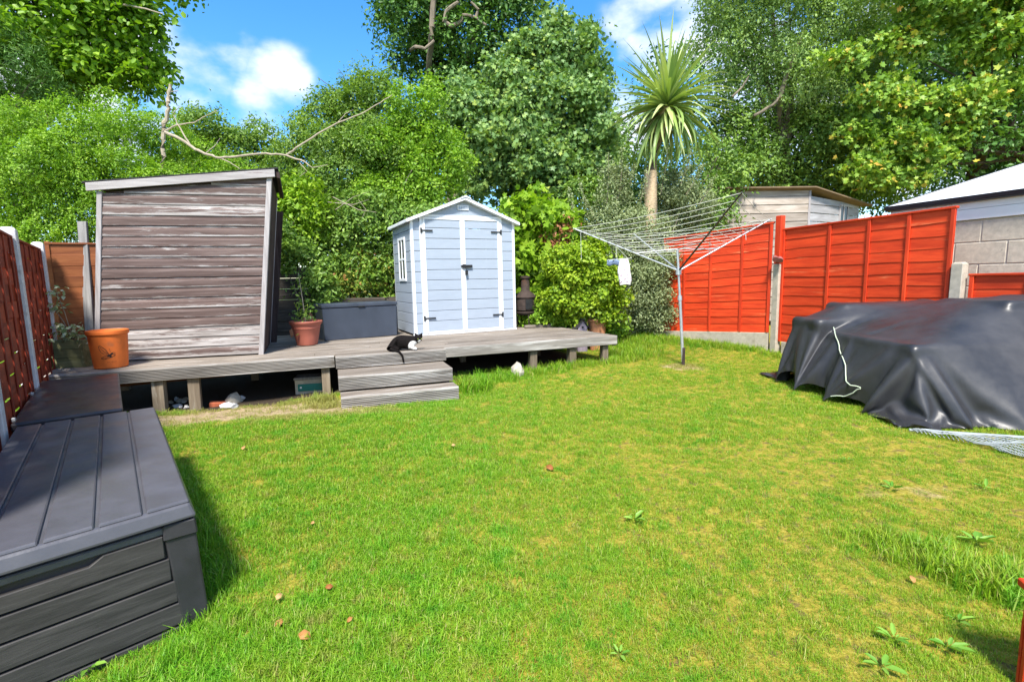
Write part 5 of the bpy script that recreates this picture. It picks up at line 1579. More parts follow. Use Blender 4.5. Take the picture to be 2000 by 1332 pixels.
1182,1596,19,5,-5,14,3,-5,15,4,-4,15,3,-4,15,4,-5,15,4,-4,15,4,-4,15,4,-5,15,4,-4,15,4,-5,15,4,-4,15,4,-5,15,3,-5,15,0,-4,20,15,-4,8,20,0,-3,17,-1,0,16,0,2,17,1,2,16,-1,2,17,0,1,16,0,1,17,0,1,16,0,1,17,0,1,16,-1,0,17,0,1,16,0,1,16,0,1,17,1,2,16,1,2,16,1,2,16,1,2,15,1,3,16,2,3,16,1,2,15,2,3,16,3,2,15,1,2,16,1,1,15,1,1,16,0,0,16,-1,-1,16,0,-1,15,-1,-1,16,-3,0,14,1,-2,15,0,-1,15,-1,-1,14,1,0,14,1,-2,14,0,-1,12,-6,5,12,2,-8,13,0,-8,15,-5,-2,15,-6,-2,15,-4,-3,11,-2,-10,16,-2,-5,-1,2,-18,7,2,-14,3,1,-16,3,2,-16,2,1,-16,3,1,-16,2,1,-15,2,1,-16,2,0,-16,2,0,-16,-4,1,-16,12,0,-11,2,0,-16,-6,-4,-14,14,4,-6,
1191,1611,21,2,-4,16,2,-4,15,3,-5,15,2,-4,15,2,-4,16,3,-4,15,3,-5,15,4,-4,15,3,-5,15,4,-4,15,4,-5,15,4,-5,15,5,-4,14,2,-4,18,17,-3,4,17,0,-2,16,-1,3,17,-1,2,16,0,3,16,0,2,17,0,2,16,0,2,16,-1,1,17,0,2,16,0,1,17,-1,2,16,0,1,16,0,1,17,0,2,16,0,2,16,1,2,16,0,3,16,1,3,16,1,3,15,1,3,16,2,3,16,2,2,15,2,3,16,1,2,16,1,1,15,1,1,16,0,0,16,0,0,16,-1,-1,16,-1,-1,16,-1,0,15,0,-2,15,0,-2,15,0,0,14,0,-1,15,1,-1,14,1,-2,12,-6,4,13,0,-7,12,1,-9,15,-4,-4,14,-6,-2,15,-3,-5,9,-1,-12,13,-1,-9,6,0,-15,-4,2,-15,1,0,-16,1,0,-16,1,0,-16,1,0,-16,2,1,-16,2,0,-16,3,2,-16,6,3,-14,5,3,-15,-3,-8,-13,3,2,-16,4,2,-15,14,0,-8,
1188,1627,26,1,-4,16,2,-4,15,1,-5,15,1,-5,15,2,-4,15,3,-4,16,2,-5,15,2,-5,15,3,-5,14,4,-5,15,5,-4,15,7,-3,14,8,-3,14,6,-4,16,18,-2,2,16,-1,1,16,-1,2,16,0,3,16,-1,3,17,0,2,16,0,3,16,-1,2,16,0,3,17,0,2,16,-1,2,16,0,2,17,-1,2,16,0,2,16,0,2,16,0,2,16,0,3,16,0,3,16,1,3,16,1,4,16,0,3,15,2,3,16,1,4,16,2,3,16,2,2,16,1,2,16,0,0,16,0,1,16,0,-1,16,-1,-1,16,0,0,16,-1,-1,15,-1,-1,16,0,-2,15,1,0,15,0,-1,14,1,-1,15,1,-2,13,-5,2,13,0,-6,12,1,-10,14,-4,-5,14,-6,-2,13,-2,-9,8,0,-13,12,-1,-10,4,1,-16,7,0,-14,1,-1,-16,2,0,-16,0,0,-16,-2,2,-16,-1,1,-15,-1,1,-16,-1,0,-16,0,1,-16,1,-1,-16,11,-1,-11,9,0,-13,8,0,-14,0,0,-16,
1183,1643,31,0,-4,16,0,-6,14,-2,-6,15,3,-3,15,1,-6,16,1,-6,14,2,-5,15,3,-4,15,5,-4,15,7,-3,15,8,-3,13,9,-3,13,8,-2,14,8,-3,15,18,-2,2,16,-1,1,16,-1,3,16,-1,3,16,0,4,16,-1,3,16,0,3,16,-1,3,16,0,3,17,-1,2,16,0,3,16,-1,3,16,-1,2,16,0,3,17,0,2,16,-1,3,16,0,3,16,1,4,16,0,3,16,0,4,15,1,4,16,1,4,16,1,4,16,1,3,15,2,3,16,1,2,17,0,1,16,0,0,16,0,0,16,-1,-1,17,0,-1,16,0,0,16,-1,-2,16,0,-1,15,0,-1,16,1,0,14,1,-1,15,1,-3,14,-3,1,13,-2,-6,11,1,-11,14,-3,-6,14,-5,-3,10,0,-12,8,-1,-13,11,0,-12,5,0,-15,1,0,-16,4,-1,-15,4,0,-16,5,0,-15,3,-1,-16,1,0,-15,0,0,-16,0,0,-16,-1,1,-16,-3,3,-16,-1,1,-15,2,-4,-16,5,-4,-15,10,3,-11,
1167,1649,33,2,-2,16,1,-2,16,2,-3,15,0,-7,14,0,-6,15,3,-4,15,5,-3,15,7,-3,14,9,-3,13,9,-3,13,9,-3,13,9,-3,13,9,-3,13,3,-2,18,18,-1,3,17,-2,0,16,-1,4,16,0,3,16,-1,4,16,-1,3,16,0,4,16,-1,3,16,0,4,17,-1,3,16,-1,3,16,0,3,16,-1,4,16,-1,3,16,0,3,17,-1,3,16,0,4,15,0,4,16,0,4,16,0,4,16,1,4,16,0,5,15,0,4,16,2,4,16,1,4,16,1,2,17,0,1,16,0,0,17,0,0,16,0,0,16,0,-1,17,-1,-1,16,0,-1,16,0,-1,16,0,-1,16,1,-1,16,1,-1,14,1,-2,15,-2,-1,13,-3,-6,11,2,-10,12,-2,-8,13,-4,-7,9,0,-13,8,0,-13,8,-1,-14,6,0,-15,5,0,-15,5,-1,-15,4,0,-15,3,0,-16,2,0,-16,2,-1,-16,2,0,-16,3,-1,-15,2,0,-16,2,-1,-16,0,-1,-16,1,-2,-15,0,-1,-16,-3,3,-14,
1161,1665,36,-2,-3,16,1,-3,15,-2,-7,14,2,-5,15,4,-3,15,7,-3,14,9,-3,13,10,-3,13,9,-3,12,9,-3,13,9,-3,14,8,-3,13,6,-2,14,3,-2,20,19,-1,2,17,-1,0,16,-1,4,16,-1,4,16,-1,4,16,0,3,16,-1,4,16,-1,4,16,0,4,16,-1,4,17,-1,4,16,0,3,16,-1,4,16,-1,4,16,-1,3,16,0,4,16,0,4,16,-1,4,16,0,5,16,0,4,16,0,5,15,0,5,16,0,5,15,0,5,15,1,6,17,0,2,17,0,1,16,0,1,17,0,0,17,0,0,17,0,-1,16,0,-1,17,1,-2,17,-1,-1,16,1,-1,17,1,-1,17,1,-2,15,0,-1,12,-1,-2,15,-2,-7,9,0,-9,12,-1,-13,12,-3,-7,8,2,-14,7,0,-14,7,0,-14,8,-1,-14,3,0,-16,2,-1,-16,1,-1,-16,2,-1,-16,2,0,-16,2,-1,-16,2,0,-16,2,-1,-16,3,0,-15,3,-1,-16,2,0,-16,3,-1,-16,2,-1,-15,-5,-1,-16,
1149,1678,37,0,-2,16,-3,-7,13,3,-4,15,7,-2,14,9,-3,13,10,-4,12,9,-3,13,9,-3,13,8,-2,14,8,-3,14,8,-2,14,8,-3,14,6,-2,15,2,-1,19,20,-2,3,17,-1,-1,16,-1,4,16,0,5,16,-1,4,16,-1,4,16,-1,4,16,0,5,16,-1,4,16,-1,4,16,-1,4,16,0,4,17,-1,5,16,-1,4,16,-1,4,16,0,4,16,-1,4,16,0,5,16,0,5,16,-1,5,16,0,5,16,0,5,16,-1,6,16,-1,5,6,-11,20,21,-2,4,18,1,0,18,1,-1,17,0,0,17,0,0,17,0,0,17,0,-1,17,0,0,16,-1,-1,17,0,-1,15,0,0,16,-1,0,24,-3,0,28,0,-7,10,-2,-3,16,2,-24,1,8,-12,-1,7,-15,6,3,-14,7,0,-14,6,0,-15,7,-1,-15,5,-1,-15,-1,-1,-17,0,-1,-16,0,-1,-16,0,-1,-17,1,-1,-16,1,-2,-16,1,-1,-16,2,-2,-16,1,-1,-16,2,-2,-16,3,-2,-16,3,0,-16,4,3,-15,
1139,1693,36,-3,-6,14,5,-2,14,9,-4,13,9,-4,12,10,-3,13,8,-3,13,8,-3,14,8,-2,15,8,-2,14,7,-3,14,8,-2,15,8,-2,14,7,-2,14,1,-1,21,21,-1,3,17,-2,-2,16,0,5,16,-1,4,16,-1,5,16,-1,5,16,-1,4,16,0,5,16,-1,4,16,-1,5,16,-1,4,16,0,5,16,-1,4,16,-1,5,16,0,4,16,-1,5,16,-1,5,17,0,4,15,0,5,16,-1,5,16,0,6,16,-1,5,17,0,5,15,-1,5,6,-2,19,20,-2,4,20,-1,-1,18,0,-1,17,0,0,17,0,0,17,0,0,17,-1,0,17,0,0,17,-1,0,18,0,1,17,-1,0,14,-2,2,20,-2,1,40,-4,1,25,-24,3,-5,21,-22,-1,15,-28,-6,6,-18,8,0,-14,7,0,-15,6,-1,-15,6,0,-15,8,-1,-16,-2,-1,-17,0,-1,-17,1,-1,-16,0,-1,-17,1,-1,-16,0,-1,-17,1,-2,-16,1,-1,-17,1,-2,-16,1,-2,-16,1,-2,-16,2,-2,-16,5,1,-16,
1128,1705,30,5,-3,14,9,-3,12,9,-4,14,8,-3,13,8,-3,14,8,-3,15,8,-2,14,8,-3,15,8,-2,15,8,-2,14,8,-2,15,9,-2,14,7,-1,14,0,-1,22,21,-1,4,18,-1,-2,16,-1,5,16,-1,5,16,-1,5,16,-1,4,16,-1,5,16,0,5,16,-1,4,16,-1,5,16,-1,5,16,0,5,16,-1,4,16,-1,5,16,0,5,16,-1,5,16,0,5,16,-1,5,16,0,5,15,-1,5,16,0,5,16,0,6,16,-1,5,15,-1,6,11,-2,14,20,0,2,17,0,-1,18,-1,-1,17,0,0,17,0,0,17,0,0,18,0,0,17,-1,1,17,0,0,17,0,0,17,0,1,18,-1,1,18,-1,2,17,-1,2,25,-21,-1,16,5,-15,-2,22,-25,-1,2,-17,6,1,-16,6,0,-16,5,-1,-15,5,0,-16,8,-1,-15,0,-1,-18,3,-2,-17,2,-1,-16,2,-1,-17,1,-1,-17,1,-2,-16,1,-1,-17,0,-2,-17,1,-2,-16,1,-1,-17,0,-2,-16,0,-2,-17,-3,-2,-16,
1121,1718,19,9,-4,14,9,-4,14,9,-3,15,9,-2,15,8,-2,15,9,-2,16,8,-2,15,9,-2,15,8,-2,15,8,-2,15,8,-2,15,9,-1,15,7,-2,15,-1,-1,22,22,-1,4,18,-1,-2,16,-1,5,16,0,5,16,-1,5,16,-1,5,15,-1,5,16,0,5,16,-1,4,16,-1,5,16,0,5,16,-1,5,16,-1,5,16,0,5,16,-1,5,16,-1,5,16,0,5,16,-1,5,16,0,5,16,0,6,15,-1,5,16,0,6,16,-1,6,15,0,5,13,-1,12,20,-1,1,17,0,-1,17,-1,0,17,0,-1,17,0,0,17,0,0,17,0,0,17,0,0,17,0,1,18,0,0,17,0,0,17,-1,0,17,0,1,17,-2,4,24,4,-2,19,8,-10,-3,-8,-26,4,3,-16,3,1,-16,5,-1,-16,5,0,-15,6,-1,-16,6,-1,-15,1,-2,-19,-1,-1,-17,0,-2,-17,0,-2,-16,0,-2,-17,0,-2,-17,0,-2,-17,0,-3,-16,0,-2,-17,0,-3,-17,0,-2,-16,1,-2,-17,4,1,-16,
1113,1728,4,11,-3,20,10,-2,18,9,-2,18,9,-2,17,8,-1,17,9,-2,16,9,-2,15,8,-2,16,9,-1,15,9,-2,15,9,-1,14,10,-2,14,8,-1,14,-1,-1,23,22,-1,3,18,-1,-1,16,-1,4,16,-1,5,16,0,5,15,-1,5,16,-1,5,16,-1,5,16,0,5,16,-1,5,16,0,5,16,-1,5,16,-1,5,16,0,5,16,-1,5,16,0,6,15,-1,5,16,0,5,16,0,5,16,-1,6,16,0,5,15,-1,6,16,0,5,16,-1,6,13,0,10,20,-1,0,17,0,-1,17,0,0,17,0,0,17,0,0,17,0,0,17,0,0,17,0,0,17,0,0,17,0,0,17,0,0,17,0,0,17,-1,2,17,-1,3,22,8,0,21,3,-4,-2,-8,-31,3,2,-15,4,0,-16,5,0,-16,5,-1,-17,4,-1,-16,7,-1,-16,2,-2,-17,2,-2,-17,2,-2,-17,2,-3,-16,2,-3,-17,1,-2,-17,1,-3,-17,0,-3,-17,0,-2,-17,0,-2,-17,-1,-2,-17,-3,-1,-17,-6,-1,-16,
1122,1734,20,8,0,15,9,1,14,9,-1,15,10,-1,15,9,-1,14,9,-2,15,8,-1,16,9,-2,15,8,-1,15,8,-1,15,7,-1,15,8,-1,15,6,-1,15,1,-2,23,21,0,2,18,-1,-2,16,-1,5,16,-1,5,16,-1,5,16,0,5,15,-1,6,16,-1,5,16,0,5,16,-1,5,16,0,5,16,-1,5,16,-1,5,15,0,5,16,-1,5,16,0,6,16,0,5,16,-1,5,15,0,5,16,0,6,16,-1,5,16,0,6,15,0,5,16,-1,6,14,0,8,20,-1,1,17,0,-1,17,0,0,17,0,0,17,0,0,17,0,0,16,0,0,17,0,0,17,0,1,17,0,0,17,1,-1,17,0,0,17,0,1,17,-1,3,19,3,3,25,5,-4,-1,-6,-31,1,1,-16,4,0,-16,5,0,-16,5,-1,-16,5,-1,-17,7,-2,-15,3,-2,-18,-1,-3,-17,-1,-2,-17,0,-4,-17,0,-3,-17,0,-4,-16,0,-3,-17,0,-4,-17,0,-2,-17,0,-3,-16,1,-2,-17,1,0,-17,-5,0,-18,
1133,1744,31,2,0,15,5,0,15,7,0,14,8,0,14,9,0,14,9,-1,13,9,0,14,9,-1,14,9,0,14,9,-1,14,8,-1,14,8,-1,15,5,-1,15,1,-1,21,22,-1,4,18,0,-4,16,-1,5,15,-1,5,16,-1,5,16,-1,5,16,0,5,15,-1,6,16,0,5,16,-1,5,16,-1,5,15,0,5,16,-1,5,16,0,6,16,0,5,16,-1,5,15,0,5,16,0,6,16,0,5,15,-1,5,16,0,6,16,0,5,16,-1,6,15,0,6,14,0,7,20,-1,1,17,0,-1,17,0,0,17,0,0,17,0,0,17,0,0,17,1,0,17,0,0,16,0,1,17,0,0,17,0,0,17,1,-1,17,0,2,17,1,1,19,1,4,27,2,-2,-2,-2,-32,-2,0,-17,6,0,-16,6,-1,-16,5,-1,-16,4,-2,-16,8,-2,-16,3,-2,-17,-2,-3,-18,1,-3,-17,-1,-3,-17,0,-3,-17,0,-4,-16,0,-4,-17,0,-3,-17,0,-3,-17,0,-3,-17,1,-2,-17,1,-2,-17,-10,-1,-16,
1140,1758,38,7,-4,12,2,2,16,4,1,15,5,1,15,6,-1,14,7,0,14,8,-1,14,8,0,14,9,-1,13,9,0,13,9,0,13,9,-1,13,7,0,14,3,-1,20,21,0,2,17,-1,-1,16,-1,5,16,-1,5,15,0,4,16,-1,5,16,0,5,16,-1,5,15,-1,5,16,0,5,16,-1,5,15,0,5,16,-1,6,15,0,5,16,0,5,16,0,5,16,-1,5,15,0,6,16,0,5,16,0,5,15,0,6,16,-1,5,16,0,5,15,0,6,14,0,7,19,-1,2,18,0,-1,17,0,0,17,0,0,17,1,0,17,0,0,16,0,0,17,0,0,17,1,1,17,0,0,17,0,0,17,1,-1,17,0,2,17,1,2,19,2,3,28,0,-1,-2,0,-32,-4,-1,-18,7,-1,-16,6,-1,-15,6,-1,-16,5,-2,-17,5,-2,-14,5,-3,-19,-1,-2,-18,0,-4,-17,-1,-3,-17,1,-3,-17,0,-4,-17,0,-4,-17,-1,-4,-17,1,-3,-17,-1,-4,-17,2,-3,-17,1,-2,-17,-15,-2,-15,
1151,1772,39,2,-2,15,8,-2,12,5,0,15,4,1,15,4,1,15,5,1,15,5,0,14,6,0,15,7,0,14,7,-1,14,8,-1,14,8,-1,14,6,0,16,11,0,11,19,0,2,15,-1,4,16,0,6,15,-1,4,16,-1,5,15,0,4,16,-1,5,16,0,4,15,0,5,16,-1,4,16,0,5,15,0,4,16,-1,5,16,0,5,15,0,5,16,0,5,16,0,5,15,0,5,16,-1,5,16,0,5,15,0,5,16,0,5,16,0,5,16,0,5,15,-1,8,17,0,4,18,0,-2,17,0,0,16,1,0,17,0,0,17,0,0,17,0,0,17,1,0,17,0,1,17,1,0,17,0,-1,17,1,0,17,1,2,17,1,3,19,2,3,30,0,-1,-3,-1,-33,-2,-1,-18,5,-1,-15,6,-2,-16,6,-1,-16,5,-2,-17,6,-3,-14,5,-2,-20,-2,-3,-18,0,-3,-17,-1,-4,-17,1,-4,-17,0,-4,-17,0,-4,-17,-1,-4,-17,0,-4,-17,1,-4,-17,3,-3,-17,1,-2,-18,-21,-4,-13,
1158,1787,39,4,-2,15,2,0,15,9,-2,13,6,-1,13,6,0,15,5,0,14,6,0,14,6,1,15,6,0,14,6,0,14,7,0,14,7,-1,14,3,1,17,10,0,13,19,0,-2,15,0,3,15,-1,5,15,0,4,15,-1,5,15,0,5,15,0,5,15,0,5,16,-1,5,15,0,6,15,0,5,16,0,4,15,0,5,16,-1,5,15,0,5,16,0,5,15,0,5,16,0,5,16,0,5,15,0,5,16,0,5,16,0,6,16,0,4,15,-1,5,16,0,8,16,0,5,18,0,-2,17,0,0,16,1,0,17,0,0,17,0,0,17,1,0,17,0,0,17,1,1,17,0,0,17,1,0,17,1,-1,17,1,3,18,1,2,19,2,3,32,1,1,-3,-1,-35,-3,-2,-18,4,-2,-16,7,-2,-16,6,-1,-16,5,-2,-16,7,-3,-14,3,-3,-21,-1,-3,-18,0,-3,-17,-1,-4,-17,1,-4,-17,0,-4,-17,0,-4,-17,-1,-5,-17,0,-4,-17,2,-5,-17,3,-4,-18,3,-3,-18,-28,-3,-11,
1171,1799,38,1,0,15,1,1,15,2,0,15,6,-1,14,7,0,13,6,-1,14,6,1,14,6,0,14,7,0,14,6,0,14,6,0,14,7,0,14,-1,0,18,10,1,13,18,0,-2,15,-1,5,15,0,5,15,0,4,15,-1,5,15,0,4,15,0,5,16,0,5,15,-1,4,15,0,5,15,0,5,16,0,5,15,0,5,16,-1,5,15,0,5,16,0,5,15,0,5,16,0,5,15,0,5,16,0,5,15,0,5,16,0,5,16,0,5,16,0,4,15,0,8,19,0,7,15,0,-2,17,1,-1,16,0,0,17,0,0,17,0,0,16,1,0,17,0,0,17,1,1,18,1,0,17,1,-1,16,2,2,19,0,1,18,2,3,18,2,4,37,1,1,-4,-2,-37,-4,-2,-19,2,-3,-16,7,-2,-16,6,-2,-16,5,-2,-16,10,-2,-14,2,-3,-21,-2,-3,-18,0,-4,-17,-1,-4,-17,1,-4,-17,0,-4,-17,0,-5,-17,-1,-5,-17,1,-5,-18,2,-5,-17,4,-4,-18,4,-5,-18,-36,-3,-8,
1168,1816,38,5,1,14,4,-1,15,3,0,14,5,0,15,4,0,14,5,0,14,6,0,14,6,0,14,7,0,14,6,0,14,6,0,14,7,1,14,-1,-1,18,9,0,12,19,0,-1,15,0,3,15,0,5,15,0,4,15,-1,5,15,0,5,15,0,4,15,0,5,15,-1,5,15,0,5,15,0,5,16,0,5,15,0,5,15,0,5,16,0,5,15,0,5,15,0,5,16,0,5,15,0,5,16,0,5,15,0,5,16,0,5,15,0,5,16,0,5,16,0,6,17,0,9,16,0,-2,17,1,-1,16,0,0,17,0,0,17,1,0,16,0,0,17,1,0,17,0,0,17,1,0,18,1,1,18,2,1,18,1,2,22,0,4,22,12,1,31,-12,5,-2,2,-41,-5,-1,-19,0,-3,-17,7,-3,-16,6,-2,-16,6,-2,-16,11,-2,-13,1,-3,-22,-2,-4,-18,-1,-4,-17,1,-4,-17,0,-4,-17,0,-5,-17,0,-5,-17,0,-5,-17,1,-5,-17,2,-6,-18,3,-5,-18,7,-5,-19,-43,-4,-5,
1165,1833,39,2,0,15,6,0,14,3,0,15,5,0,14,4,0,14,5,-1,14,5,0,15,6,0,14,6,0,14,7,1,13,7,0,14,7,1,14,2,-1,16,10,0,13,18,0,-1,15,0,4,14,0,5,15,-1,4,15,0,5,15,0,5,15,0,5,15,-1,4,15,0,5,15,0,5,16,0,5,15,0,4,15,0,5,15,0,5,16,0,5,15,0,5,15,0,5,16,0,5,15,0,5,15,0,5,16,0,5,15,0,5,16,0,5,15,1,4,16,0,6,14,0,9,19,0,-1,16,0,-1,17,1,0,16,0,0,17,0,0,16,1,0,17,1,0,17,0,0,17,1,0,17,1,1,18,2,1,18,1,3,17,13,3,32,9,3,35,8,-4,-6,-27,-33,-3,0,-23,-3,-6,-17,7,-2,-16,7,-2,-16,10,-2,-15,9,-2,-14,-1,-3,-21,-2,-4,-18,0,-4,-17,0,-5,-17,0,-4,-17,0,-5,-17,0,-5,-17,0,-6,-17,2,-6,-17,3,-6,-17,3,-6,-18,-2,-7,-17,-41,-3,-6,
1163,1850,40,0,0,15,1,-2,15,2,-1,15,3,-1,14,4,-1,15,5,0,14,6,0,14,7,0,14,7,1,13,7,1,14,8,1,13,9,1,13,7,1,14,8,-1,15,18,0,0,15,0,5,14,0,5,15,0,4,16,0,4,15,0,5,15,-1,4,15,0,4,15,0,5,15,0,4,16,0,5,15,0,5,15,0,4,15,0,5,15,0,5,15,0,5,16,0,5,15,0,5,15,0,5,15,1,5,16,0,5,15,0,5,15,0,5,16,0,4,15,0,5,13,1,10,20,0,1,16,0,-1,17,1,-1,16,0,0,17,1,0,16,0,1,17,1,0,16,1,0,16,1,1,17,1,1,15,4,1,13,6,2,25,13,1,14,5,3,34,-1,-16,19,1,-20,-4,-28,-25,-2,-1,-19,5,-3,-16,7,-2,-16,13,-2,-15,10,-1,-19,-4,-3,-16,0,-4,-17,-1,-5,-17,0,-4,-17,1,-5,-17,-1,-5,-16,0,-6,-17,0,-6,-17,2,-6,-17,4,-7,-17,4,-7,-18,-8,-7,-15,-41,-4,-6,
1151,1863,42,-2,-3,14,1,-2,15,2,-1,15,5,0,14,6,1,14,7,1,13,8,1,13,9,1,13,9,1,13,9,1,12,9,1,13,10,0,12,8,1,13,1,0,19,18,-1,3,17,0,-1,15,0,4,15,0,5,15,0,4,15,0,5,15,0,5,16,0,5,15,0,5,15,0,5,15,0,6,15,0,5,15,1,5,15,0,6,15,0,5,15,0,5,15,0,5,15,1,5,15,0,5,15,0,5,15,0,5,16,0,4,15,0,5,15,1,5,16,0,4,13,3,6,19,1,5,17,-1,0,16,-1,-1,16,1,0,16,0,-1,16,0,0,16,0,0,17,1,-1,16,1,0,16,1,0,15,3,-2,16,2,-3,12,3,-8,24,0,-10,11,-1,-8,15,-1,-12,17,-1,-14,8,-5,-16,3,-4,-15,7,-2,-16,15,-1,-13,13,-1,-22,-4,-4,-15,-2,-4,-16,-1,-4,-16,1,-5,-17,1,-5,-17,-1,-5,-17,0,-6,-17,1,-6,-16,2,-7,-17,4,-7,-18,7,-8,-18,-14,-8,-12,-44,-5,-6,
1136,1872,40,-1,-2,14,3,0,15,7,1,13,9,1,13,9,0,12,10,0,12,9,1,12,9,1,13,9,1,13,9,1,13,8,2,13,8,1,14,7,1,14,-1,0,20,14,0,8,19,0,-2,15,0,5,15,0,6,15,0,5,15,0,5,15,0,5,16,0,5,15,0,5,15,0,4,15,1,5,15,0,5,15,0,5,15,0,5,15,1,6,15,0,5,15,1,5,15,0,5,15,0,5,16,0,4,15,0,5,15,1,4,16,0,4,15,0,4,16,1,3,15,0,3,16,1,3,16,0,0,16,0,1,16,0,0,16,1,0,16,0,-1,16,1,-1,16,0,-1,16,0,-2,16,1,-2,15,-1,-5,15,0,-7,16,-1,-5,15,-2,-7,13,1,-9,13,-3,-10,9,-3,-13,10,1,-14,9,0,-14,9,0,-15,18,2,-6,20,0,-8,-2,-3,-27,-2,-4,-19,-2,-5,-18,0,-5,-17,0,-5,-17,0,-6,-17,1,-5,-17,1,-7,-17,3,-7,-17,3,-8,-17,-1,-9,-16,-6,-9,-12,-49,-6,-6,
1123,1882,34,5,1,13,9,0,13,9,0,12,9,0,13,9,2,13,8,1,14,8,1,14,8,2,14,8,1,14,7,1,14,8,2,14,8,1,14,8,2,13,3,3,20,13,-3,10,19,1,-2,15,-1,3,16,0,5,15,0,4,15,0,5,15,0,5,15,1,6,15,0,5,15,0,6,15,0,6,14,1,5,15,0,6,15,0,6,15,1,5,14,0,5,15,1,5,15,0,5,16,0,4,15,0,5,15,1,4,15,0,3,16,0,4,15,1,3,16,0,3,15,1,2,16,0,2,16,0,1,16,0,0,16,1,1,15,0,-1,16,1,0,16,0,-1,16,0,-2,16,0,-2,15,0,-4,15,0,-4,15,-1,-6,15,0,-7,14,-1,-8,12,-1,-9,12,-2,-11,11,-2,-11,11,-1,-13,11,0,-13,10,3,-12,23,10,-4,21,11,-3,-4,-18,-31,-1,-8,-22,-2,-6,-19,0,-5,-18,0,-6,-17,1,-5,-18,1,-6,-17,1,-6,-17,2,-7,-17,6,-9,-17,-5,-10,-14,-6,-10,-11,-54,-8,-5,
1114,1891,21,8,-1,14,9,1,14,9,2,15,8,2,14,9,2,15,9,3,15,9,2,14,8,2,14,9,1,14,9,2,14,9,1,14,9,2,13,10,1,13,7,2,14,6,2,18,18,-2,3,14,-1,6,15,-1,6,15,0,6,14,-1,5,15,0,6,15,0,5,15,1,5,15,1,5,15,0,5,14,1,5,15,1,5,15,1,5,15,0,5,15,1,4,15,0,5,15,1,4,15,0,4,15,0,4,16,1,3,15,0,3,15,1,3,16,0,2,15,0,3,16,1,1,16,0,2,15,1,1,16,0,0,16,0,1,15,1,-1,16,0,0,16,0,-2,15,1,-1,16,0,-3,15,0,-4,15,-1,-5,15,-1,-6,13,-1,-7,13,-1,-9,13,-2,-10,11,-3,-10,11,-2,-11,10,-1,-13,10,-2,-13,9,1,-12,14,8,-8,17,1,-14,5,-1,-22,10,-2,-16,4,-3,-16,0,-6,-17,1,-8,-18,1,-6,-17,2,-7,-19,0,-7,-18,4,-7,-16,-2,-9,-15,-7,-14,-12,-24,-13,-9,-34,-6,-7,
1104,1895,4,11,3,20,11,4,17,11,4,17,10,3,15,10,3,15,10,3,15,9,2,15,10,2,14,9,2,14,9,2,14,9,1,14,9,2,13,10,1,12,10,-1,12,10,-1,11,12,0,9,13,2,9,13,0,8,13,0,7,14,-1,7,14,0,6,14,1,6,15,0,6,14,1,6,14,0,5,15,1,6,14,1,5,15,1,5,15,0,5,15,1,4,15,1,4,15,0,3,15,1,4,16,0,3,15,1,3,15,0,2,16,1,2,15,0,2,16,1,2,15,0,2,16,1,1,16,0,0,15,0,1,16,1,0,16,0,0,15,1,-1,16,0,-1,15,0,-2,15,0,-3,15,0,-4,15,-1,-5,14,-1,-6,13,-1,-8,13,-2,-9,11,-3,-10,11,-3,-11,10,-3,-12,10,-2,-12,8,-3,-14,9,-3,-13,8,-3,-13,11,0,-13,7,1,-15,7,0,-15,7,1,-15,7,1,-17,7,-2,-16,7,2,-16,6,2,-14,1,-9,-4,-5,-3,-33,2,0,-19,-25,-32,-5,0,-8,-10,-42,-25,-12,
1112,1902,24,5,1,15,7,1,16,8,2,16,8,1,15,9,2,14,9,1,15,9,2,14,9,2,14,9,2,14,8,2,14,9,2,14,9,3,14,10,3,13,10,0,12,10,0,12,12,-2,9,13,2,9,14,-1,9,14,0,7,14,3,6,15,1,6,14,4,5,15,3,5,15,2,5,15,3,4,14,2,4,15,2,4,15,1,4,15,1,4,16,1,3,15,1,3,15,1,3,15,1,3,16,0,2,15,1,3,16,0,1,15,1,2,16,0,2,15,1,1,16,0,1,15,1,1,16,0,0,16,1,1,15,0,0,16,1,-1,15,0,0,16,1,-1,15,0,-2,15,0,-3,15,0,-4,14,-1,-5,14,-1,-6,13,-2,-9,11,-3,-10,11,-3,-10,10,-3,-11,10,-4,-12,9,-3,-13,9,-3,-13,8,-3,-12,9,-3,-13,7,-3,-14,6,-2,-14,5,-4,-15,4,-4,-15,4,-2,-16,4,1,-16,4,1,-16,6,4,-15,6,-5,-16,7,2,-19,2,8,-21,-32,-10,-7,-4,-32,-3,-24,-27,-14,
1118,1910,40,6,1,13,6,1,15,5,2,15,5,1,14,7,1,15,6,1,15,8,1,14,8,1,15,8,1,14,9,1,14,8,1,14,9,2,14,9,0,13,9,0,14,10,-1,14,15,0,12,13,1,8,13,4,7,14,4,4,15,6,4,15,4,4,15,4,4,15,4,4,14,3,4,15,2,4,15,3,3,16,2,4,15,2,3,15,1,4,15,1,2,15,1,3,16,1,2,15,1,2,16,1,2,15,1,2,16,0,1,15,1,1,16,1,1,16,0,1,15,1,1,16,0,1,15,1,0,16,1,0,16,0,0,15,1,0,15,0,-1,16,0,-1,15,1,-1,15,0,-3,15,0,-3,14,-1,-5,14,-2,-7,11,-2,-9,11,-3,-10,11,-4,-11,9,-4,-12,9,-3,-12,8,-4,-12,8,-4,-13,8,-4,-13,7,-4,-13,7,-3,-14,5,-4,-14,5,-4,-14,4,-4,-15,3,-3,-15,2,-4,-16,2,-4,-16,2,2,-17,1,2,-17,-1,3,-17,0,2,-17,-11,1,-12,-9,-11,-9,-7,-45,-5,
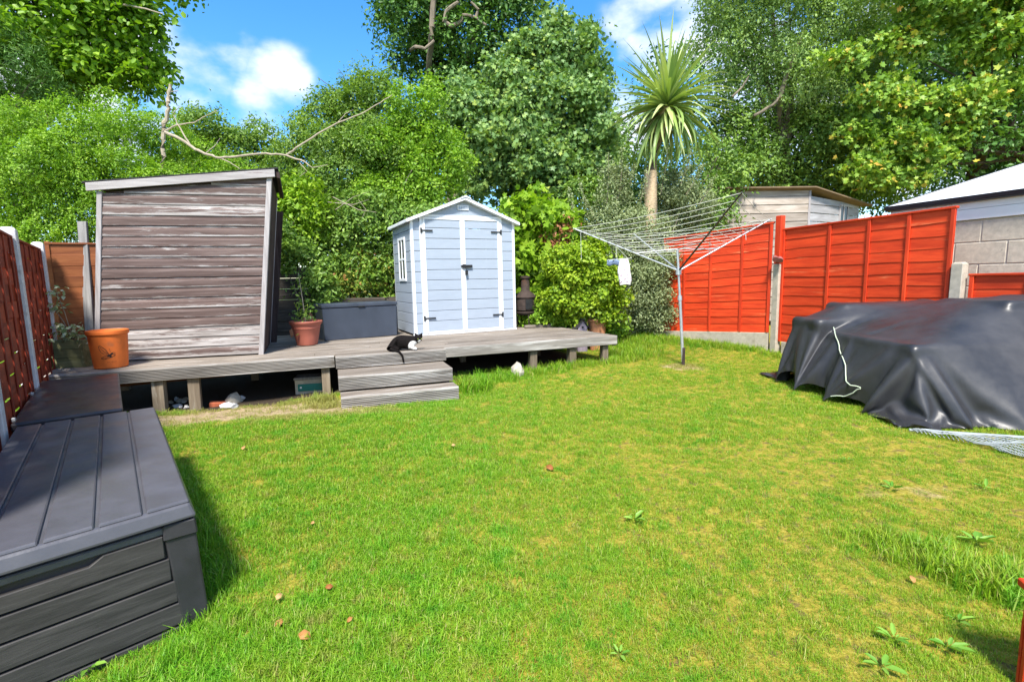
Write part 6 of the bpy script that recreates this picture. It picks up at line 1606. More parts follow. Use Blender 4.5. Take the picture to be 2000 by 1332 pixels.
1123,1922,53,6,-1,13,7,1,13,6,1,13,5,2,14,5,2,15,5,1,14,6,2,15,6,1,14,6,1,15,7,1,14,8,1,14,7,1,14,7,0,14,-2,-8,16,3,-11,29,30,7,5,16,10,-1,13,9,2,16,8,1,15,4,5,14,3,5,15,4,4,15,3,4,15,4,5,15,3,4,16,2,4,15,2,3,15,2,3,15,2,3,16,1,2,15,2,2,16,1,2,15,1,1,16,1,1,15,1,1,16,0,1,16,1,0,15,1,1,16,0,1,16,1,0,15,1,1,16,0,0,15,1,0,16,1,0,15,0,0,16,1,-1,15,0,0,16,1,-1,15,0,0,14,1,-2,19,-3,-2,8,-2,-14,12,-1,-10,10,-4,-10,9,-4,-12,9,-5,-11,8,-4,-12,8,-4,-13,7,-5,-13,7,-4,-12,6,-5,-14,6,-4,-13,5,-5,-14,4,-4,-15,4,-4,-14,3,-4,-15,2,-4,-15,2,-4,-15,0,-4,-15,-1,-4,-15,0,1,-16,-2,-5,-16,-4,8,-16,-3,4,-16,-5,-43,-1,
1131,1935,61,-1,0,14,7,0,13,7,1,12,8,2,13,6,1,14,6,2,13,5,2,15,6,1,14,5,2,14,6,1,14,6,2,15,6,1,14,6,1,13,-2,-1,17,-4,-9,28,24,3,1,21,11,0,16,7,-3,15,4,6,15,4,6,15,3,6,15,3,5,15,4,5,15,3,5,14,2,6,16,2,5,15,2,4,15,3,3,16,2,1,15,2,1,16,2,1,16,1,0,15,2,0,16,1,0,16,1,1,15,1,0,16,0,0,16,1,1,15,1,0,16,1,1,16,0,0,15,1,0,16,1,0,15,0,0,16,1,0,15,1,0,16,0,-1,15,1,0,16,0,-1,15,1,2,22,0,0,7,-5,-16,6,-2,-13,10,-4,-11,9,-5,-11,8,-5,-12,7,-5,-12,7,-5,-13,7,-4,-12,6,-6,-13,5,-5,-14,5,-4,-13,5,-5,-14,3,-5,-14,4,-5,-14,2,-5,-14,2,-5,-15,2,-4,-14,0,-5,-15,0,-5,-15,-2,-4,-14,-3,-4,-14,-2,2,-15,1,2,-16,1,-25,-8,
1139,1950,65,-1,0,14,0,0,15,5,1,13,7,1,13,7,2,13,7,2,13,7,1,13,6,2,14,6,2,13,5,1,14,6,2,15,6,2,14,5,1,13,-3,0,17,0,-1,25,24,2,1,17,6,-4,14,4,5,14,4,5,14,3,6,15,4,6,14,3,6,15,3,6,14,3,5,10,-3,15,19,3,4,16,5,0,16,4,0,16,3,-1,16,3,0,15,2,-1,16,1,0,16,2,0,15,1,0,16,1,0,16,1,0,15,0,0,16,1,1,16,1,0,15,1,0,16,1,0,16,0,0,15,1,0,16,1,0,15,1,0,16,1,0,15,0,0,15,1,-1,15,0,0,15,0,2,16,-1,2,17,-2,-10,1,-4,-20,10,-4,-11,8,-6,-11,8,-5,-12,7,-6,-13,6,-5,-13,6,-5,-13,5,-6,-13,5,-5,-13,4,-6,-14,4,-5,-13,4,-5,-14,2,-6,-14,2,-5,-14,2,-6,-14,1,-5,-14,-1,-6,-13,-1,-6,-14,-1,-5,-15,-2,-5,-14,-2,-3,-15,3,-3,-14,10,-7,-13,
1149,1964,67,-2,0,14,-1,1,14,1,2,14,3,1,14,5,1,14,6,2,13,6,2,13,7,1,13,6,2,13,7,2,14,6,2,13,6,2,14,7,2,13,-2,1,16,-1,0,22,22,3,2,16,4,-2,14,4,5,14,3,6,14,3,6,14,3,6,14,4,6,14,3,6,15,2,6,11,3,10,18,3,7,15,3,-1,16,2,-1,15,3,0,16,2,0,16,2,0,15,1,0,16,2,0,16,1,0,15,1,0,16,1,0,16,1,0,15,0,0,16,1,0,16,1,1,15,1,0,16,1,0,15,1,0,16,1,0,16,1,0,15,0,0,16,1,0,15,1,-1,15,1,2,16,0,1,18,0,2,20,-3,-6,-2,-4,-24,7,-6,-12,6,-6,-12,7,-6,-12,6,-6,-12,5,-6,-13,5,-6,-13,5,-6,-13,4,-6,-14,4,-5,-13,4,-6,-14,3,-5,-14,2,-6,-14,3,-5,-14,3,-4,-14,2,-5,-14,3,-5,-14,2,-5,-14,2,-5,-14,2,-6,-14,2,-6,-13,1,-5,-14,-2,-5,-14,
1145,1981,67,3,1,14,4,0,13,3,0,14,2,2,14,2,1,14,4,2,14,5,2,14,5,2,13,5,2,13,6,2,14,6,2,13,5,2,14,5,2,13,5,2,14,-1,1,20,18,2,4,17,4,-1,13,3,5,14,3,6,14,3,5,14,3,6,14,3,6,14,3,6,14,3,7,14,3,8,13,3,9,17,3,-1,16,3,-1,15,2,0,16,2,0,15,2,0,16,1,0,16,2,0,15,1,0,16,1,0,16,1,0,15,1,0,16,1,0,15,1,0,16,0,0,16,1,0,15,1,1,16,1,0,15,1,0,16,1,0,16,1,0,15,1,-1,16,1,2,15,1,0,16,1,2,18,0,3,27,-2,-2,-3,-5,-29,-3,-9,-14,7,-6,-11,7,-6,-13,6,-7,-12,4,-6,-13,5,-6,-14,4,-7,-13,4,-6,-13,3,-6,-14,3,-5,-14,3,-6,-13,2,-5,-14,2,-6,-14,2,-5,-14,2,-5,-14,2,-6,-14,2,-5,-14,2,-6,-13,2,-5,-14,3,-5,-14,3,-5,-14,4,-4,-13,
1153,1996,64,5,0,14,2,1,14,2,1,14,1,1,14,3,2,14,3,2,13,3,2,14,4,2,13,5,2,14,5,2,13,5,2,14,5,3,13,5,2,14,5,2,13,-1,2,19,13,3,8,18,3,-2,13,3,5,14,2,6,14,3,5,14,3,5,14,3,6,15,3,6,14,3,5,13,3,7,10,4,14,19,3,0,15,2,-1,16,2,0,15,2,-1,16,2,0,16,2,0,15,1,0,16,1,0,15,1,0,16,1,0,16,1,0,15,1,0,16,1,0,15,1,0,16,1,0,15,1,0,16,1,0,16,1,0,15,1,0,16,0,1,16,1,1,16,3,0,15,2,1,17,2,3,25,7,3,26,-8,1,-4,-10,-33,-3,-8,-15,4,-6,-12,4,-8,-13,4,-7,-13,4,-7,-14,3,-6,-13,4,-7,-13,3,-6,-14,3,-6,-13,3,-6,-14,2,-6,-14,2,-5,-13,2,-6,-14,2,-5,-14,3,-5,-14,2,-5,-14,2,-5,-14,3,-5,-13,3,-6,-14,3,-5,-14,4,-5,-13,6,-6,-12,
1162,2011,63,-1,2,14,-1,1,14,-1,1,14,-2,0,13,4,3,14,5,2,13,5,2,13,6,2,13,5,2,13,5,2,13,5,2,14,5,2,13,5,3,14,4,2,13,-1,3,18,8,3,13,19,3,-1,14,2,3,14,3,5,14,2,5,14,3,5,15,3,5,14,3,5,15,3,5,15,3,4,4,5,19,19,2,4,17,3,-2,15,2,-1,16,2,-1,16,1,0,15,2,0,16,1,0,15,1,0,16,1,0,16,1,0,15,1,0,16,1,0,15,1,0,16,1,1,15,2,0,16,1,1,15,1,0,16,2,0,15,2,1,16,2,1,15,2,-1,17,3,1,17,7,2,18,6,0,18,7,5,39,3,0,-5,-38,-38,-6,-5,-15,-3,-9,-14,5,-7,-12,5,-7,-13,3,-7,-13,4,-7,-13,3,-6,-13,4,-6,-14,3,-6,-13,4,-5,-13,3,-6,-14,4,-5,-13,3,-5,-14,3,-5,-13,3,-6,-14,4,-5,-13,3,-5,-14,3,-5,-13,3,-6,-14,3,-5,-13,2,-6,-13,-1,-9,-12,
1146,2017,62,0,4,13,1,4,13,2,4,14,6,3,12,7,2,13,7,2,12,6,2,13,5,2,13,5,2,13,5,2,14,4,2,13,3,3,14,4,2,14,4,3,14,-1,3,15,2,4,21,21,3,0,15,1,-2,14,3,5,15,2,5,14,2,5,15,3,5,14,3,4,15,3,5,15,3,4,6,6,18,20,6,11,14,1,-1,15,2,-2,15,2,0,16,2,0,16,1,0,15,2,-1,16,1,0,15,1,0,16,1,0,15,1,-1,16,2,0,15,1,-1,15,1,0,16,1,0,15,2,-1,15,1,0,16,0,-2,15,0,0,15,0,-2,15,1,-2,14,1,-2,17,1,-2,17,3,-5,17,0,-5,16,0,-8,23,-2,-11,1,-15,-10,-3,-12,-12,0,-8,-13,3,-7,-12,3,-7,-13,2,-7,-13,3,-6,-12,2,-7,-13,3,-6,-13,2,-7,-13,3,-6,-14,3,-6,-13,2,-6,-13,3,-5,-13,3,-6,-13,3,-6,-13,3,-5,-14,3,-6,-13,3,-5,-13,3,-6,-13,4,-5,-13,8,-5,-11,
1146,2034,57,-4,3,13,3,4,13,8,2,11,8,2,11,7,2,13,6,2,13,4,3,13,4,2,14,3,3,13,3,2,14,3,3,15,3,2,14,4,3,14,4,3,13,2,4,14,-2,6,22,17,3,8,19,0,-2,16,1,-2,14,2,5,14,2,6,14,3,5,14,3,5,14,3,4,14,4,5,11,7,5,0,14,24,29,-2,-1,17,-1,-4,16,-1,-2,16,0,-1,15,1,-2,16,0,-1,15,1,-1,15,1,-1,16,-1,-2,15,1,-1,15,0,-2,16,0,-1,15,-1,-1,15,-2,-2,15,1,-2,15,0,-1,15,0,-2,15,-1,-2,15,0,-2,15,-1,-2,15,1,-2,15,1,-3,14,1,-2,12,0,-1,13,0,-5,13,-1,-7,15,1,-10,10,-5,-9,1,-11,-12,3,-7,-12,4,-7,-12,3,-7,-12,4,-7,-13,3,-6,-12,3,-7,-13,4,-6,-12,3,-6,-13,3,-6,-12,3,-7,-13,3,-5,-13,3,-6,-13,3,-6,-13,3,-6,-13,3,-5,-12,3,-6,-13,3,-5,-13,2,-6,-13,-2,-7,-12,
1136,2046,50,5,6,12,10,1,9,7,2,12,6,3,13,3,3,13,3,2,14,3,2,14,2,2,14,3,3,14,3,2,15,4,3,13,4,3,14,6,4,14,6,3,13,2,7,14,-3,11,18,6,9,20,29,-4,-3,15,-6,-1,15,0,0,15,2,4,14,2,3,15,2,3,14,2,3,15,2,2,14,1,2,9,8,10,17,-1,0,17,-2,1,15,0,0,15,-1,-1,15,0,0,15,0,-1,15,0,-1,15,1,0,15,0,-1,15,1,-1,15,1,-1,15,0,-1,15,1,-2,14,1,-1,15,0,-1,15,1,-1,15,0,-1,14,0,-1,15,0,-2,14,1,-2,14,0,-1,14,1,-3,14,1,-3,13,-5,-4,13,5,-1,12,-1,-6,7,-7,-9,13,1,-8,11,1,-8,4,-8,-12,2,-7,-12,3,-7,-12,4,-6,-12,3,-7,-12,3,-6,-12,3,-7,-12,3,-6,-13,4,-6,-12,3,-6,-13,3,-6,-12,3,-5,-13,2,-6,-13,3,-6,-12,3,-5,-13,3,-6,-12,3,-5,-13,2,-6,-12,1,-10,-10,
1134,2060,39,10,1,9,6,3,12,3,3,14,2,1,14,2,1,14,2,2,15,2,3,14,4,3,14,4,3,13,5,3,14,5,4,13,6,3,13,7,3,12,7,3,13,5,7,11,4,6,13,14,2,11,18,-1,2,13,2,6,14,0,2,14,2,3,14,2,4,14,1,3,14,2,3,14,3,3,14,1,4,14,1,4,14,0,1,15,0,1,15,0,0,14,0,-1,15,0,0,15,0,-1,14,0,0,15,1,-1,14,0,-1,15,1,-1,14,1,-1,15,0,-1,15,1,-1,14,0,-1,14,1,-1,15,1,-1,14,0,-2,14,0,-1,14,0,-1,14,0,-2,14,0,-2,14,1,-2,14,0,-3,12,-4,-4,12,6,-1,12,0,-5,6,-9,-7,12,0,-8,9,-5,-8,10,7,-7,7,-5,-11,1,-7,-12,2,-7,-12,3,-7,-12,2,-7,-12,2,-7,-12,2,-6,-12,2,-7,-12,3,-6,-12,2,-7,-12,2,-6,-13,3,-6,-12,3,-6,-12,2,-5,-13,3,-6,-12,3,-5,-13,3,-6,-12,9,-8,-7,
1133,2068,24,4,2,13,2,1,14,3,1,14,2,3,15,3,3,14,5,4,14,5,3,13,5,3,14,6,3,13,7,3,12,7,3,13,7,2,13,7,3,12,8,3,12,9,3,11,9,0,11,11,0,9,13,0,2,11,6,5,13,4,4,13,2,4,14,2,3,14,2,3,13,2,3,14,2,3,14,2,4,13,1,3,14,0,2,14,0,0,15,0,0,14,0,0,14,0,-1,14,0,0,14,0,-1,15,1,0,14,0,-1,14,1,-1,14,0,-1,14,1,-1,15,0,-1,14,1,-1,14,0,-1,14,1,-1,14,0,-1,14,0,-2,13,0,-1,14,0,-1,14,1,-2,13,0,-3,13,0,-2,12,-4,-4,11,7,0,13,1,-5,5,-11,-7,11,1,-6,10,-5,-9,10,-5,-8,6,11,-6,10,-2,-9,6,-6,-11,3,-7,-12,3,-7,-11,2,-7,-12,2,-6,-12,1,-7,-12,2,-6,-13,2,-6,-12,4,-7,-11,5,-6,-11,4,-6,-12,4,-6,-12,3,-6,-12,3,-6,-12,2,-5,-12,-2,-11,-7,
1126,2073,7,4,2,17,5,4,15,4,3,15,6,3,15,6,3,14,6,3,13,7,2,14,6,3,13,7,1,13,7,2,12,7,2,13,7,2,12,7,2,12,8,2,11,9,0,11,10,0,10,3,9,9,13,0,2,12,4,4,12,4,4,13,3,4,14,3,3,13,1,3,13,2,3,14,2,3,13,2,3,14,0,3,13,2,2,14,-1,0,13,0,1,14,0,-1,14,0,0,14,0,0,14,0,-1,13,0,-1,14,1,-1,14,0,-1,14,1,0,14,0,-2,14,1,-1,14,0,-1,13,1,0,14,1,-1,14,-1,-2,13,0,-1,14,0,-1,13,1,-1,13,1,-2,13,-1,-2,13,1,-2,11,-5,-5,11,8,1,12,1,-5,4,-12,-5,12,2,-6,9,-6,-8,10,-4,-8,11,-4,-8,3,12,-6,11,2,-8,-1,-10,-10,7,-3,-12,5,-6,-11,5,-5,-12,4,-7,-11,3,-6,-12,4,-6,-11,1,-7,-13,2,-6,-12,1,-7,-11,0,-7,-12,0,-8,-11,-1,-12,-8,1,-7,-11,10,-3,-8,
1143,2076,10,3,1,13,5,1,13,4,2,14,5,3,13,6,2,13,6,2,13,6,3,13,6,2,12,7,3,12,6,2,12,7,3,12,6,4,12,8,3,12,7,3,11,3,7,11,11,-2,7,-2,11,8,13,-4,1,12,4,4,12,5,4,13,4,4,13,2,3,13,2,3,14,1,3,13,3,3,13,0,3,13,1,2,13,3,3,13,-3,-1,13,2,1,13,-2,-1,14,1,0,13,0,0,14,0,-1,13,0,0,14,0,-1,13,1,-1,14,1,-1,14,0,-1,13,1,-1,14,0,-1,13,1,0,14,1,-1,13,-2,-2,13,1,-1,13,-1,-1,13,2,-1,13,1,-1,12,-3,-3,13,2,-2,11,-6,-4,9,10,1,13,1,-4,2,-12,-5,12,2,-5,10,-5,-8,8,-8,-8,11,-1,-7,11,-3,-9,2,12,-4,11,4,-8,-5,-9,-9,3,-8,-11,5,-6,-11,7,-2,-12,6,-4,-12,5,-5,-11,-3,-10,-10,-1,-8,-10,0,-9,-11,0,-8,-11,0,-9,-11,4,-4,-12,7,-4,-11,11,-7,-4,
1160,2077,7,1,7,11,4,1,13,5,2,13,5,2,12,5,2,13,6,2,12,6,2,12,6,3,12,6,2,12,6,4,12,6,4,11,7,3,12,4,5,11,-3,7,12,11,-6,5,8,7,9,-4,11,7,13,-5,0,13,2,4,11,6,4,12,5,4,13,2,3,14,1,3,13,1,3,12,4,3,14,-1,2,13,0,2,11,5,4,13,-5,-2,12,3,2,13,-3,-1,13,1,0,14,2,0,13,-2,-1,13,2,0,13,-1,-2,14,2,0,13,-1,-1,13,0,-1,14,1,-1,13,0,-1,13,2,0,13,1,-1,13,-3,-2,13,2,0,12,-2,-2,13,3,0,12,1,-2,12,-4,-3,13,3,-1,10,-7,-5,9,10,3,12,1,-5,2,-12,-4,12,3,-4,10,-5,-8,10,-6,-7,7,-8,-8,11,0,-8,11,-1,-8,1,13,-4,11,4,-7,-7,-8,-9,0,-9,-10,3,-7,-11,7,-2,-11,7,-3,-12,5,-4,-12,-1,-9,-10,-4,-9,-9,1,-8,-11,11,-6,-5,10,-7,-6,5,-3,-12,-1,-10,-9,
1173,2087,11,2,-13,3,5,3,12,5,2,13,6,5,11,5,5,12,5,5,11,5,5,12,5,5,11,4,6,12,7,2,11,5,5,12,0,7,11,-7,5,11,11,-7,6,11,2,7,4,10,8,-4,10,8,12,-6,-1,13,1,2,11,6,5,12,5,5,12,3,3,14,0,2,13,1,2,12,4,4,13,-1,1,13,0,2,11,6,4,12,-6,-2,12,4,2,12,-4,-1,13,1,0,13,2,1,13,-3,-2,13,3,0,13,-2,-1,13,3,0,13,-1,-1,13,-1,-2,13,3,0,13,-2,-2,12,3,1,13,1,-1,13,-4,-2,12,2,0,13,-2,-2,11,4,0,13,1,-1,11,-5,-4,12,3,-1,10,-6,-4,8,10,3,12,1,-4,2,-13,-4,12,4,-4,10,-5,-7,11,-4,-7,7,-9,-7,8,-7,-8,11,2,-8,11,0,-7,1,12,-5,10,7,-6,-7,-8,-9,-4,-9,-9,1,-9,-10,5,-5,-11,7,0,-12,7,-2,-11,6,-8,-9,5,-9,-9,2,-7,-11,-4,-13,1,4,-5,-12,12,-3,-6,
1178,2071,6,13,5,1,4,5,12,0,9,10,3,7,12,5,5,11,5,5,12,5,5,11,6,5,12,7,1,11,4,7,12,-5,6,10,-9,1,11,11,-4,6,12,-3,6,7,8,9,3,10,8,-4,11,7,11,-8,-2,13,0,2,12,5,5,10,7,5,13,3,3,13,-1,2,13,1,2,12,5,4,13,-3,1,13,1,2,10,7,4,11,-8,-3,11,6,3,12,-6,-2,13,2,0,13,3,2,12,-4,-3,13,3,1,12,-3,-2,13,4,1,13,-1,-2,13,-2,-1,12,4,0,13,-3,-2,12,5,1,13,0,-1,11,-5,-3,12,3,1,13,-3,-2,11,6,1,12,0,-2,11,-7,-4,12,5,0,10,-7,-5,7,10,4,12,1,-4,1,-12,-3,12,4,-3,10,-5,-7,12,-2,-6,5,-10,-8,11,-5,-7,6,-8,-8,11,3,-8,11,1,-7,2,12,-5,10,8,-5,-2,-10,-9,-9,-5,-8,-4,-9,-10,2,-8,-11,6,-6,-10,6,-5,-11,11,2,-7,1,-13,4,4,-4,-12,6,-4,-12,9,-8,-3,
1172,2087,7,12,5,0,12,5,5,10,3,8,5,5,12,6,3,11,5,5,12,4,7,11,3,6,11,1,7,12,-8,3,10,-9,2,10,11,-1,8,10,-8,4,10,5,8,7,8,9,1,11,8,-5,10,7,11,-8,-2,13,-2,1,12,4,4,10,8,5,12,4,4,13,-1,1,13,0,2,11,6,4,13,-4,0,13,1,2,10,7,4,10,-8,-2,11,6,3,11,-6,-3,13,1,1,12,4,1,12,-5,-2,12,4,1,13,-3,-2,12,5,1,12,-2,-2,13,-3,-2,12,5,1,12,-4,-2,12,6,2,13,-1,-2,11,-5,-3,12,4,1,12,-4,-2,10,7,2,12,-1,-3,11,-7,-3,11,6,0,10,-8,-5,6,11,5,13,1,-4,1,-13,-3,11,5,-3,10,-6,-6,12,0,-6,5,-10,-7,11,-4,-7,8,-7,-8,7,-8,-8,10,4,-7,11,2,-8,4,12,-4,9,8,-6,1,-11,-8,-11,-2,-8,-6,-7,-9,2,-8,-11,3,-8,-10,7,-8,-9,13,0,3,13,-1,0,7,-5,-11,-2,-11,-6,
1165,2103,7,13,5,0,10,4,8,12,5,2,8,4,10,-1,2,14,10,6,7,8,5,9,1,7,11,-9,-4,10,-6,7,10,11,1,8,8,-10,4,11,2,7,4,8,9,9,6,7,0,11,8,-5,10,7,11,-7,-2,13,-4,0,12,3,3,10,7,6,11,6,4,13,-1,1,13,-1,2,11,6,4,12,-4,0,13,1,1,9,7,5,10,-8,-3,10,6,3,11,-6,-3,13,1,1,12,5,2,11,-6,-3,12,5,2,12,-5,-3,12,6,2,12,-3,-2,13,-2,-2,11,5,1,12,-4,-2,11,6,2,12,-2,-2,11,-5,-3,12,5,2,11,-4,-3,10,7,2,12,-2,-2,11,-7,-4,11,6,1,9,-7,-5,6,10,5,12,1,-4,1,-13,-3,12,6,-2,10,-6,-6,12,1,-5,5,-10,-7,9,-7,-7,11,-2,-7,4,-10,-8,9,-6,-8,10,6,-7,11,2,-7,5,11,-5,9,8,-5,2,-10,-9,-12,3,-4,5,-8,-9,4,-9,-9,-1,-6,-12,11,-6,-4,9,5,9,-3,-11,-8,8,-9,-4,
1159,2119,8,12,5,-1,13,4,1,11,5,6,6,4,11,-2,1,13,10,6,7,12,5,3,-7,-9,8,-3,8,10,8,5,9,6,-11,4,12,0,7,9,5,8,0,10,9,12,3,6,-1,11,8,-5,11,6,11,-8,-2,12,-5,-1,12,1,3,10,8,5,10,7,5,13,-1,2,13,-2,1,10,7,4,12,-6,-1,13,1,2,9,9,4,9,-9,-3,10,7,4,10,-7,-3,13,1,0,12,5,2,10,-7,-3,12,6,2,12,-5,-2,10,7,2,12,-5,-3,13,-2,-2,11,6,2,12,-5,-3,10,8,3,12,-4,-2,11,-5,-3,11,6,2,11,-5,-3,10,8,3,11,-4,-3,10,-6,-4,11,7,2,9,-8,-5,5,11,5,13,0,-4,1,-13,-2,12,6,-1,9,-6,-7,13,3,-4,5,-10,-6,7,-9,-7,11,0,-7,8,-7,-8,3,-11,-7,11,-2,-8,10,6,-7,10,3,-8,5,12,-3,10,6,-7,1,-11,-8,-13,4,-3,3,-10,-9,13,0,-2,-3,-9,-9,12,-5,-3,12,1,6,-4,-12,-2,
1153,2136,9,13,4,2,12,3,-4,11,6,4,0,0,14,4,5,11,12,4,-1,6,-12,-1,0,8,11,4,7,10,6,-11,4,11,-2,6,9,5,8,9,5,8,-1,10,9,12,2,5,-2,10,7,-4,11,7,11,-6,-1,10,-8,-3,13,0,2,10,7,5,9,8,6,13,1,2,13,-4,-1,9,7,5,12,-6,-1,13,1,1,8,9,5,9,-9,-4,10,7,4,10,-7,-3,12,1,0,11,6,3,10,-8,-3,12,6,2,11,-6,-3,10,8,3,12,-5,-3,13,-2,-2,10,6,2,11,-5,-3,10,8,3,11,-5,-2,12,-5,-3,10,7,2,11,-5,-3,9,8,4,11,-5,-4,10,-6,-3,10,8,2,9,-8,-5,5,10,6,12,0,-4,2,-13,-3,11,7,-1,10,-6,-6,12,4,-2,6,-10,-7,5,-10,-7,11,1,-6,10,-5,-8,1,-12,-6,10,-3,-8,9,-4,-9,10,6,-6,10,5,-7,4,12,-3,12,5,-5,-1,-8,-10,-12,0,-4,13,1,-1,0,-10,-9,7,-4,10,6,-6,9,5,-7,-9,
1148,2152,12,11,3,-5,12,4,0,8,4,9,10,3,8,13,0,4,-1,-9,-10,11,3,6,-4,7,11,9,-9,3,11,0,7,3,6,12,12,2,5,11,3,6,-3,9,8,13,1,4,-4,10,7,-2,11,7,12,-4,1,8,-9,-5,13,-2,2,11,5,4,7,9,6,13,3,2,12,-5,-1,10,7,5,10,-7,-2,13,1,1,9,9,5,8,-9,-3,9,7,3,10,-7,-3,13,0,1,10,7,2,10,-8,-3,11,6,2,10,-6,-3,10,8,4,11,-6,-4,13,-2,-2,10,7,3,11,-6,-3,9,9,3,11,-6,-2,11,-5,-3,10,8,3,10,-6,-3,9,9,3,10,-6,-3,11,-5,-4,9,8,3,9,-9,-4,5,11,5,12,-1,-4,3,-12,-3,10,7,0,10,-7,-6,12,6,-1,5,-10,-7,4,-11,-6,12,1,-6,10,-3,-7,1,-12,-6,11,0,-6,10,-3,-9,5,-7,-9,10,5,-7,10,7,-6,9,8,-4,4,11,6,7,-7,-8,-8,4,-9,10,-6,6,11,-5,2,7,-7,9,-7,-9,-6,
1143,2169,13,11,3,-6,13,4,0,13,2,1,11,3,7,-5,-8,9,13,0,2,1,-6,-12,13,-1,4,10,2,8,4,6,11,4,5,11,10,4,8,12,-4,-2,1,10,9,13,-1,3,-4,11,6,-2,10,8,13,-2,2,6,-11,-6,13,-3,0,12,3,4,6,10,6,12,4,3,11,-6,-2,10,8,5,10,-8,-2,13,1,1,8,9,4,8,-9,-3,9,8,4,9,-9,-3,13,1,0,10,7,3,9,-8,-4,10,6,3,11,-6,-3,9,8,3,11,-6,-3,12,-2,-2,10,8,3,10,-7,-3,9,8,4,10,-6,-3,11,-4,-3,9,8,3,11,-6,-3,8,8,4,9,-7,-4,12,-4,-3,8,8,3,9,-8,-4,5,10,5,12,-1,-3,3,-12,-4,10,8,1,10,-7,-6,11,7,0,6,-10,-7,3,-12,-5,11,-2,-7,11,2,-6,0,-12,-5,12,1,-7,12,0,-6,2,-9,-9,10,8,4,6,3,-12,9,5,-8,13,3,-2,2,7,11,12,1,-1,9,-1,-11,6,-2,12,-7,-10,7,-1,-11,-8,
1139,2186,14,12,3,-6,12,3,4,7,-7,8,5,-1,-12,12,2,5,12,2,6,3,-5,-12,13,-1,3,9,2,9,9,3,9,0,7,11,9,3,8,9,-7,-6,6,9,8,13,-2,2,-1,11,8,-5,10,6,13,-1,3,5,-10,-6,12,-4,0,13,0,2,6,10,5,11,6,5,10,-8,-3,10,8,5,10,-7,-3,12,0,1,8,9,5,8,-9,-4,8,8,4,9,-8,-3,13,0,0,9,7,3,9,-8,-3,10,7,3,10,-7,-4,9,8,4,10,-7,-3,12,-1,-2,10,8,3,9,-7,-3,9,8,4,9,-8,-3,12,-2,-3,8,8,4,10,-7,-4,8,9,4,9,-8,-3,11,-3,-3,8,8,3,8,-8,-4,5,9,6,12,-1,-4,5,-11,-4,10,8,2,9,-7,-5,11,7,0,6,-9,-7,2,-12,-5,10,-4,-7,11,5,-3,1,-11,-7,12,1,-5,12,2,-5,2,-9,-9,12,5,0,7,10,5,12,2,0,13,3,-3,-1,6,-11,13,1,-1,12,4,0,-3,-6,11,5,-12,-5,-5,-9,5,
1137,2203,12,12,2,2,8,-3,10,13,0,-5,5,-1,-12,6,1,12,10,0,-9,12,-2,-3,13,-1,1,0,1,13,13,1,-2,11,1,7,3,8,9,6,-8,-7,11,5,5,13,0,4,1,10,8,-7,10,5,13,0,4,4,-10,-6,13,-1,2,11,-5,-2,8,8,5,9,8,5,10,-8,-3,8,8,5,10,-8,-3,13,0,0,7,9,5,8,-10,-4,8,9,5,8,-8,-4,13,0,0,9,8,4,8,-9,-4,10,7,3,10,-7,-3,8,8,4,9,-8,-4,13,0,-1,8,8,3,9,-8,-3,8,9,4,9,-9,-3,12,-1,-3,8,8,4,9,-7,-3,8,8,4,8,-8,-3,11,-2,-3,9,8,3,7,-9,-3,5,10,5,12,-2,-3,6,-11,-5,9,9,3,10,-7,-5,9,8,1,7,-9,-7,1,-12,-4,9,-6,-8,11,6,-3,9,-6,-6,8,6,7,3,-9,-9,7,-2,-10,12,3,-4,12,6,0,12,5,0,11,6,3,7,4,10,7,7,-9,11,-2,7,10,-6,7,-6,-12,1,-5,-7,-9,
1146,2217,9,-1,3,12,12,-2,-5,13,1,2,5,0,-11,12,-4,2,10,1,8,8,1,-10,13,-1,0,-5,1,12,13,1,5,9,-3,-9,7,8,8,12,-4,4,9,-4,-9,3,6,11,12,5,2,-7,10,5,12,1,4,4,-10,-6,12,1,4,10,-7,-5,11,4,4,6,10,6,9,-9,-4,8,9,5,9,-9,-3,13,0,0,7,9,4,8,-10,-3,7,9,4,8,-8,-3,13,-1,-1,8,9,4,8,-10,-3,10,8,3,9,-8,-4,8,9,4,8,-8,-3,13,0,-1,8,8,3,8,-9,-3,8,9,4,8,-9,-3,12,0,-2,7,8,4,9,-8,-3,7,8,3,8,-9,-3,12,0,-2,8,8,4,7,-9,-4,5,9,5,12,-2,-3,7,-10,-4,8,9,3,10,-7,-5,9,9,3,6,-9,-7,1,-12,-5,13,2,0,6,-4,-10,10,2,8,11,5,-4,-1,-10,-8,12,2,-6,12,3,3,9,-1,9,8,7,-5,11,8,-4,12,3,1,1,-6,11,10,-2,7,11,6,0,-4,-12,-1,3,-5,-11,
1141,2233,7,7,4,10,13,-2,-1,8,-3,-9,9,2,8,9,-2,-8,9,1,9,12,0,-3,11,1,-6,-6,0,10,13,1,2,12,-3,-3,10,-1,-7,7,4,11,5,-5,-11,1,6,12,10,5,4,11,-6,-3,4,12,4,4,-11,-6,11,4,5,9,-8,-5,12,0,1,5,10,6,8,-8,-4,8,8,4,9,-8,-2,12,-1,0,7,9,3,8,-9,-3,7,8,4,8,-8,-3,12,0,0,8,7,3,7,-8,-3,9,7,3,9,-7,-3,8,8,3,8,-9,-2,11,1,-1,8,7,3,8,-8,-3,7,8,4,8,-8,-3,11,0,-1,8,7,3,7,-8,-3,8,8,4,8,-8,-3,10,0,-1,8,7,3,7,-9,-3,7,9,4,11,-2,-2,7,-8,-4,9,8,4,9,-6,-6,8,9,5,-1,-13,0,13,1,-1,12,1,-4,7,-4,-10,4,0,12,7,-4,-10,12,2,4,7,2,-10,7,-3,10,12,3,-3,9,4,10,11,6,-3,8,6,-7,7,-4,10,9,-6,-6,4,6,10,11,-5,-5,-3,-10,-7,
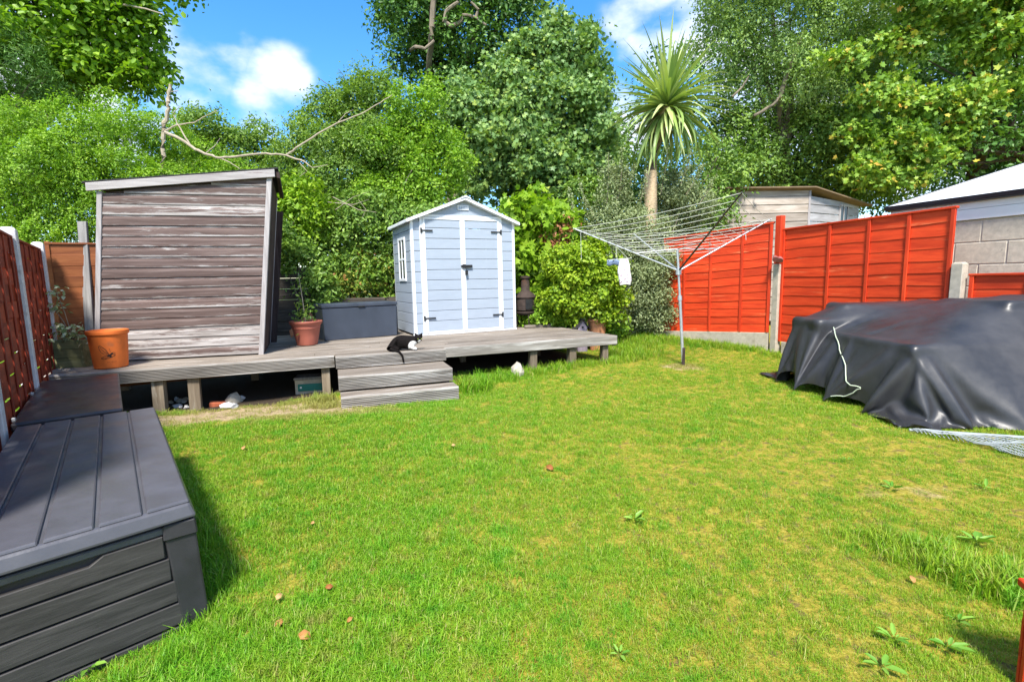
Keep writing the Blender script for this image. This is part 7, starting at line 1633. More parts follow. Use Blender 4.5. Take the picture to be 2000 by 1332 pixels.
1138,2250,7,17,0,0,8,0,0,8,-1,0,8,0,0,8,0,0,8,0,0,8,-1,1,8,0,0,8,0,0,8,0,0,8,0,0,8,-1,0,8,0,0,8,0,1,8,0,0,8,-1,0,8,0,0,8,0,0,8,0,0,8,0,0,8,-1,0,8,0,1,8,0,0,8,0,0,8,-1,0,8,0,0,8,0,0,8,0,0,8,0,1,8,-1,0,8,0,0,8,0,0,8,0,0,8,-1,0,8,0,0,8,0,0,8,0,1,8,0,0,8,-1,0,8,0,0,8,0,0,8,0,0,8,-1,0,8,0,1,8,0,0,8,0,0,8,0,0,8,-1,0,8,0,0,8,0,0,8,0,0,8,-1,1,8,0,0,8,0,0,8,0,0,8,0,0,8,-1,0,8,0,0,8,0,1,8,0,0,8,-1,0,8,0,0,8,0,0,8,0,0,8,0,0,8,-1,0,8,0,1,8,0,0,8,0,0,8,-1,0,8,0,0,8,0,0,8,0,0,8,0,1,8,-1,0,
]


# ------------------------------------------------------------------ cloth cover over the garden furniture
def tarp_grid():
    return np.cumsum(np.array(TARP_STEPS, float).reshape(TNY, TNX, 3), 1) * .003


m, nt, b = new_mat('black_tarpaulin', .36, .5)
nz = noise(nt, coords(nt, (3, 3, 3), False), 1, 6, .62)
nt.links.new(ramp(nt, nz, [(.3, (.020, .020, .022)), (.7, (.038, .038, .042))]), b.inputs['Base Color'])
nt.links.new(maprange(nt, nz, .3, .7, .36, .52), b.inputs['Roughness'])
cr = noise(nt, coords(nt, (11, 11, 11), False), 1, 4, .55, .3)
bump(nt, b, cr, .10, .012)
M['tarp'] = m
G_ = tarp_grid()
me = bpy.data.meshes.new('furniture_cover')
idx = (np.arange(TNY - 1)[:, None] * TNX + np.arange(TNX - 1)[None, :]).ravel()
me.from_pydata(G_.reshape(-1, 3).tolist(), [], np.stack([idx, idx + 1, idx + TNX + 1, idx + TNX], 1).tolist())
me.polygons.foreach_set('use_smooth', [True] * len(me.polygons))
me.materials.append(M['tarp'])
cov = put('furniture_cover', me)
sb = cov.modifiers.new('sub', 'SUBSURF')
sb.levels = sb.render_levels = 1
tag(cov, 'large black tarpaulin cover draped over garden furniture beside the red fence', 'furniture cover')


def on_tarp(px, py, lift=.012):
    """nearest cover vertex seen at that place in the photograph, lifted towards the viewer"""
    d = ray(px, py).normalized()
    v = G_.reshape(-1, 3) - np.array([0, 0, CAM_H])
    dist = np.linalg.norm(v, axis=1)
    cosv = (v @ np.array(d)) / dist
    ang = np.arccos(np.clip(cosv, -1, 1))
    k_ = np.argmin(ang + .002 * dist)
    p = v[k_] + np.array([0, 0, CAM_H])
    return Vector(p) - d * lift


cc = MB()
kp = ((1627, 632), (1632, 650), (1641, 680), (1650, 715), (1652, 745), (1665, 752), (1682, 755), (1664, 768), (1640, 776), (1618, 782))
pts = []
for a, c in zip(kp[:-1], kp[1:]):
    pts += [on_tarp(a[0] + (c[0] - a[0]) * q / 4, a[1] + (c[1] - a[1]) * q / 4, .022) for q in range(4)]
pts = [(pts[max(0, i_ - 1)] + pts[i_] * 2 + pts[min(len(pts) - 1, i_ + 1)]) / 4 for i_ in range(len(pts))]
cc.tube(pts, .0055, 6)
cc.build('tie_cord', M['cordgreen'], cov)

# ------------------------------------------------------------------ bushes and trees
# low planting and climbers near the garden
LOWG = .3


def gbase(px, py, Y, z=None):
    p = at(px, py, Y)
    return (p.x, p.y, gz(p.x, p.y) if z is None else z)


HG = 'leafy bushes behind the garden'
plant('laurel_bush', 'dark laurel filling the space behind the palm trunk and grey green shrub', 'bush',
      px_lobes(12.4, [(1180, 430, 80, 70), (1270, 420, 80, 75), (1360, 410, 70, 75), (1230, 520, 90, 70), (1110, 520, 70, 70), (1320, 500, 80, 70), (1400, 330, 50, 60), (1240, 350, 60, 40)]),
      LF['ivy'], gbase(1270, 600, 12.4), 1200, 24, .09, .13, seed=61, group=HG)
plant('privet_bush', 'light green privet bush spilling over the dark red fence on the far left', 'bush',
      px_lobes(9.6, [(30, 300, 130, 90), (95, 245, 75, 45), (-60, 330, 120, 120), (50, 390, 130, 90), (140, 330, 80, 90), (120, 420, 90, 60), (20, 460, 140, 60)]),
      LF['bright'], gbase(60, 560, 9.6), 2600, 28, .045, .085, seed=11, trunk_r=.06, group=HG, upb=.55)
plant('privet_bush', 'light green privet bush rising behind the old wooden shed roof', 'bush',
      px_lobes(9.9, [(250, 300, 100, 75), (215, 235, 50, 42), (310, 270, 50, 45), (350, 345, 80, 60), (220, 380, 90, 80), (420, 375, 80, 45), (480, 360, 60, 40), (300, 400, 120, 80)]),
      LF['bright'], gbase(300, 560, 9.9), 2400, 28, .045, .085, seed=12, trunk_r=.06, group=HG, upb=.55)
plant('holly_bush', 'dark green rounded bush behind the dead branch, against the sky gap', 'bush',
      px_lobes(12, [(440, 290, 85, 58), (485, 305, 42, 60), (395, 320, 60, 50), (450, 360, 100, 60)]),
      LF['mid'], gbase(440, 560, 12), 1100, 24, .07, .12, seed=13, group=HG)
plant('elder_bush', 'tall mounded green elder rising above and left of the plastic shed', 'bush',
      px_lobes(11.6, [(690, 205, 62, 58), (650, 265, 60, 60), (600, 320, 60, 62), (560, 350, 40, 40), (745, 255, 75, 80), (700, 340, 100, 80), (640, 400, 80, 60), (785, 340, 80, 80), (560, 320, 30, 30)]),
      LF['mid'], gbase(690, 560, 11.6), 2900, 26, .062, .11, seed=14, group=HG, trunk_r=.1, limbs=10)
plant('elder_bush', 'yellow green elder bush directly above the plastic shed roof', 'bush',
      px_lobes(11.0, [(822, 235, 50, 60), (800, 310, 70, 70), (860, 330, 55, 70), (790, 390, 70, 50), (740, 370, 40, 50)]),
      LF['bright'], gbase(800, 560, 11.0), 1500, 24, .065, .11, seed=15, group=HG)
plant('ivy', 'dark ivy and dry stems covering the bank behind the grey chest', 'ivy',
      px_lobes(10.5, [(600, 470, 60, 90), (665, 500, 70, 70), (740, 440, 80, 70), (690, 425, 50, 35), (650, 560, 30, 40), (830, 440, 90, 60), (780, 520, 60, 60), (560, 460, 40, 40)]),
      LF['ivy'], gbase(660, 600, 10.5), 1300, 26, .075, .11, seed=16, group=HG, trunk_r=.03, inner=.3)
plant('hazel_bush', 'lime green bush catching the light just right of the old shed', 'bush',
      px_lobes(9.9, [(592, 395, 50, 42), (560, 430, 30, 50), (620, 430, 30, 40), (560, 380, 25, 25)]),
      LF['hazel'], gbase(585, 580, 9.9), 420, 22, .085, .10, seed=17, group=HG, trunk_r=.025)
plant('spirea_bush', 'green and rusty low shrub on top of the sleeper wall between chest and plastic shed', 'bush',
      px_lobes(10.2, [(700, 535, 60, 45), (745, 520, 40, 40), (665, 555, 30, 35), (730, 565, 50, 30)]),
      LF['mixed'], gbase(710, 590, 10.2, .9), 480, 22, .07, .09, seed=18, group=HG, trunk_r=.02)
plant('ivy', 'glossy ivy climbing beside the old shed above the terracotta planter', 'ivy',
      px_lobes(9.1, [(556, 470, 28, 50), (585, 490, 30, 25), (640, 600, 16, 36), (632, 545, 20, 45)]),
      LF['ivy'], gbase(560, 600, 9.1), 360, 22, .07, .07, seed=19, group=HG, trunk_r=.02)
plant('hydrangea_bush', 'bright broad leaved bush right behind the plastic shed and chiminea', 'bush',
      px_lobes(10.3, [(1035, 425, 60, 42), (1090, 440, 40, 45), (1040, 500, 50, 60), (1085, 520, 40, 60), (1025, 580, 30, 50), (1060, 590, 50, 50)]),
      LF['hazel'], gbase(1050, 600, 10.3), 620, 16, .12, .11, kind='maple', seed=20, group=HG, trunk_r=.03)
plant('withered_shrub', 'patch of brown dead leaves between the plastic shed and the washing line', 'shrub',
      px_lobes(9.95, [(1085, 455, 26, 30), (1070, 480, 16, 20), (1098, 440, 16, 16)]),
      LF['rusty'], gbase(1085, 600, 9.95), 60, 14, .075, .06, seed=21, trunk_r=.012, inner=0)
plant('escallonia_bush', 'yellow green rounded bush over the pale terracotta pot at the deck end', 'bush',
      px_lobes(9.55, [(1125, 520, 52, 45), (1155, 500, 40, 35), (1110, 565, 40, 48), (1160, 560, 50, 50), (1180, 600, 34, 30), (1140, 600, 45, 25), (1200, 545, 25, 40), (1095, 520, 25, 40)]),
      LF['yellow'], (yp.x, yp.y, ypz + .2), 760, 26, .055, .065, kind='round', seed=22, group=HG, trunk_r=.025)
sil = px_lobes(10.4, [(1180, 430, 40, 45), (1225, 450, 36, 50), (1295, 430, 40, 55, .8), (1335, 400, 36, 45, .4), (1360, 410, 30, 40, .4), (1215, 365, 14, 34), (1188, 350, 12, 30), (1140, 440, 20, 30), (1260, 500, 70, 60), (1240, 570, 65, 60), (1290, 540, 40, 60), (1270, 610, 45, 40), (1215, 615, 40, 30), (1308, 365, 16, 34, .6), (1345, 350, 14, 30, .5)])
plant('teucrium_bush', 'large grey green shrub with upright shoots around the foot of the palm', 'bush', sil, LF['silver'], gbase(1255, 655, 10.4), 2900, 24, .046, .08, seed=23, group=HG, trunk_r=.05, jitter=.7, upb=.2, rmin=.6, lump=.3)
gcv = px_lobes(9.9, [(1070, 620, 50, 26), (1110, 628, 40, 22), (1035, 630, 40, 20), (1190, 645, 40, 16)])
plant('ground_ivy', 'low leafy ground cover behind the right end of the deck', 'ground cover', gcv, LF['bright'], gbase(1080, 660, 9.9), 300, 22, .06, .06, seed=24, trunk_r=.008, limbs=3)

TG = 'tall trees behind the garden'
plant('chestnut_tree', 'tall dark green broad leaved tree against the sky at top left', 'tree',
      px_lobes(14, [(60, 30, 170, 120), (205, 60, 85, 90), (250, 130, 60, 62), (150, 140, 100, 65), (30, -120, 260, 140), (190, -70, 105, 110), (290, 150, 28, 45), (-120, 80, 160, 160)]),
      LF['bright'], gbase(80, 560, 14), 2900, 20, .13, .2, kind='round', seed=31, trunk_r=.28, group=TG, flat=.25, upb=.45, rmin=.6, lump=.22, psize=(.16, .40), reach=1.12)
plant('cypress_tree', 'soft feathery dark conifer at the left edge in front of the tall tree', 'tree',
      px_lobes(12.6, [(30, 130, 75, 70), (-50, 160, 110, 120), (85, 165, 40, 45), (0, 80, 60, 50)]),
      LF['dark'], gbase(20, 560, 12.6), 900, 30, .085, .15, kind='needle', seed=32, trunk_r=.12, group=TG, width=1.3)
plant('ivy_clad_tree', 'dark ivy clad tree with pale bare limbs at the top centre', 'tree',
      px_lobes(15.5, [(850, 60, 85, 80), (945, 80, 95, 85), (815, 120, 50, 55), (880, -60, 150, 110), (1000, 30, 55, 70), (770, 20, 30, 40), (900, 170, 80, 50), (1020, -60, 80, 90), (800, -40, 60, 60)]),
      LF['dark'], gbase(870, 560, 15.5), 1700, 22, .115, .2, seed=33, trunk_r=.3, group=TG, trunk_mat='bark', inner=.25)
plant('sycamore_tree', 'big young sycamore with layered leaves behind the plastic shed', 'tree',
      px_lobes(13.4, [(1040, 175, 80, 75), (1080, 95, 40, 48), (1085, 45, 18, 34), (1135, 150, 42, 60), (960, 240, 62, 60), (1045, 275, 120, 90), (1140, 275, 55, 85), (945, 325, 60, 60), (1060, 360, 100, 52), (905, 180, 13, 40), (1146, 72, 13, 36), (1005, 110, 26, 30), (885, 245, 22, 34), (1175, 330, 36, 55), (930, 190, 14, 30), (1165, 190, 20, 40), (975, 150, 20, 30)]),
      LF['maple'], gbase(1050, 560, 13.4), 4300, 14, .092, .15, kind='maple', seed=34, trunk_r=.12, group=TG, trunk_mat='barkdark', flat=.3, upb=.4, lump=.2, psize=(.14, .38), reach=1.22, puff=18)
plant('birch_tree', 'tall pale green birch with hanging leaves right of the palm', 'tree',
      px_lobes(14.5, [(1440, 50, 70, 100), (1540, 50, 110, 95), (1630, 80, 80, 95), (1470, 140, 60, 80), (1550, 170, 90, 80), (1660, 0, 100, 80), (1480, -70, 160, 110), (1410, 110, 30, 90), (1600, 190, 60, 60), (1680, 130, 40, 60)]),
      LF['birch'], gbase(1530, 560, 14.5), 2600, 24, .078, .17, seed=35, trunk_r=.16, group=TG, droop=1.3, rmin=.55, upb=.2, lump=.3)
plant('holly_tree', 'dark glossy holly trees forming a screen behind the neighbour shed', 'tree',
      px_lobes(14.8, [(1440, 290, 75, 75), (1540, 280, 100, 75), (1640, 310, 90, 80), (1410, 350, 40, 45), (1490, 340, 75, 55), (1600, 350, 85, 50), (1680, 360, 70, 50)]),
      LF['ivy'], gbase(1550, 560, 14.8), 1600, 22, .10, .16, seed=36, trunk_r=.14, group=TG, trunk_mat='barkdark')
plant('maple_tree', 'maple with orange tipped leaves in layered boughs at the upper right', 'tree',
      px_lobes(12.6, [(1780, 240, 40, 20), (1850, 270, 40, 18), (1680, 260, 30, 18), (1830, 25, 100, 36), (1930, 75, 90, 36), (1765, 85, 55, 22), (1990, 30, 80, 60), (1815, 200, 95, 26), (1880, 215, 50, 30), (1715, 185, 50, 26), (1745, 285, 80, 28), (1690, 335, 46, 24), (1800, 305, 50, 20), (1960, 170, 50, 26), (1760, 345, 60, 16), (1880, -50, 150, 50), (1640, 120, 30, 20)]),
      LF['orange'], gbase(2250, 560, 13.8), 1700, 17, .095, .14, kind='maple', seed=37, trunk_r=.075, group=TG, trunk_mat='barkdark', flat=.25, upb=.5, limbs=14, psize=(.14, .36), inner=.04, back=.2, reach=1.2, puff=22)
plant('lime_tree', 'deep green shaded tree filling the gaps behind the orange tipped maple', 'tree',
      px_lobes(16.5, [(1770, 120, 120, 120), (1900, 200, 130, 130), (2040, 130, 160, 160), (1850, 330, 150, 60), (1680, 220, 80, 110), (1800, -40, 200, 100), (2060, 300, 140, 100), (1960, 275, 90, 55, -3.9, .5), (2030, 230, 60, 60, -3.9, .5)]),
      LF['dark'], gbase(1900, 560, 16.5), 1500, 20, .15, .26, seed=38, trunk_r=.25, group=TG, trunk_mat='barkdark')

# far-off wood behind everything: one mass
wl = px_lobes(22, [(-250, 330, 200, 180), (0, 330, 160, 130), (200, 360, 140, 120), (400, 400, 140, 90), (600, 420, 120, 60), (800, 350, 120, 90), (1000, 300, 150, 140), (1200, 330, 160, 150), (1400, 250, 150, 220), (1600, 220, 170, 240), (1800, 200, 180, 250), (2000, 240, 200, 220), (2250, 300, 200, 200), (-500, 350, 240, 220), (2500, 330, 240, 240)])
Pl, Nl, tint, _c = crown_points(wl, 6000, 18, .5, seed=51, inner=.3, back=.2, reach=.95)
me = leaves_mesh('far_woodland', Pl, Nl, .19 * np.ones(len(Pl)), tint, 'oval', LF['dark'])
tag(put('far_woodland', me), kind='stuff')

# visible limbs of the ivy clad tree and the birch
def free_limb(parent, pts, r0, r1, mat, Y):
    w = [at(*p[:2], Y + (p[2] if len(p) > 2 else 0)) - parent.location for p in pts]
    n = len(w)
    # subdivide a little so that bends read as grown wood
    fine = []
    for i_ in range(n - 1):
        for q in range(3):
            fine.append(w[i_].lerp(w[i_ + 1], q / 3) + Vector((random.uniform(-1, 1), 0, random.uniform(-1, 1))) * r0 * .25 * (q > 0))
    fine.append(w[-1])
    MB().tube(fine, [r0 + (r1 - r0) * i_ / (len(fine) - 1) for i_ in range(len(fine))], 8).build('limb', M[mat], parent, smooth=True)


random.seed(3)
iv = [o for o in COL.objects if o.name == 'ivy_clad_tree'][0]
for pts, r0, r1 in (([(836, 190, 1.6), (838, 130, .5), (842, 70), (845, 20), (848, -40)], .085, .07), ([(800, 100, .8), (812, 92), (830, 96), (848, 80)], .05, .04), ([(868, 45), (872, 22), (895, 5), (890, -30)], .06, .045), ([(868, 45), (885, 52), (900, 42), (903, 30), (930, 35), (950, 50)], .06, .03), ([(930, 35), (935, 20), (920, 5)], .04, .03)):
    free_limb(iv, pts, r0, r1, 'bark', 14.0)
bi = [o for o in COL.objects if o.name == 'birch_tree'][0]
for pts, r0, r1 in (([(1512, 330, 2.2), (1518, 260, .9), (1524, 190), (1535, 150), (1550, 110), (1572, 60)], .075, .045), ([(1455, 245, 1.4), (1475, 225), (1510, 205), (1530, 180)], .045, .03), ([(1430, 190), (1450, 170), (1462, 150)], .03, .02)):
    free_limb(bi, pts, r0, r1, 'bark', 13.7)
ch = [o for o in COL.objects if o.name == 'chestnut_tree'][0]
free_limb(ch, [(200, 5), (240, 10), (285, 18), (318, 28)], .035, .012, 'deadwood', 13.2)

# bare dead branch arching over the bushes
p0 = at(322, 420, 9.4)
DB = thing('dead_branch', 'bare grey dead branch arching over the bushes behind the old shed', 'branch', (p0.x, p0.y, .3))


def bend(pts, r0, r1, Y=9.3, jit=.5):
    w = [at(p[0], p[1], Y) - DB.location for p in pts]
    fine = []
    for i_ in range(len(w) - 1):
        for q in range(4):
            fine.append(w[i_].lerp(w[i_ + 1], q / 4) + Vector((random.uniform(-1, 1), random.uniform(-1, 1), random.uniform(-1, 1))) * r0 * jit * .6 * (q > 0))
    fine.append(w[-1])
    r0, r1 = r0 * .75, r1 * .75
    MB().tube(fine, [r0 + (r1 - r0) * i_ / (len(fine) - 1) for i_ in range(len(fine))], 7).build('limb', M['deadwood'], DB, smooth=True)


bend([(318, 560), (316, 400), (317, 320), (320, 258)], .05, .05)
bend([(320, 258), (320, 240), (331, 212), (328, 195), (333, 165)], .055, .035)
bend([(331, 180), (348, 178)], .012, .008)
bend([(320, 258), (345, 268), (376, 288), (400, 301), (430, 309), (470, 305), (520, 300), (560, 304), (596, 317)], .038, .02)
bend([(320, 258), (345, 245), (380, 240), (400, 228), (425, 216)], .022, .006)
bend([(376, 290), (358, 262), (345, 240), (338, 222), (352, 208)], .02, .006)
bend([(430, 309), (450, 318), (468, 330)], .014, .008)
bend([(560, 303), (585, 285), (620, 262), (660, 240), (700, 225), (735, 205), (766, 186)], .024, .008)
bend([(596, 317), (610, 328), (640, 322)], .016, .006)
bend([(585, 318), (600, 335), (585, 345)], .01, .005)
bend([(400, 301), (420, 285), (430, 270)], .012, .004)
bend([(660, 240), (675, 222), (690, 215)], .010, .004)
bend([(640, 395), (690, 400), (720, 390)], .01, .005, 9.7)
bend([(650, 385), (700, 410), (735, 415)], .01, .005, 9.7)
bend([(655, 410), (690, 385), (720, 375)], .008, .004, 9.7)
bend([(700, 440), (715, 410), (700, 390)], .008, .004, 9.7)
bend([(790, 360), (820, 300), (830, 275)], .012, .005, 10.4)

# ------------------------------------------------------------------ cordyline palm
pb_ = at(1268, 640, 10.7)
PM = thing('cordyline_palm', 'tall cordyline palm with a round head of sword leaves behind the washing line', 'palm', (pb_.x, pb_.y, gz(pb_.x, pb_.y)))
hd = at(1303, 205, 10.7) - PM.location
tk = at(1271, 335, 10.7) - PM.location
MB().tube([(0, 0, -.2), (.02, 0, .8), tk, tk.lerp(hd, .55), hd - Vector((0, 0, .1))], [.17, .145, .13, .13, .15], 14).build('trunk', M['palmbark'], PM, smooth=True)


def sword(bendv, L_, w, tint, nseg=7):
    v, f = [], []
    for i_ in range(nseg + 1):
        t_ = i_ / nseg
        ang = bendv * t_ ** 1.6
        # integrate direction for a natural curve
        x = 0
        z = 0
        for q in range(8):
            tt = t_ * (q + .5) / 8
            aa = bendv * tt ** 1.4
            x += L_ * t_ / 8 * math.cos(aa)
            z -= L_ * t_ / 8 * math.sin(aa)
        ww = w * min(1, .5 + t_ * 2.2) * (1 - t_ ** 3.0) + .001
        v += [(x, -ww, z + ww * .35), (x, 0, z - ww * .1), (x, ww, z + ww * .35)]
    for i_ in range(nseg):
        for k_ in range(2):
            f.append((i_ * 3 + k_, i_ * 3 + k_ + 1, i_ * 3 + k_ + 4, i_ * 3 + k_ + 3))
    me = bpy.data.meshes.new('leaf')
    me.from_pydata(v, [], f)
    a_ = me.attributes.new('tint', 'FLOAT', 'POINT')
    a_.data.foreach_set('value', np.clip(tint + .25 * np.array([p[0] for p in v]) / L_ - .1, 0, 1).astype(np.float32))
    return me


rg = random.Random(8)
swords = [[], [], []]
for lvl, (bv, cnt) in enumerate(((.25, 6), (.75, 6), (1.15, 6))):
    for q in range(cnt):
        me = sword(bv * rg.uniform(.6, 1.35), rg.uniform(1.12, 1.5), rg.uniform(.030, .046), rg.uniform(.1, .85))
        me.materials.append(LF['cordyline'])
        swords[lvl].append(me)
dead = []
for q in range(4):
    me = sword(rg.uniform(.3, .9), rg.uniform(.85, 1.15), rg.uniform(.014, .022), rg.uniform(0, 1))
    me.materials.append(LF['straw'])
    dead.append(me)
NLF = 250
for q in range(NLF):
    el = math.asin(1 - 1.80 * (q + .5) / NLF)        # from straight up to well below level
    az = q * 2.39996 + rg.uniform(-.3, .3)
    el += rg.uniform(-.12, .12)
    lvl = 0 if el > .55 else (1 if el > -.05 else 2)
    me = rg.choice(swords[lvl])
    o = put('leaf', me, PM)
    o.matrix_parent_inverse = Matrix.Identity(4)
    o.matrix_local = Matrix.Translation(hd + Vector((0, 0, .12 * (el - .3)))) @ Matrix.Rotation(az, 4, 'Z') @ Matrix.Rotation(-el, 4, 'Y') @ Matrix.Rotation(rg.uniform(-.4, .4), 4, 'X') @ Matrix.Scale(rg.uniform(.82, 1.12), 4)
for q in range(14):
    az = rg.uniform(0, 6.28)
    el = -rg.uniform(.9, 1.4)
    o = put('dry_leaf', rg.choice(dead), PM)
    o.matrix_local = Matrix.Translation(hd - Vector((0, 0, .22))) @ Matrix.Rotation(az, 4, 'Z') @ Matrix.Rotation(-el, 4, 'Y') @ Matrix.Rotation(rg.uniform(-.5, .5), 4, 'X') @ Matrix.Scale(.6, 4)
for q in range(26):
    az = math.pi * (.95 + rg.uniform(-.22, .22))
    el = -rg.uniform(-.05, 1.0)
    o = put('dry_leaf', rg.choice(dead), PM)
    o.matrix_local = Matrix.Translation(hd - Vector((0, 0, .10))) @ Matrix.Rotation(az, 4, 'Z') @ Matrix.Rotation(-el, 4, 'Y') @ Matrix.Rotation(rg.uniform(-.5, .5), 4, 'X') @ Matrix.Scale(.85, 4)
# upright whippy shoots of the grey shrub
for o in COL.objects:
    if o.name == 'teucrium_bush':
        TB = o
g = np.random.default_rng(77)
for q, (x0, y0, x1, y1) in enumerate(((1185, 400, 1188, 300), (1150, 430, 1130, 350), (1210, 380, 1215, 290), (1290, 380, 1305, 285), (1330, 360, 1350, 290), (1230, 360, 1240, 320), (1365, 400, 1400, 340), (1170, 440, 1140, 390), (1250, 400, 1262, 330), (1120, 440, 1112, 370), (1340, 380, 1375, 320), (1200, 400, 1225, 335))):
    a, c = at(x0, y0, 10.2) - TB.location, at(x1, y1, 10.2) - TB.location
    MB().tube([a, a.lerp(c, .5) + Vector((.02, 0, 0)), c], [.008, .006, .003], 5).build('stem', M['bark'], TB)
    n_ = 150
    t_ = g.random(n_)
    P_ = np.array(a)[None] + np.array(c - a)[None] * t_[:, None] + g.normal(size=(n_, 3)) * .045 * (1.1 - t_[:, None] * .7)
    me = leaves_mesh('shoot_leaves', P_, g.normal(size=(n_, 3)) * .7 + np.array([0, -.4, .5]), .05 * g.uniform(.6, 1.3, n_), g.random(n_), 'oval', LF['silver'], -.4)
    put('shoot_leaves', me, TB)

# ------------------------------------------------------------------ rubble below the deck
def stone(name, label, cat, p, s, mat, seed, group=None):
    g = np.random.default_rng(seed)
    import bmesh
    bm = bmesh.new()
    bmesh.ops.create_icosphere(bm, subdivisions=2, radius=1)
    k1, k2, k3 = g.normal(size=3), g.normal(size=3), g.normal(size=3)
    for v in bm.verts:
        n_ = np.array(v.co)
        r_ = 1 + .16 * math.sin(3 * n_ @ k1) + .12 * math.sin(4 * n_ @ k2 + 1) + .08 * math.sin(7 * n_ @ k3)
        v.co = Vector(n_ * r_ * np.array(s))
    me = bpy.data.meshes.new(name)
    bm.to_mesh(me)
    bm.free()
    me.materials.append(M[mat])
    o = put(name, me, None, 0, p, (0, 0, float(g.uniform(0, 6))))
    tag(o, label, cat, group)
    return o


def onground(px, py, dz=0.0):
    d = ray(px, py)
    t_ = 0.2
    C0 = Vector((0, 0, CAM_H))
    while t_ < 40:
        p = C0 + d * t_
        if p.z <= gz(p.x, p.y):
            break
        t_ += .01
    p.z = gz(p.x, p.y) + dz
    return p


M['whitelump'] = plain('pale_rubble', (.55, .55, .56), .9, .2, .2, 25, .8)
stone('stone', 'pale pointed stone in the grass under the right part of the deck', 'stone', onground(1010, 736, .07), (.09, .07, .13), 'stone', 1)
stone('stone', 'flat greenish grey slab of stone propped in the soil under the deck', 'stone', onground(459, 787, .05), (.09, .05, .10), 'stone', 2)
stone('rubble_lump', 'whitish crumbly lump lying in front of the grey stone slab', 'rubble', onground(448, 797, .025), (.10, .07, .045), 'whitelump', 3)
o = MB().box(-.09, .09, -.05, .05, 0, .06).build('brick', M['brick'], None, bevel=.008, loc=onground(425, 792, -.01), rot=(.1, .1, R(25)))
tag(o, 'broken red brick beside the whitish lump under the deck', 'brick')
stone('stone', 'small white stone right of the grey slab under the deck', 'stone', onground(472, 782, .03), (.045, .04, .035), 'whitelump', 4)
rr = random.Random(5)
for q in range(14):
    px, py = rr.uniform(318, 365), rr.uniform(782, 800)
    stone('stone', 'small pale stone in the rubble between the two left deck posts', 'stone', onground(px, py, .015), (rr.uniform(.02, .05), rr.uniform(.02, .04), rr.uniform(.015, .035)), 'whitelump' if q % 3 == 0 else 'stone', 10 + q, 'small stones below the deck')
gsp = onground(601, 774)
GS = thing('toolbox', 'grey box with a green front panel tucked under the deck left of the steps', 'box', (gsp.x, gsp.y + .12, gsp.z), R(14))
MB().box(-.20, .20, .004, .26, 0, .20).build('body', M['stone'], GS, bevel=.008)
MB().box(-.165, .165, -.004, .008, .045, .145).build('front_panel', M['greensign'], GS, bevel=.006)
MB().tube([(-.125, -.008, .10), (-.125, .002, .10)], .014, 10).build('button', M['white_paint'], GS)
MB().box(-.21, .21, -.01, .28, .20, .235).build('lid', M['grey_timber'], GS, bevel=.006)

# netting lying by the cover
m, nt, b = new_mat('grey_net', .7, .3)
b.inputs['Base Color'].default_value = (.30, .33, .33, 1)
M['net'] = m
nb = MB()
c0, c1, c2, c3 = onground(1775, 846), onground(2060, 868), onground(2060, 915), onground(1900, 872)
for i_ in range(34):
    t_ = i_ / 33
    a, c = c0.lerp(c1, t_), c0.lerp(c3, min(1, t_ * 1.0)) if 0 else c3.lerp(c2, t_)
    if i_ < 12:
        c = c0.lerp(c3, i_ / 12).lerp(a, .0)
        c = c0.lerp(c3, .15 + i_ / 14)
    nb.tube([a + Vector((0, 0, .03)), a.lerp(c, .5) + Vector((0, 0, .05 + .01 * math.sin(i_))), c + Vector((0, 0, .022))], .0032, 4)
for j_ in range(12):
    t_ = j_ / 11
    a, c = c0.lerp(c3, t_), c1.lerp(c2, t_)
    nb.tube([a.lerp(c, k_ / 8) + Vector((0, 0, .036 + .012 * math.sin(k_ * 1.4 + j_) + .02 * math.sin(math.pi * t_))) for k_ in range(9)], .0032, 4)
nb.tube([c0 + Vector((0, 0, .03)), c1 + Vector((0, 0, .04))], .012, 6)
o = nb.build('garden_netting', M['net'])
tag(o, 'grey garden netting spread on the grass at the foot of the black cover', 'netting')


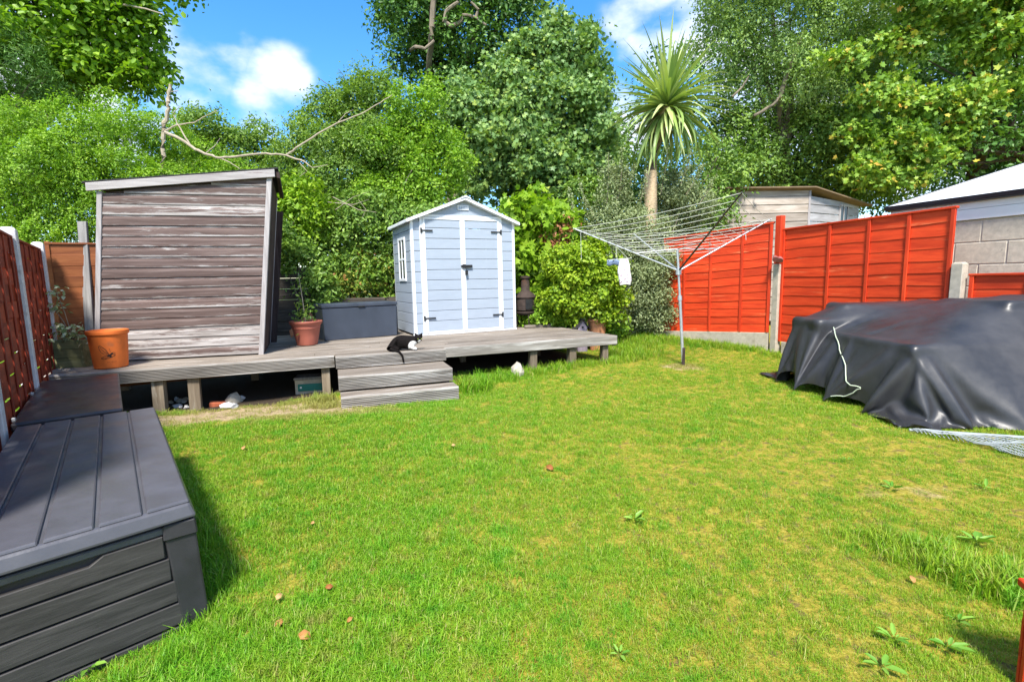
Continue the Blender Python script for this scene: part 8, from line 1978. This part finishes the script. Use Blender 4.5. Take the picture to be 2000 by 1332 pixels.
# ------------------------------------------------------------------ grass
def grass_material():
    m, nt, b = new_mat('grass_blade', .5, .3)
    a = nt.nodes.new('ShaderNodeAttribute')
    a.attribute_name = 'tint'
    moss, n1, n2, bare, soil = fields(nt)
    green = ramp(nt, a.outputs['Fac'], [(0, (.055, .22, .008)), (.55, (.125, .39, .012)), (.9, (.21, .49, .03)), (1, (.42, .46, .14))])
    yel = ramp(nt, a.outputs['Fac'], [(0, (.14, .27, .012)), (.55, (.25, .41, .018)), (.9, (.37, .44, .04)), (1, (.52, .46, .17))])
    col = mixc(nt, maprange(nt, moss, .77, 1.18), green, yel)
    fine = noise(nt, coords(nt, (1, 1, .2), False, 'World'), 7.5, 4, .62)
    tan = ramp(nt, a.outputs['Fac'], [(0, (.16, .14, .03)), (.6, (.34, .30, .07)), (1, (.50, .42, .16))])
    col = mixc(nt, maprange(nt, mathn(nt, 'ADD', fine, mathn(nt, 'MULTIPLY', n2, .4)), .75, .95, 0, .7), col, tan)
    lush = maprange(nt, mathn(nt, 'ADD', mathn(nt, 'SUBTRACT', 1.0, fine), mathn(nt, 'MULTIPLY', n1, .5)), .72, .95, 0, .7)
    col = mixc(nt, lush, col, ramp(nt, a.outputs['Fac'], [(0, (.035, .19, .008)), (.6, (.085, .35, .012)), (1, (.16, .46, .03))]))
    col = mixc(nt, mathn(nt, 'MULTIPLY', bare, .7), col, (.40, .33, .12))
    nt.links.new(col, b.inputs['Base Color'])
    t = nt.nodes.new('ShaderNodeBsdfTranslucent')
    nt.links.new(mixc(nt, 1.0, col, (1.1, 1.15, .5), 'MULTIPLY'), t.inputs['Color'])
    mx = nt.nodes.new('ShaderNodeMixShader')
    mx.inputs[0].default_value = .35
    nt.links.new(b.outputs[0], mx.inputs[1])
    nt.links.new(t.outputs[0], mx.inputs[2])
    nt.links.new(mx.outputs[0], nt.nodes['Material Output'].inputs['Surface'])
    return m


M['grass'] = grass_material()
NV = 6


def tuft(g, n, rad, h, w, lay):
    V, F_, T = [], [], []
    for _ in range(n):
        a, r_ = g.uniform(0, 6.283), rad * math.sqrt(g.random())
        x, y = r_ * math.cos(a), r_ * math.sin(a)
        d = g.uniform(0, 6.283)
        L_ = h * g.uniform(.5, 1.35)
        le = lay * g.uniform(.4, 1.6)
        dx, dy = math.cos(d), math.sin(d)
        sx, sy = -dy * w / 2 * g.uniform(.7, 1.3), dx * w / 2 * g.uniform(.7, 1.3)
        k_ = len(V)
        p1 = (x + dx * L_ * .45 * le * .6, y + dy * L_ * .45 * le * .6, L_ * .5 * (1 - .2 * le))
        p2 = (x + dx * L_ * .95 * le, y + dy * L_ * .95 * le, L_ * max(.25, 1 - .55 * le))
        V += [(x - sx, y - sy, -.01), (x + sx, y + sy, -.01), (p1[0] + sx * .8, p1[1] + sy * .8, p1[2]), (p1[0] - sx * .8, p1[1] - sy * .8, p1[2]), p2]
        F_ += [(k_, k_ + 1, k_ + 2, k_ + 3), (k_ + 3, k_ + 2, k_ + 4)]
        T += [g.random() ** .8] * 5
    return V, F_, T


def build_grass():
    g = np.random.default_rng(5)
    V, F_, T, VI, PT, ROT, SC = [], [], [], [], [], [], []
    for k_ in range(NV):
        v, f, t_ = tuft(g, 36 if k_ < 4 else 24, .065 if k_ < 4 else .05, .038 if k_ < 4 else .10, .0034 if k_ < 4 else .0048, .75 if k_ < 4 else .55)
        n0 = len(V)
        V += v
        F_ += [tuple(i_ + n0 for i_ in q) for q in f]
        T += t_
        VI += [k_] * len(v)
    nt_ = len(V)
    pts = []

    def inside(x, y):
        # right of the left fence, left of the right fence, in front of the deck or beyond its right end
        side = (x + 4.46) * .785 + (y - 4.47) * .62
        left = (side > .02) | (side < -.12)
        xr = np.where(y > 8.4, 4.56 - (y - 8.48) * .757, 4.6 + (8.48 - y) * .378)
        rx, ry = x - DECK_A.x, y - DECK_A.y
        s_, b_ = rx * _e.x + ry * _e.y, rx * _n.x + ry * _n.y
        ok = left & (x < xr - .02) & ((b_ < .05) | (s_ < -.15) | (s_ > 7.25) | ((b_ < .45) & (s_ > 4.7))) & (y < 10.6)
        u_, w_ = (x + 1.385) * UX.x + (y - 1.993) * UX.y, (x + 1.385) * -UX.y + (y - 1.993) * UX.x
        ok &= ~((u_ > 0.05) & (u_ < 4.6) & (w_ > .05) & (side > 0))
        st_ = (s_ > 3.15) & (s_ < 4.5) & (b_ > -.9)
        return ok & ~st_

    for (y0, y1, dens) in ((.9, 2.4, 1150), (2.4, 3.6, 850), (3.6, 5.2, 600), (5.2, 7.5, 420), (7.5, 10.6, 300)):
        x0, x1 = -1.25 * y1 - 1.6, min(1.25 * y1 + .4, 6.6)
        n = int((x1 - x0) * (y1 - y0) * dens)
        x, y = g.uniform(x0, x1, n), g.uniform(y0, y1, n)
        k_ = inside(x, y)
        pts.append(np.stack([x[k_], y[k_]], 1))
    pts = np.concatenate(pts)
    x, y = pts[:, 0], pts[:, 1]
    # thin on the bare patch
    bl = 1 - np.sqrt(((x + 2.75) / 1.35) ** 2 + ((y - 5.62) / .62) ** 2)
    bl = np.maximum(bl, 1 - np.sqrt(((x + 3.6) / .9) ** 2 + ((y - 5.2) / .5) ** 2))
    bl = np.maximum(bl, .35 - np.sqrt(((x - 2.6) / 1.4) ** 2 + ((y - 3.0) / .8) ** 2))
    patch = np.sin(x * 2.3 + 1.7 * np.sin(y * 1.9)) * np.sin(y * 2.7 + 1.3 * np.sin(x * 2.1))
    fine = np.sin(x * 7.3 + 2 * np.sin(y * 5)) * np.sin(y * 8.1 + 2 * np.sin(x * 6.1))
    prob = np.clip(1 - bl * 2.6, .12, 1) * np.where(fine + .4 * patch > .92, .35, 1) * np.where(np.sin(x * 31 + 3 * np.sin(y * 17)) * np.sin(y * 37 + 3 * np.sin(x * 19)) > .55, .22, 1)
    k_ = g.random(len(x)) < prob
    x, y, patch, fine = x[k_], y[k_], patch[k_], fine[k_]
    lush = np.clip(.5 + .35 * patch + .25 * fine, .25, 1.2)
    sc = .55 + .55 * lush
    sc *= np.where(x < -.2 + .1 * y, 1.18, 1.0) * np.where((x > .8) & (y < 4), .72, 1.0)
    vi = g.integers(0, 4, len(x))
    # long grass: along box, fences, deck posts, odd clumps
    LONG = []

    def clump(cx, cy, r_, n, s_):
        a = g.uniform(0, 6.283, n)
        q = r_ * np.sqrt(g.random(n))
        for i_ in range(n):
            LONG.append((cx + q[i_] * math.cos(a[i_]), cy + q[i_] * math.sin(a[i_]), s_ * g.uniform(.6, 1.25)))

    def strip(ax, ay, bx, by, w, n, s_):
        for i_ in range(n):
            t_ = g.random()
            LONG.append((ax + (bx - ax) * t_ + g.normal() * w, ay + (by - ay) * t_ + g.normal() * w, s_ * g.uniform(.5, 1.3)))
    strip(-1.30, 2.0, -2.6, 3.6, .06, 260, .85)
    strip(-1.22, 1.95, -1.62, 1.5, .05, 120, .6)
    clump(-1.05, 1.75, .28, 130, .55)
    clump(-.75, 1.65, .3, 90, .6)
    strip(-.6, 6.9, .6, 7.4, .10, 150, 1.25)
    strip(.6, 7.5, 1.7, 7.95, .10, 120, 1.2)
    strip(1.9, 8.2, 2.6, 10.1, .22, 330, 1.5)
    strip(2.4, 10.0, 4.4, 8.6, .10, 260, 1.2)
    strip(3.0, 10.0, 4.45, 8.5, .25, 200, .9)
    strip(4.3, 8.4, 4.9, 7.2, .10, 80, .9)
    clump(-.5, 6.55, .18, 60, 1.9)
    clump(-2.45, 6.1, .16, 45, 1.2)
    clump(-2.3, 5.75, .25, 40, .9)
    clump(1.95, 2.28, .16, 70, .8)
    clump(1.75, 2.40, .12, 24, .6)
    clump(2.1, 2.1, .2, 80, 1.1)
    for cx, cy, r_, n in ((-1.0, 3.6, .5, 60), (-.5, 3.3, .35, 70), (-.4, 2.6, .3, 30), (.1, 1.7, .25, 30), (-.9, 2.4, .3, 45), (.45, 2.3, .15, 14), (1.0, 1.9, .25, 18), (-1.9, 4.3, .4, 40), (.3, 3.9, .3, 25), (1.9, 5.2, .5, 30), (.2, 5.6, .6, 40)):
        clump(cx, cy, r_, n, .55)
    lx = np.array(LONG)
    px_ = np.concatenate([x, lx[:, 0]])
    py_ = np.concatenate([y, lx[:, 1]])
    ss_ = np.concatenate([sc, lx[:, 2]])
    vi = np.concatenate([vi, g.integers(4, 6, len(lx))])
    pz_ = ground_z(px_, py_)
    allv = np.concatenate([np.array(V), np.stack([px_, py_, pz_], 1)])
    me = bpy.data.meshes.new('grass')
    me.from_pydata(allv.tolist(), [], F_)
    n = len(allv)

    def attr(nm, ty, arr, key='value'):
        a = me.attributes.new(nm, ty, 'POINT')
        a.data.foreach_set(key, np.asarray(arr).ravel())
    attr('tint', 'FLOAT', np.concatenate([np.array(T), np.zeros(n - nt_)]).astype(np.float32))
    attr('kind_index', 'INT', np.concatenate([np.array(VI), vi]).astype(np.int32))
    attr('is_spot', 'FLOAT', np.concatenate([np.zeros(nt_), np.ones(n - nt_)]).astype(np.float32))
    rot = np.zeros((n, 3))
    rot[nt_:, 2] = g.uniform(0, 6.283, n - nt_)
    rot[nt_:, 0] = g.normal(0, .12, n - nt_)
    rot[nt_:, 1] = g.normal(0, .12, n - nt_)
    attr('turn', 'FLOAT_VECTOR', rot.astype(np.float32), 'vector')
    attr('grow', 'FLOAT', np.concatenate([np.ones(nt_), ss_]).astype(np.float32))
    me.materials.append(M['grass'])
    o = put('grass', me)
    tag(o, kind='stuff')
    ng = bpy.data.node_groups.new('grass_tufts', 'GeometryNodeTree')
    ng.interface.new_socket('Geometry', in_out='INPUT', socket_type='NodeSocketGeometry')
    ng.interface.new_socket('Geometry', in_out='OUTPUT', socket_type='NodeSocketGeometry')
    N, L = ng.nodes.new, ng.links.new
    gi, go = N('NodeGroupInput'), N('NodeGroupOutput')

    def named(nm, ty):
        a = N('GeometryNodeInputNamedAttribute')
        a.data_type = ty
        a.inputs['Name'].default_value = nm
        return a.outputs['Attribute']
    cmp_ = N('FunctionNodeCompare')
    cmp_.data_type = 'FLOAT'
    cmp_.operation = 'GREATER_THAN'
    L(named('is_spot', 'FLOAT'), cmp_.inputs[0])
    cmp_.inputs[1].default_value = .5
    sp_ = N('GeometryNodeSeparateGeometry')
    sp_.domain = 'POINT'
    L(gi.outputs[0], sp_.inputs['Geometry'])
    L(cmp_.outputs[0], sp_.inputs['Selection'])
    jn = N('GeometryNodeJoinGeometry')
    for k_ in range(NV):
        def isk():
            c = N('FunctionNodeCompare')
            c.data_type = 'INT'
            c.operation = 'EQUAL'
            L(named('kind_index', 'INT'), c.inputs[2])
            c.inputs[3].default_value = k_
            return c.outputs[0]
        s1, s2 = N('GeometryNodeSeparateGeometry'), N('GeometryNodeSeparateGeometry')
        for s_, src in ((s1, sp_.outputs['Selection']), (s2, sp_.outputs['Inverted'])):
            s_.domain = 'POINT'
            L(src, s_.inputs['Geometry'])
            L(isk(), s_.inputs['Selection'])
        ins = N('GeometryNodeInstanceOnPoints')
        L(s1.outputs['Selection'], ins.inputs['Points'])
        L(s2.outputs['Selection'], ins.inputs['Instance'])
        e2r = N('FunctionNodeEulerToRotation')
        L(named('turn', 'FLOAT_VECTOR'), e2r.inputs[0])
        L(e2r.outputs[0], ins.inputs['Rotation'])
        L(named('grow', 'FLOAT'), ins.inputs['Scale'])
        L(ins.outputs[0], jn.inputs[0])
    L(jn.outputs[0], go.inputs[0])
    md = o.modifiers.new('tufts', 'NODES')
    md.node_group = ng


build_grass()

# ------------------------------------------------------------------ weeds and fallen leaves on the lawn
WG = 'broad leaved weeds in the lawn'


def weed(px, py, n, size, label, seed, up=.25):
    p = onground(px, py, .005)
    t = thing('weed', label, 'weed', p, 0, WG)
    g = random.Random(seed)
    for q in range(n):
        a = q * 2.4 + g.uniform(-.4, .4)
        d = (math.cos(a), math.sin(a), up * g.uniform(.2, 4))
        leaf_part('leaf', LF['weed'], t, (math.cos(a) * .008, math.sin(a) * .008, .02), (-.4 * math.cos(a) + g.uniform(-.3, .3), -.4 * math.sin(a) + g.uniform(-.3, .3), 1), size * g.uniform(.25, .8), g.random(), 'round', -.05, g.uniform(.35, .6), d)


for px, py, n, s_, lab, sd_ in ((1742, 960, 7, .11, 'pale broad leaved weed on the right of the lawn, below the cover', 1), (1238, 1022, 6, .10, 'star shaped pale weed near the middle of the lawn', 2), (1905, 1065, 9, .15, 'tall leafed weed in the long grass clump at the right edge', 3), (1858, 1130, 7, .11, 'weed with drooping leaves just below the long grass clump', 4), (1870, 1222, 4, .10, 'small upright weed leaf in the orange moss at the right', 5),
                                 (1745, 1260, 6, .08, 'dark low weed in the lower right corner of the lawn', 6), (1850, 1275, 6, .12, 'flat pale weed near the bottom right corner', 7), (1720, 1312, 7, .09, 'leafy weed at the bottom edge right of centre', 8), (1210, 1290, 6, .07, 'low weed rosette at the bottom of the lawn', 9), (175, 1318, 6, .09, 'weed leaves against the grooved storage box at the bottom left', 10), (1655, 905, 5, .08, 'small weed in the grass below the cover corner', 11), (1925, 960, 5, .10, 'weed by the bare patch at the right edge', 12)):
    weed(px, py, n, s_, lab, sd_)
M['fallen'] = leafmat('fallen_leaf', [(0, (.30, .11, .03)), (.5, (.46, .22, .07)), (1, (.55, .36, .16))], .15, .6)
for px, py, s_, ti, lab in ((583, 1255, .075, .4, 'largest orange fallen leaf near the bottom left of the lawn'), (552, 1222, .06, .35, 'orange brown fallen leaf just above the largest one'), (541, 1186, .05, .8, 'pale tan fallen leaf above the orange brown one'), (652, 1160, .05, .0, 'dark red fallen leaf in the lower left lawn'), (690, 1220, .04, .3, 'small brown fallen leaf right of the orange ones'), (882, 878, .05, .9, 'pale fallen leaf in the upper middle of the lawn'), (475, 886, .07, .7, 'dry pale leaf in the grass near the grooved box corner'), (615, 1032, .04, .7, 'small tan leaf in the left middle of the lawn'), (1777, 1138, .05, .6, 'tan fallen leaf at the right beside the weeds'), (1067, 918, .09, .0, 'dark brown clump of dead leaf in the middle of the lawn')):
    p = onground(px, py, .035)
    me = leaves_mesh('fallen_leaf', np.zeros((1, 3)), np.array([[random.uniform(-.3, .3), -.5, 1]]), np.array([s_ * .72]), np.array([ti]), 'round', M['fallen'], .1)
    o = put('fallen_leaf', me, None, 0, p)
    sm = o.modifiers.new('thick', 'SOLIDIFY')
    sm.thickness = .0015
    tag(o, lab, 'leaf', 'fallen leaves on the lawn')
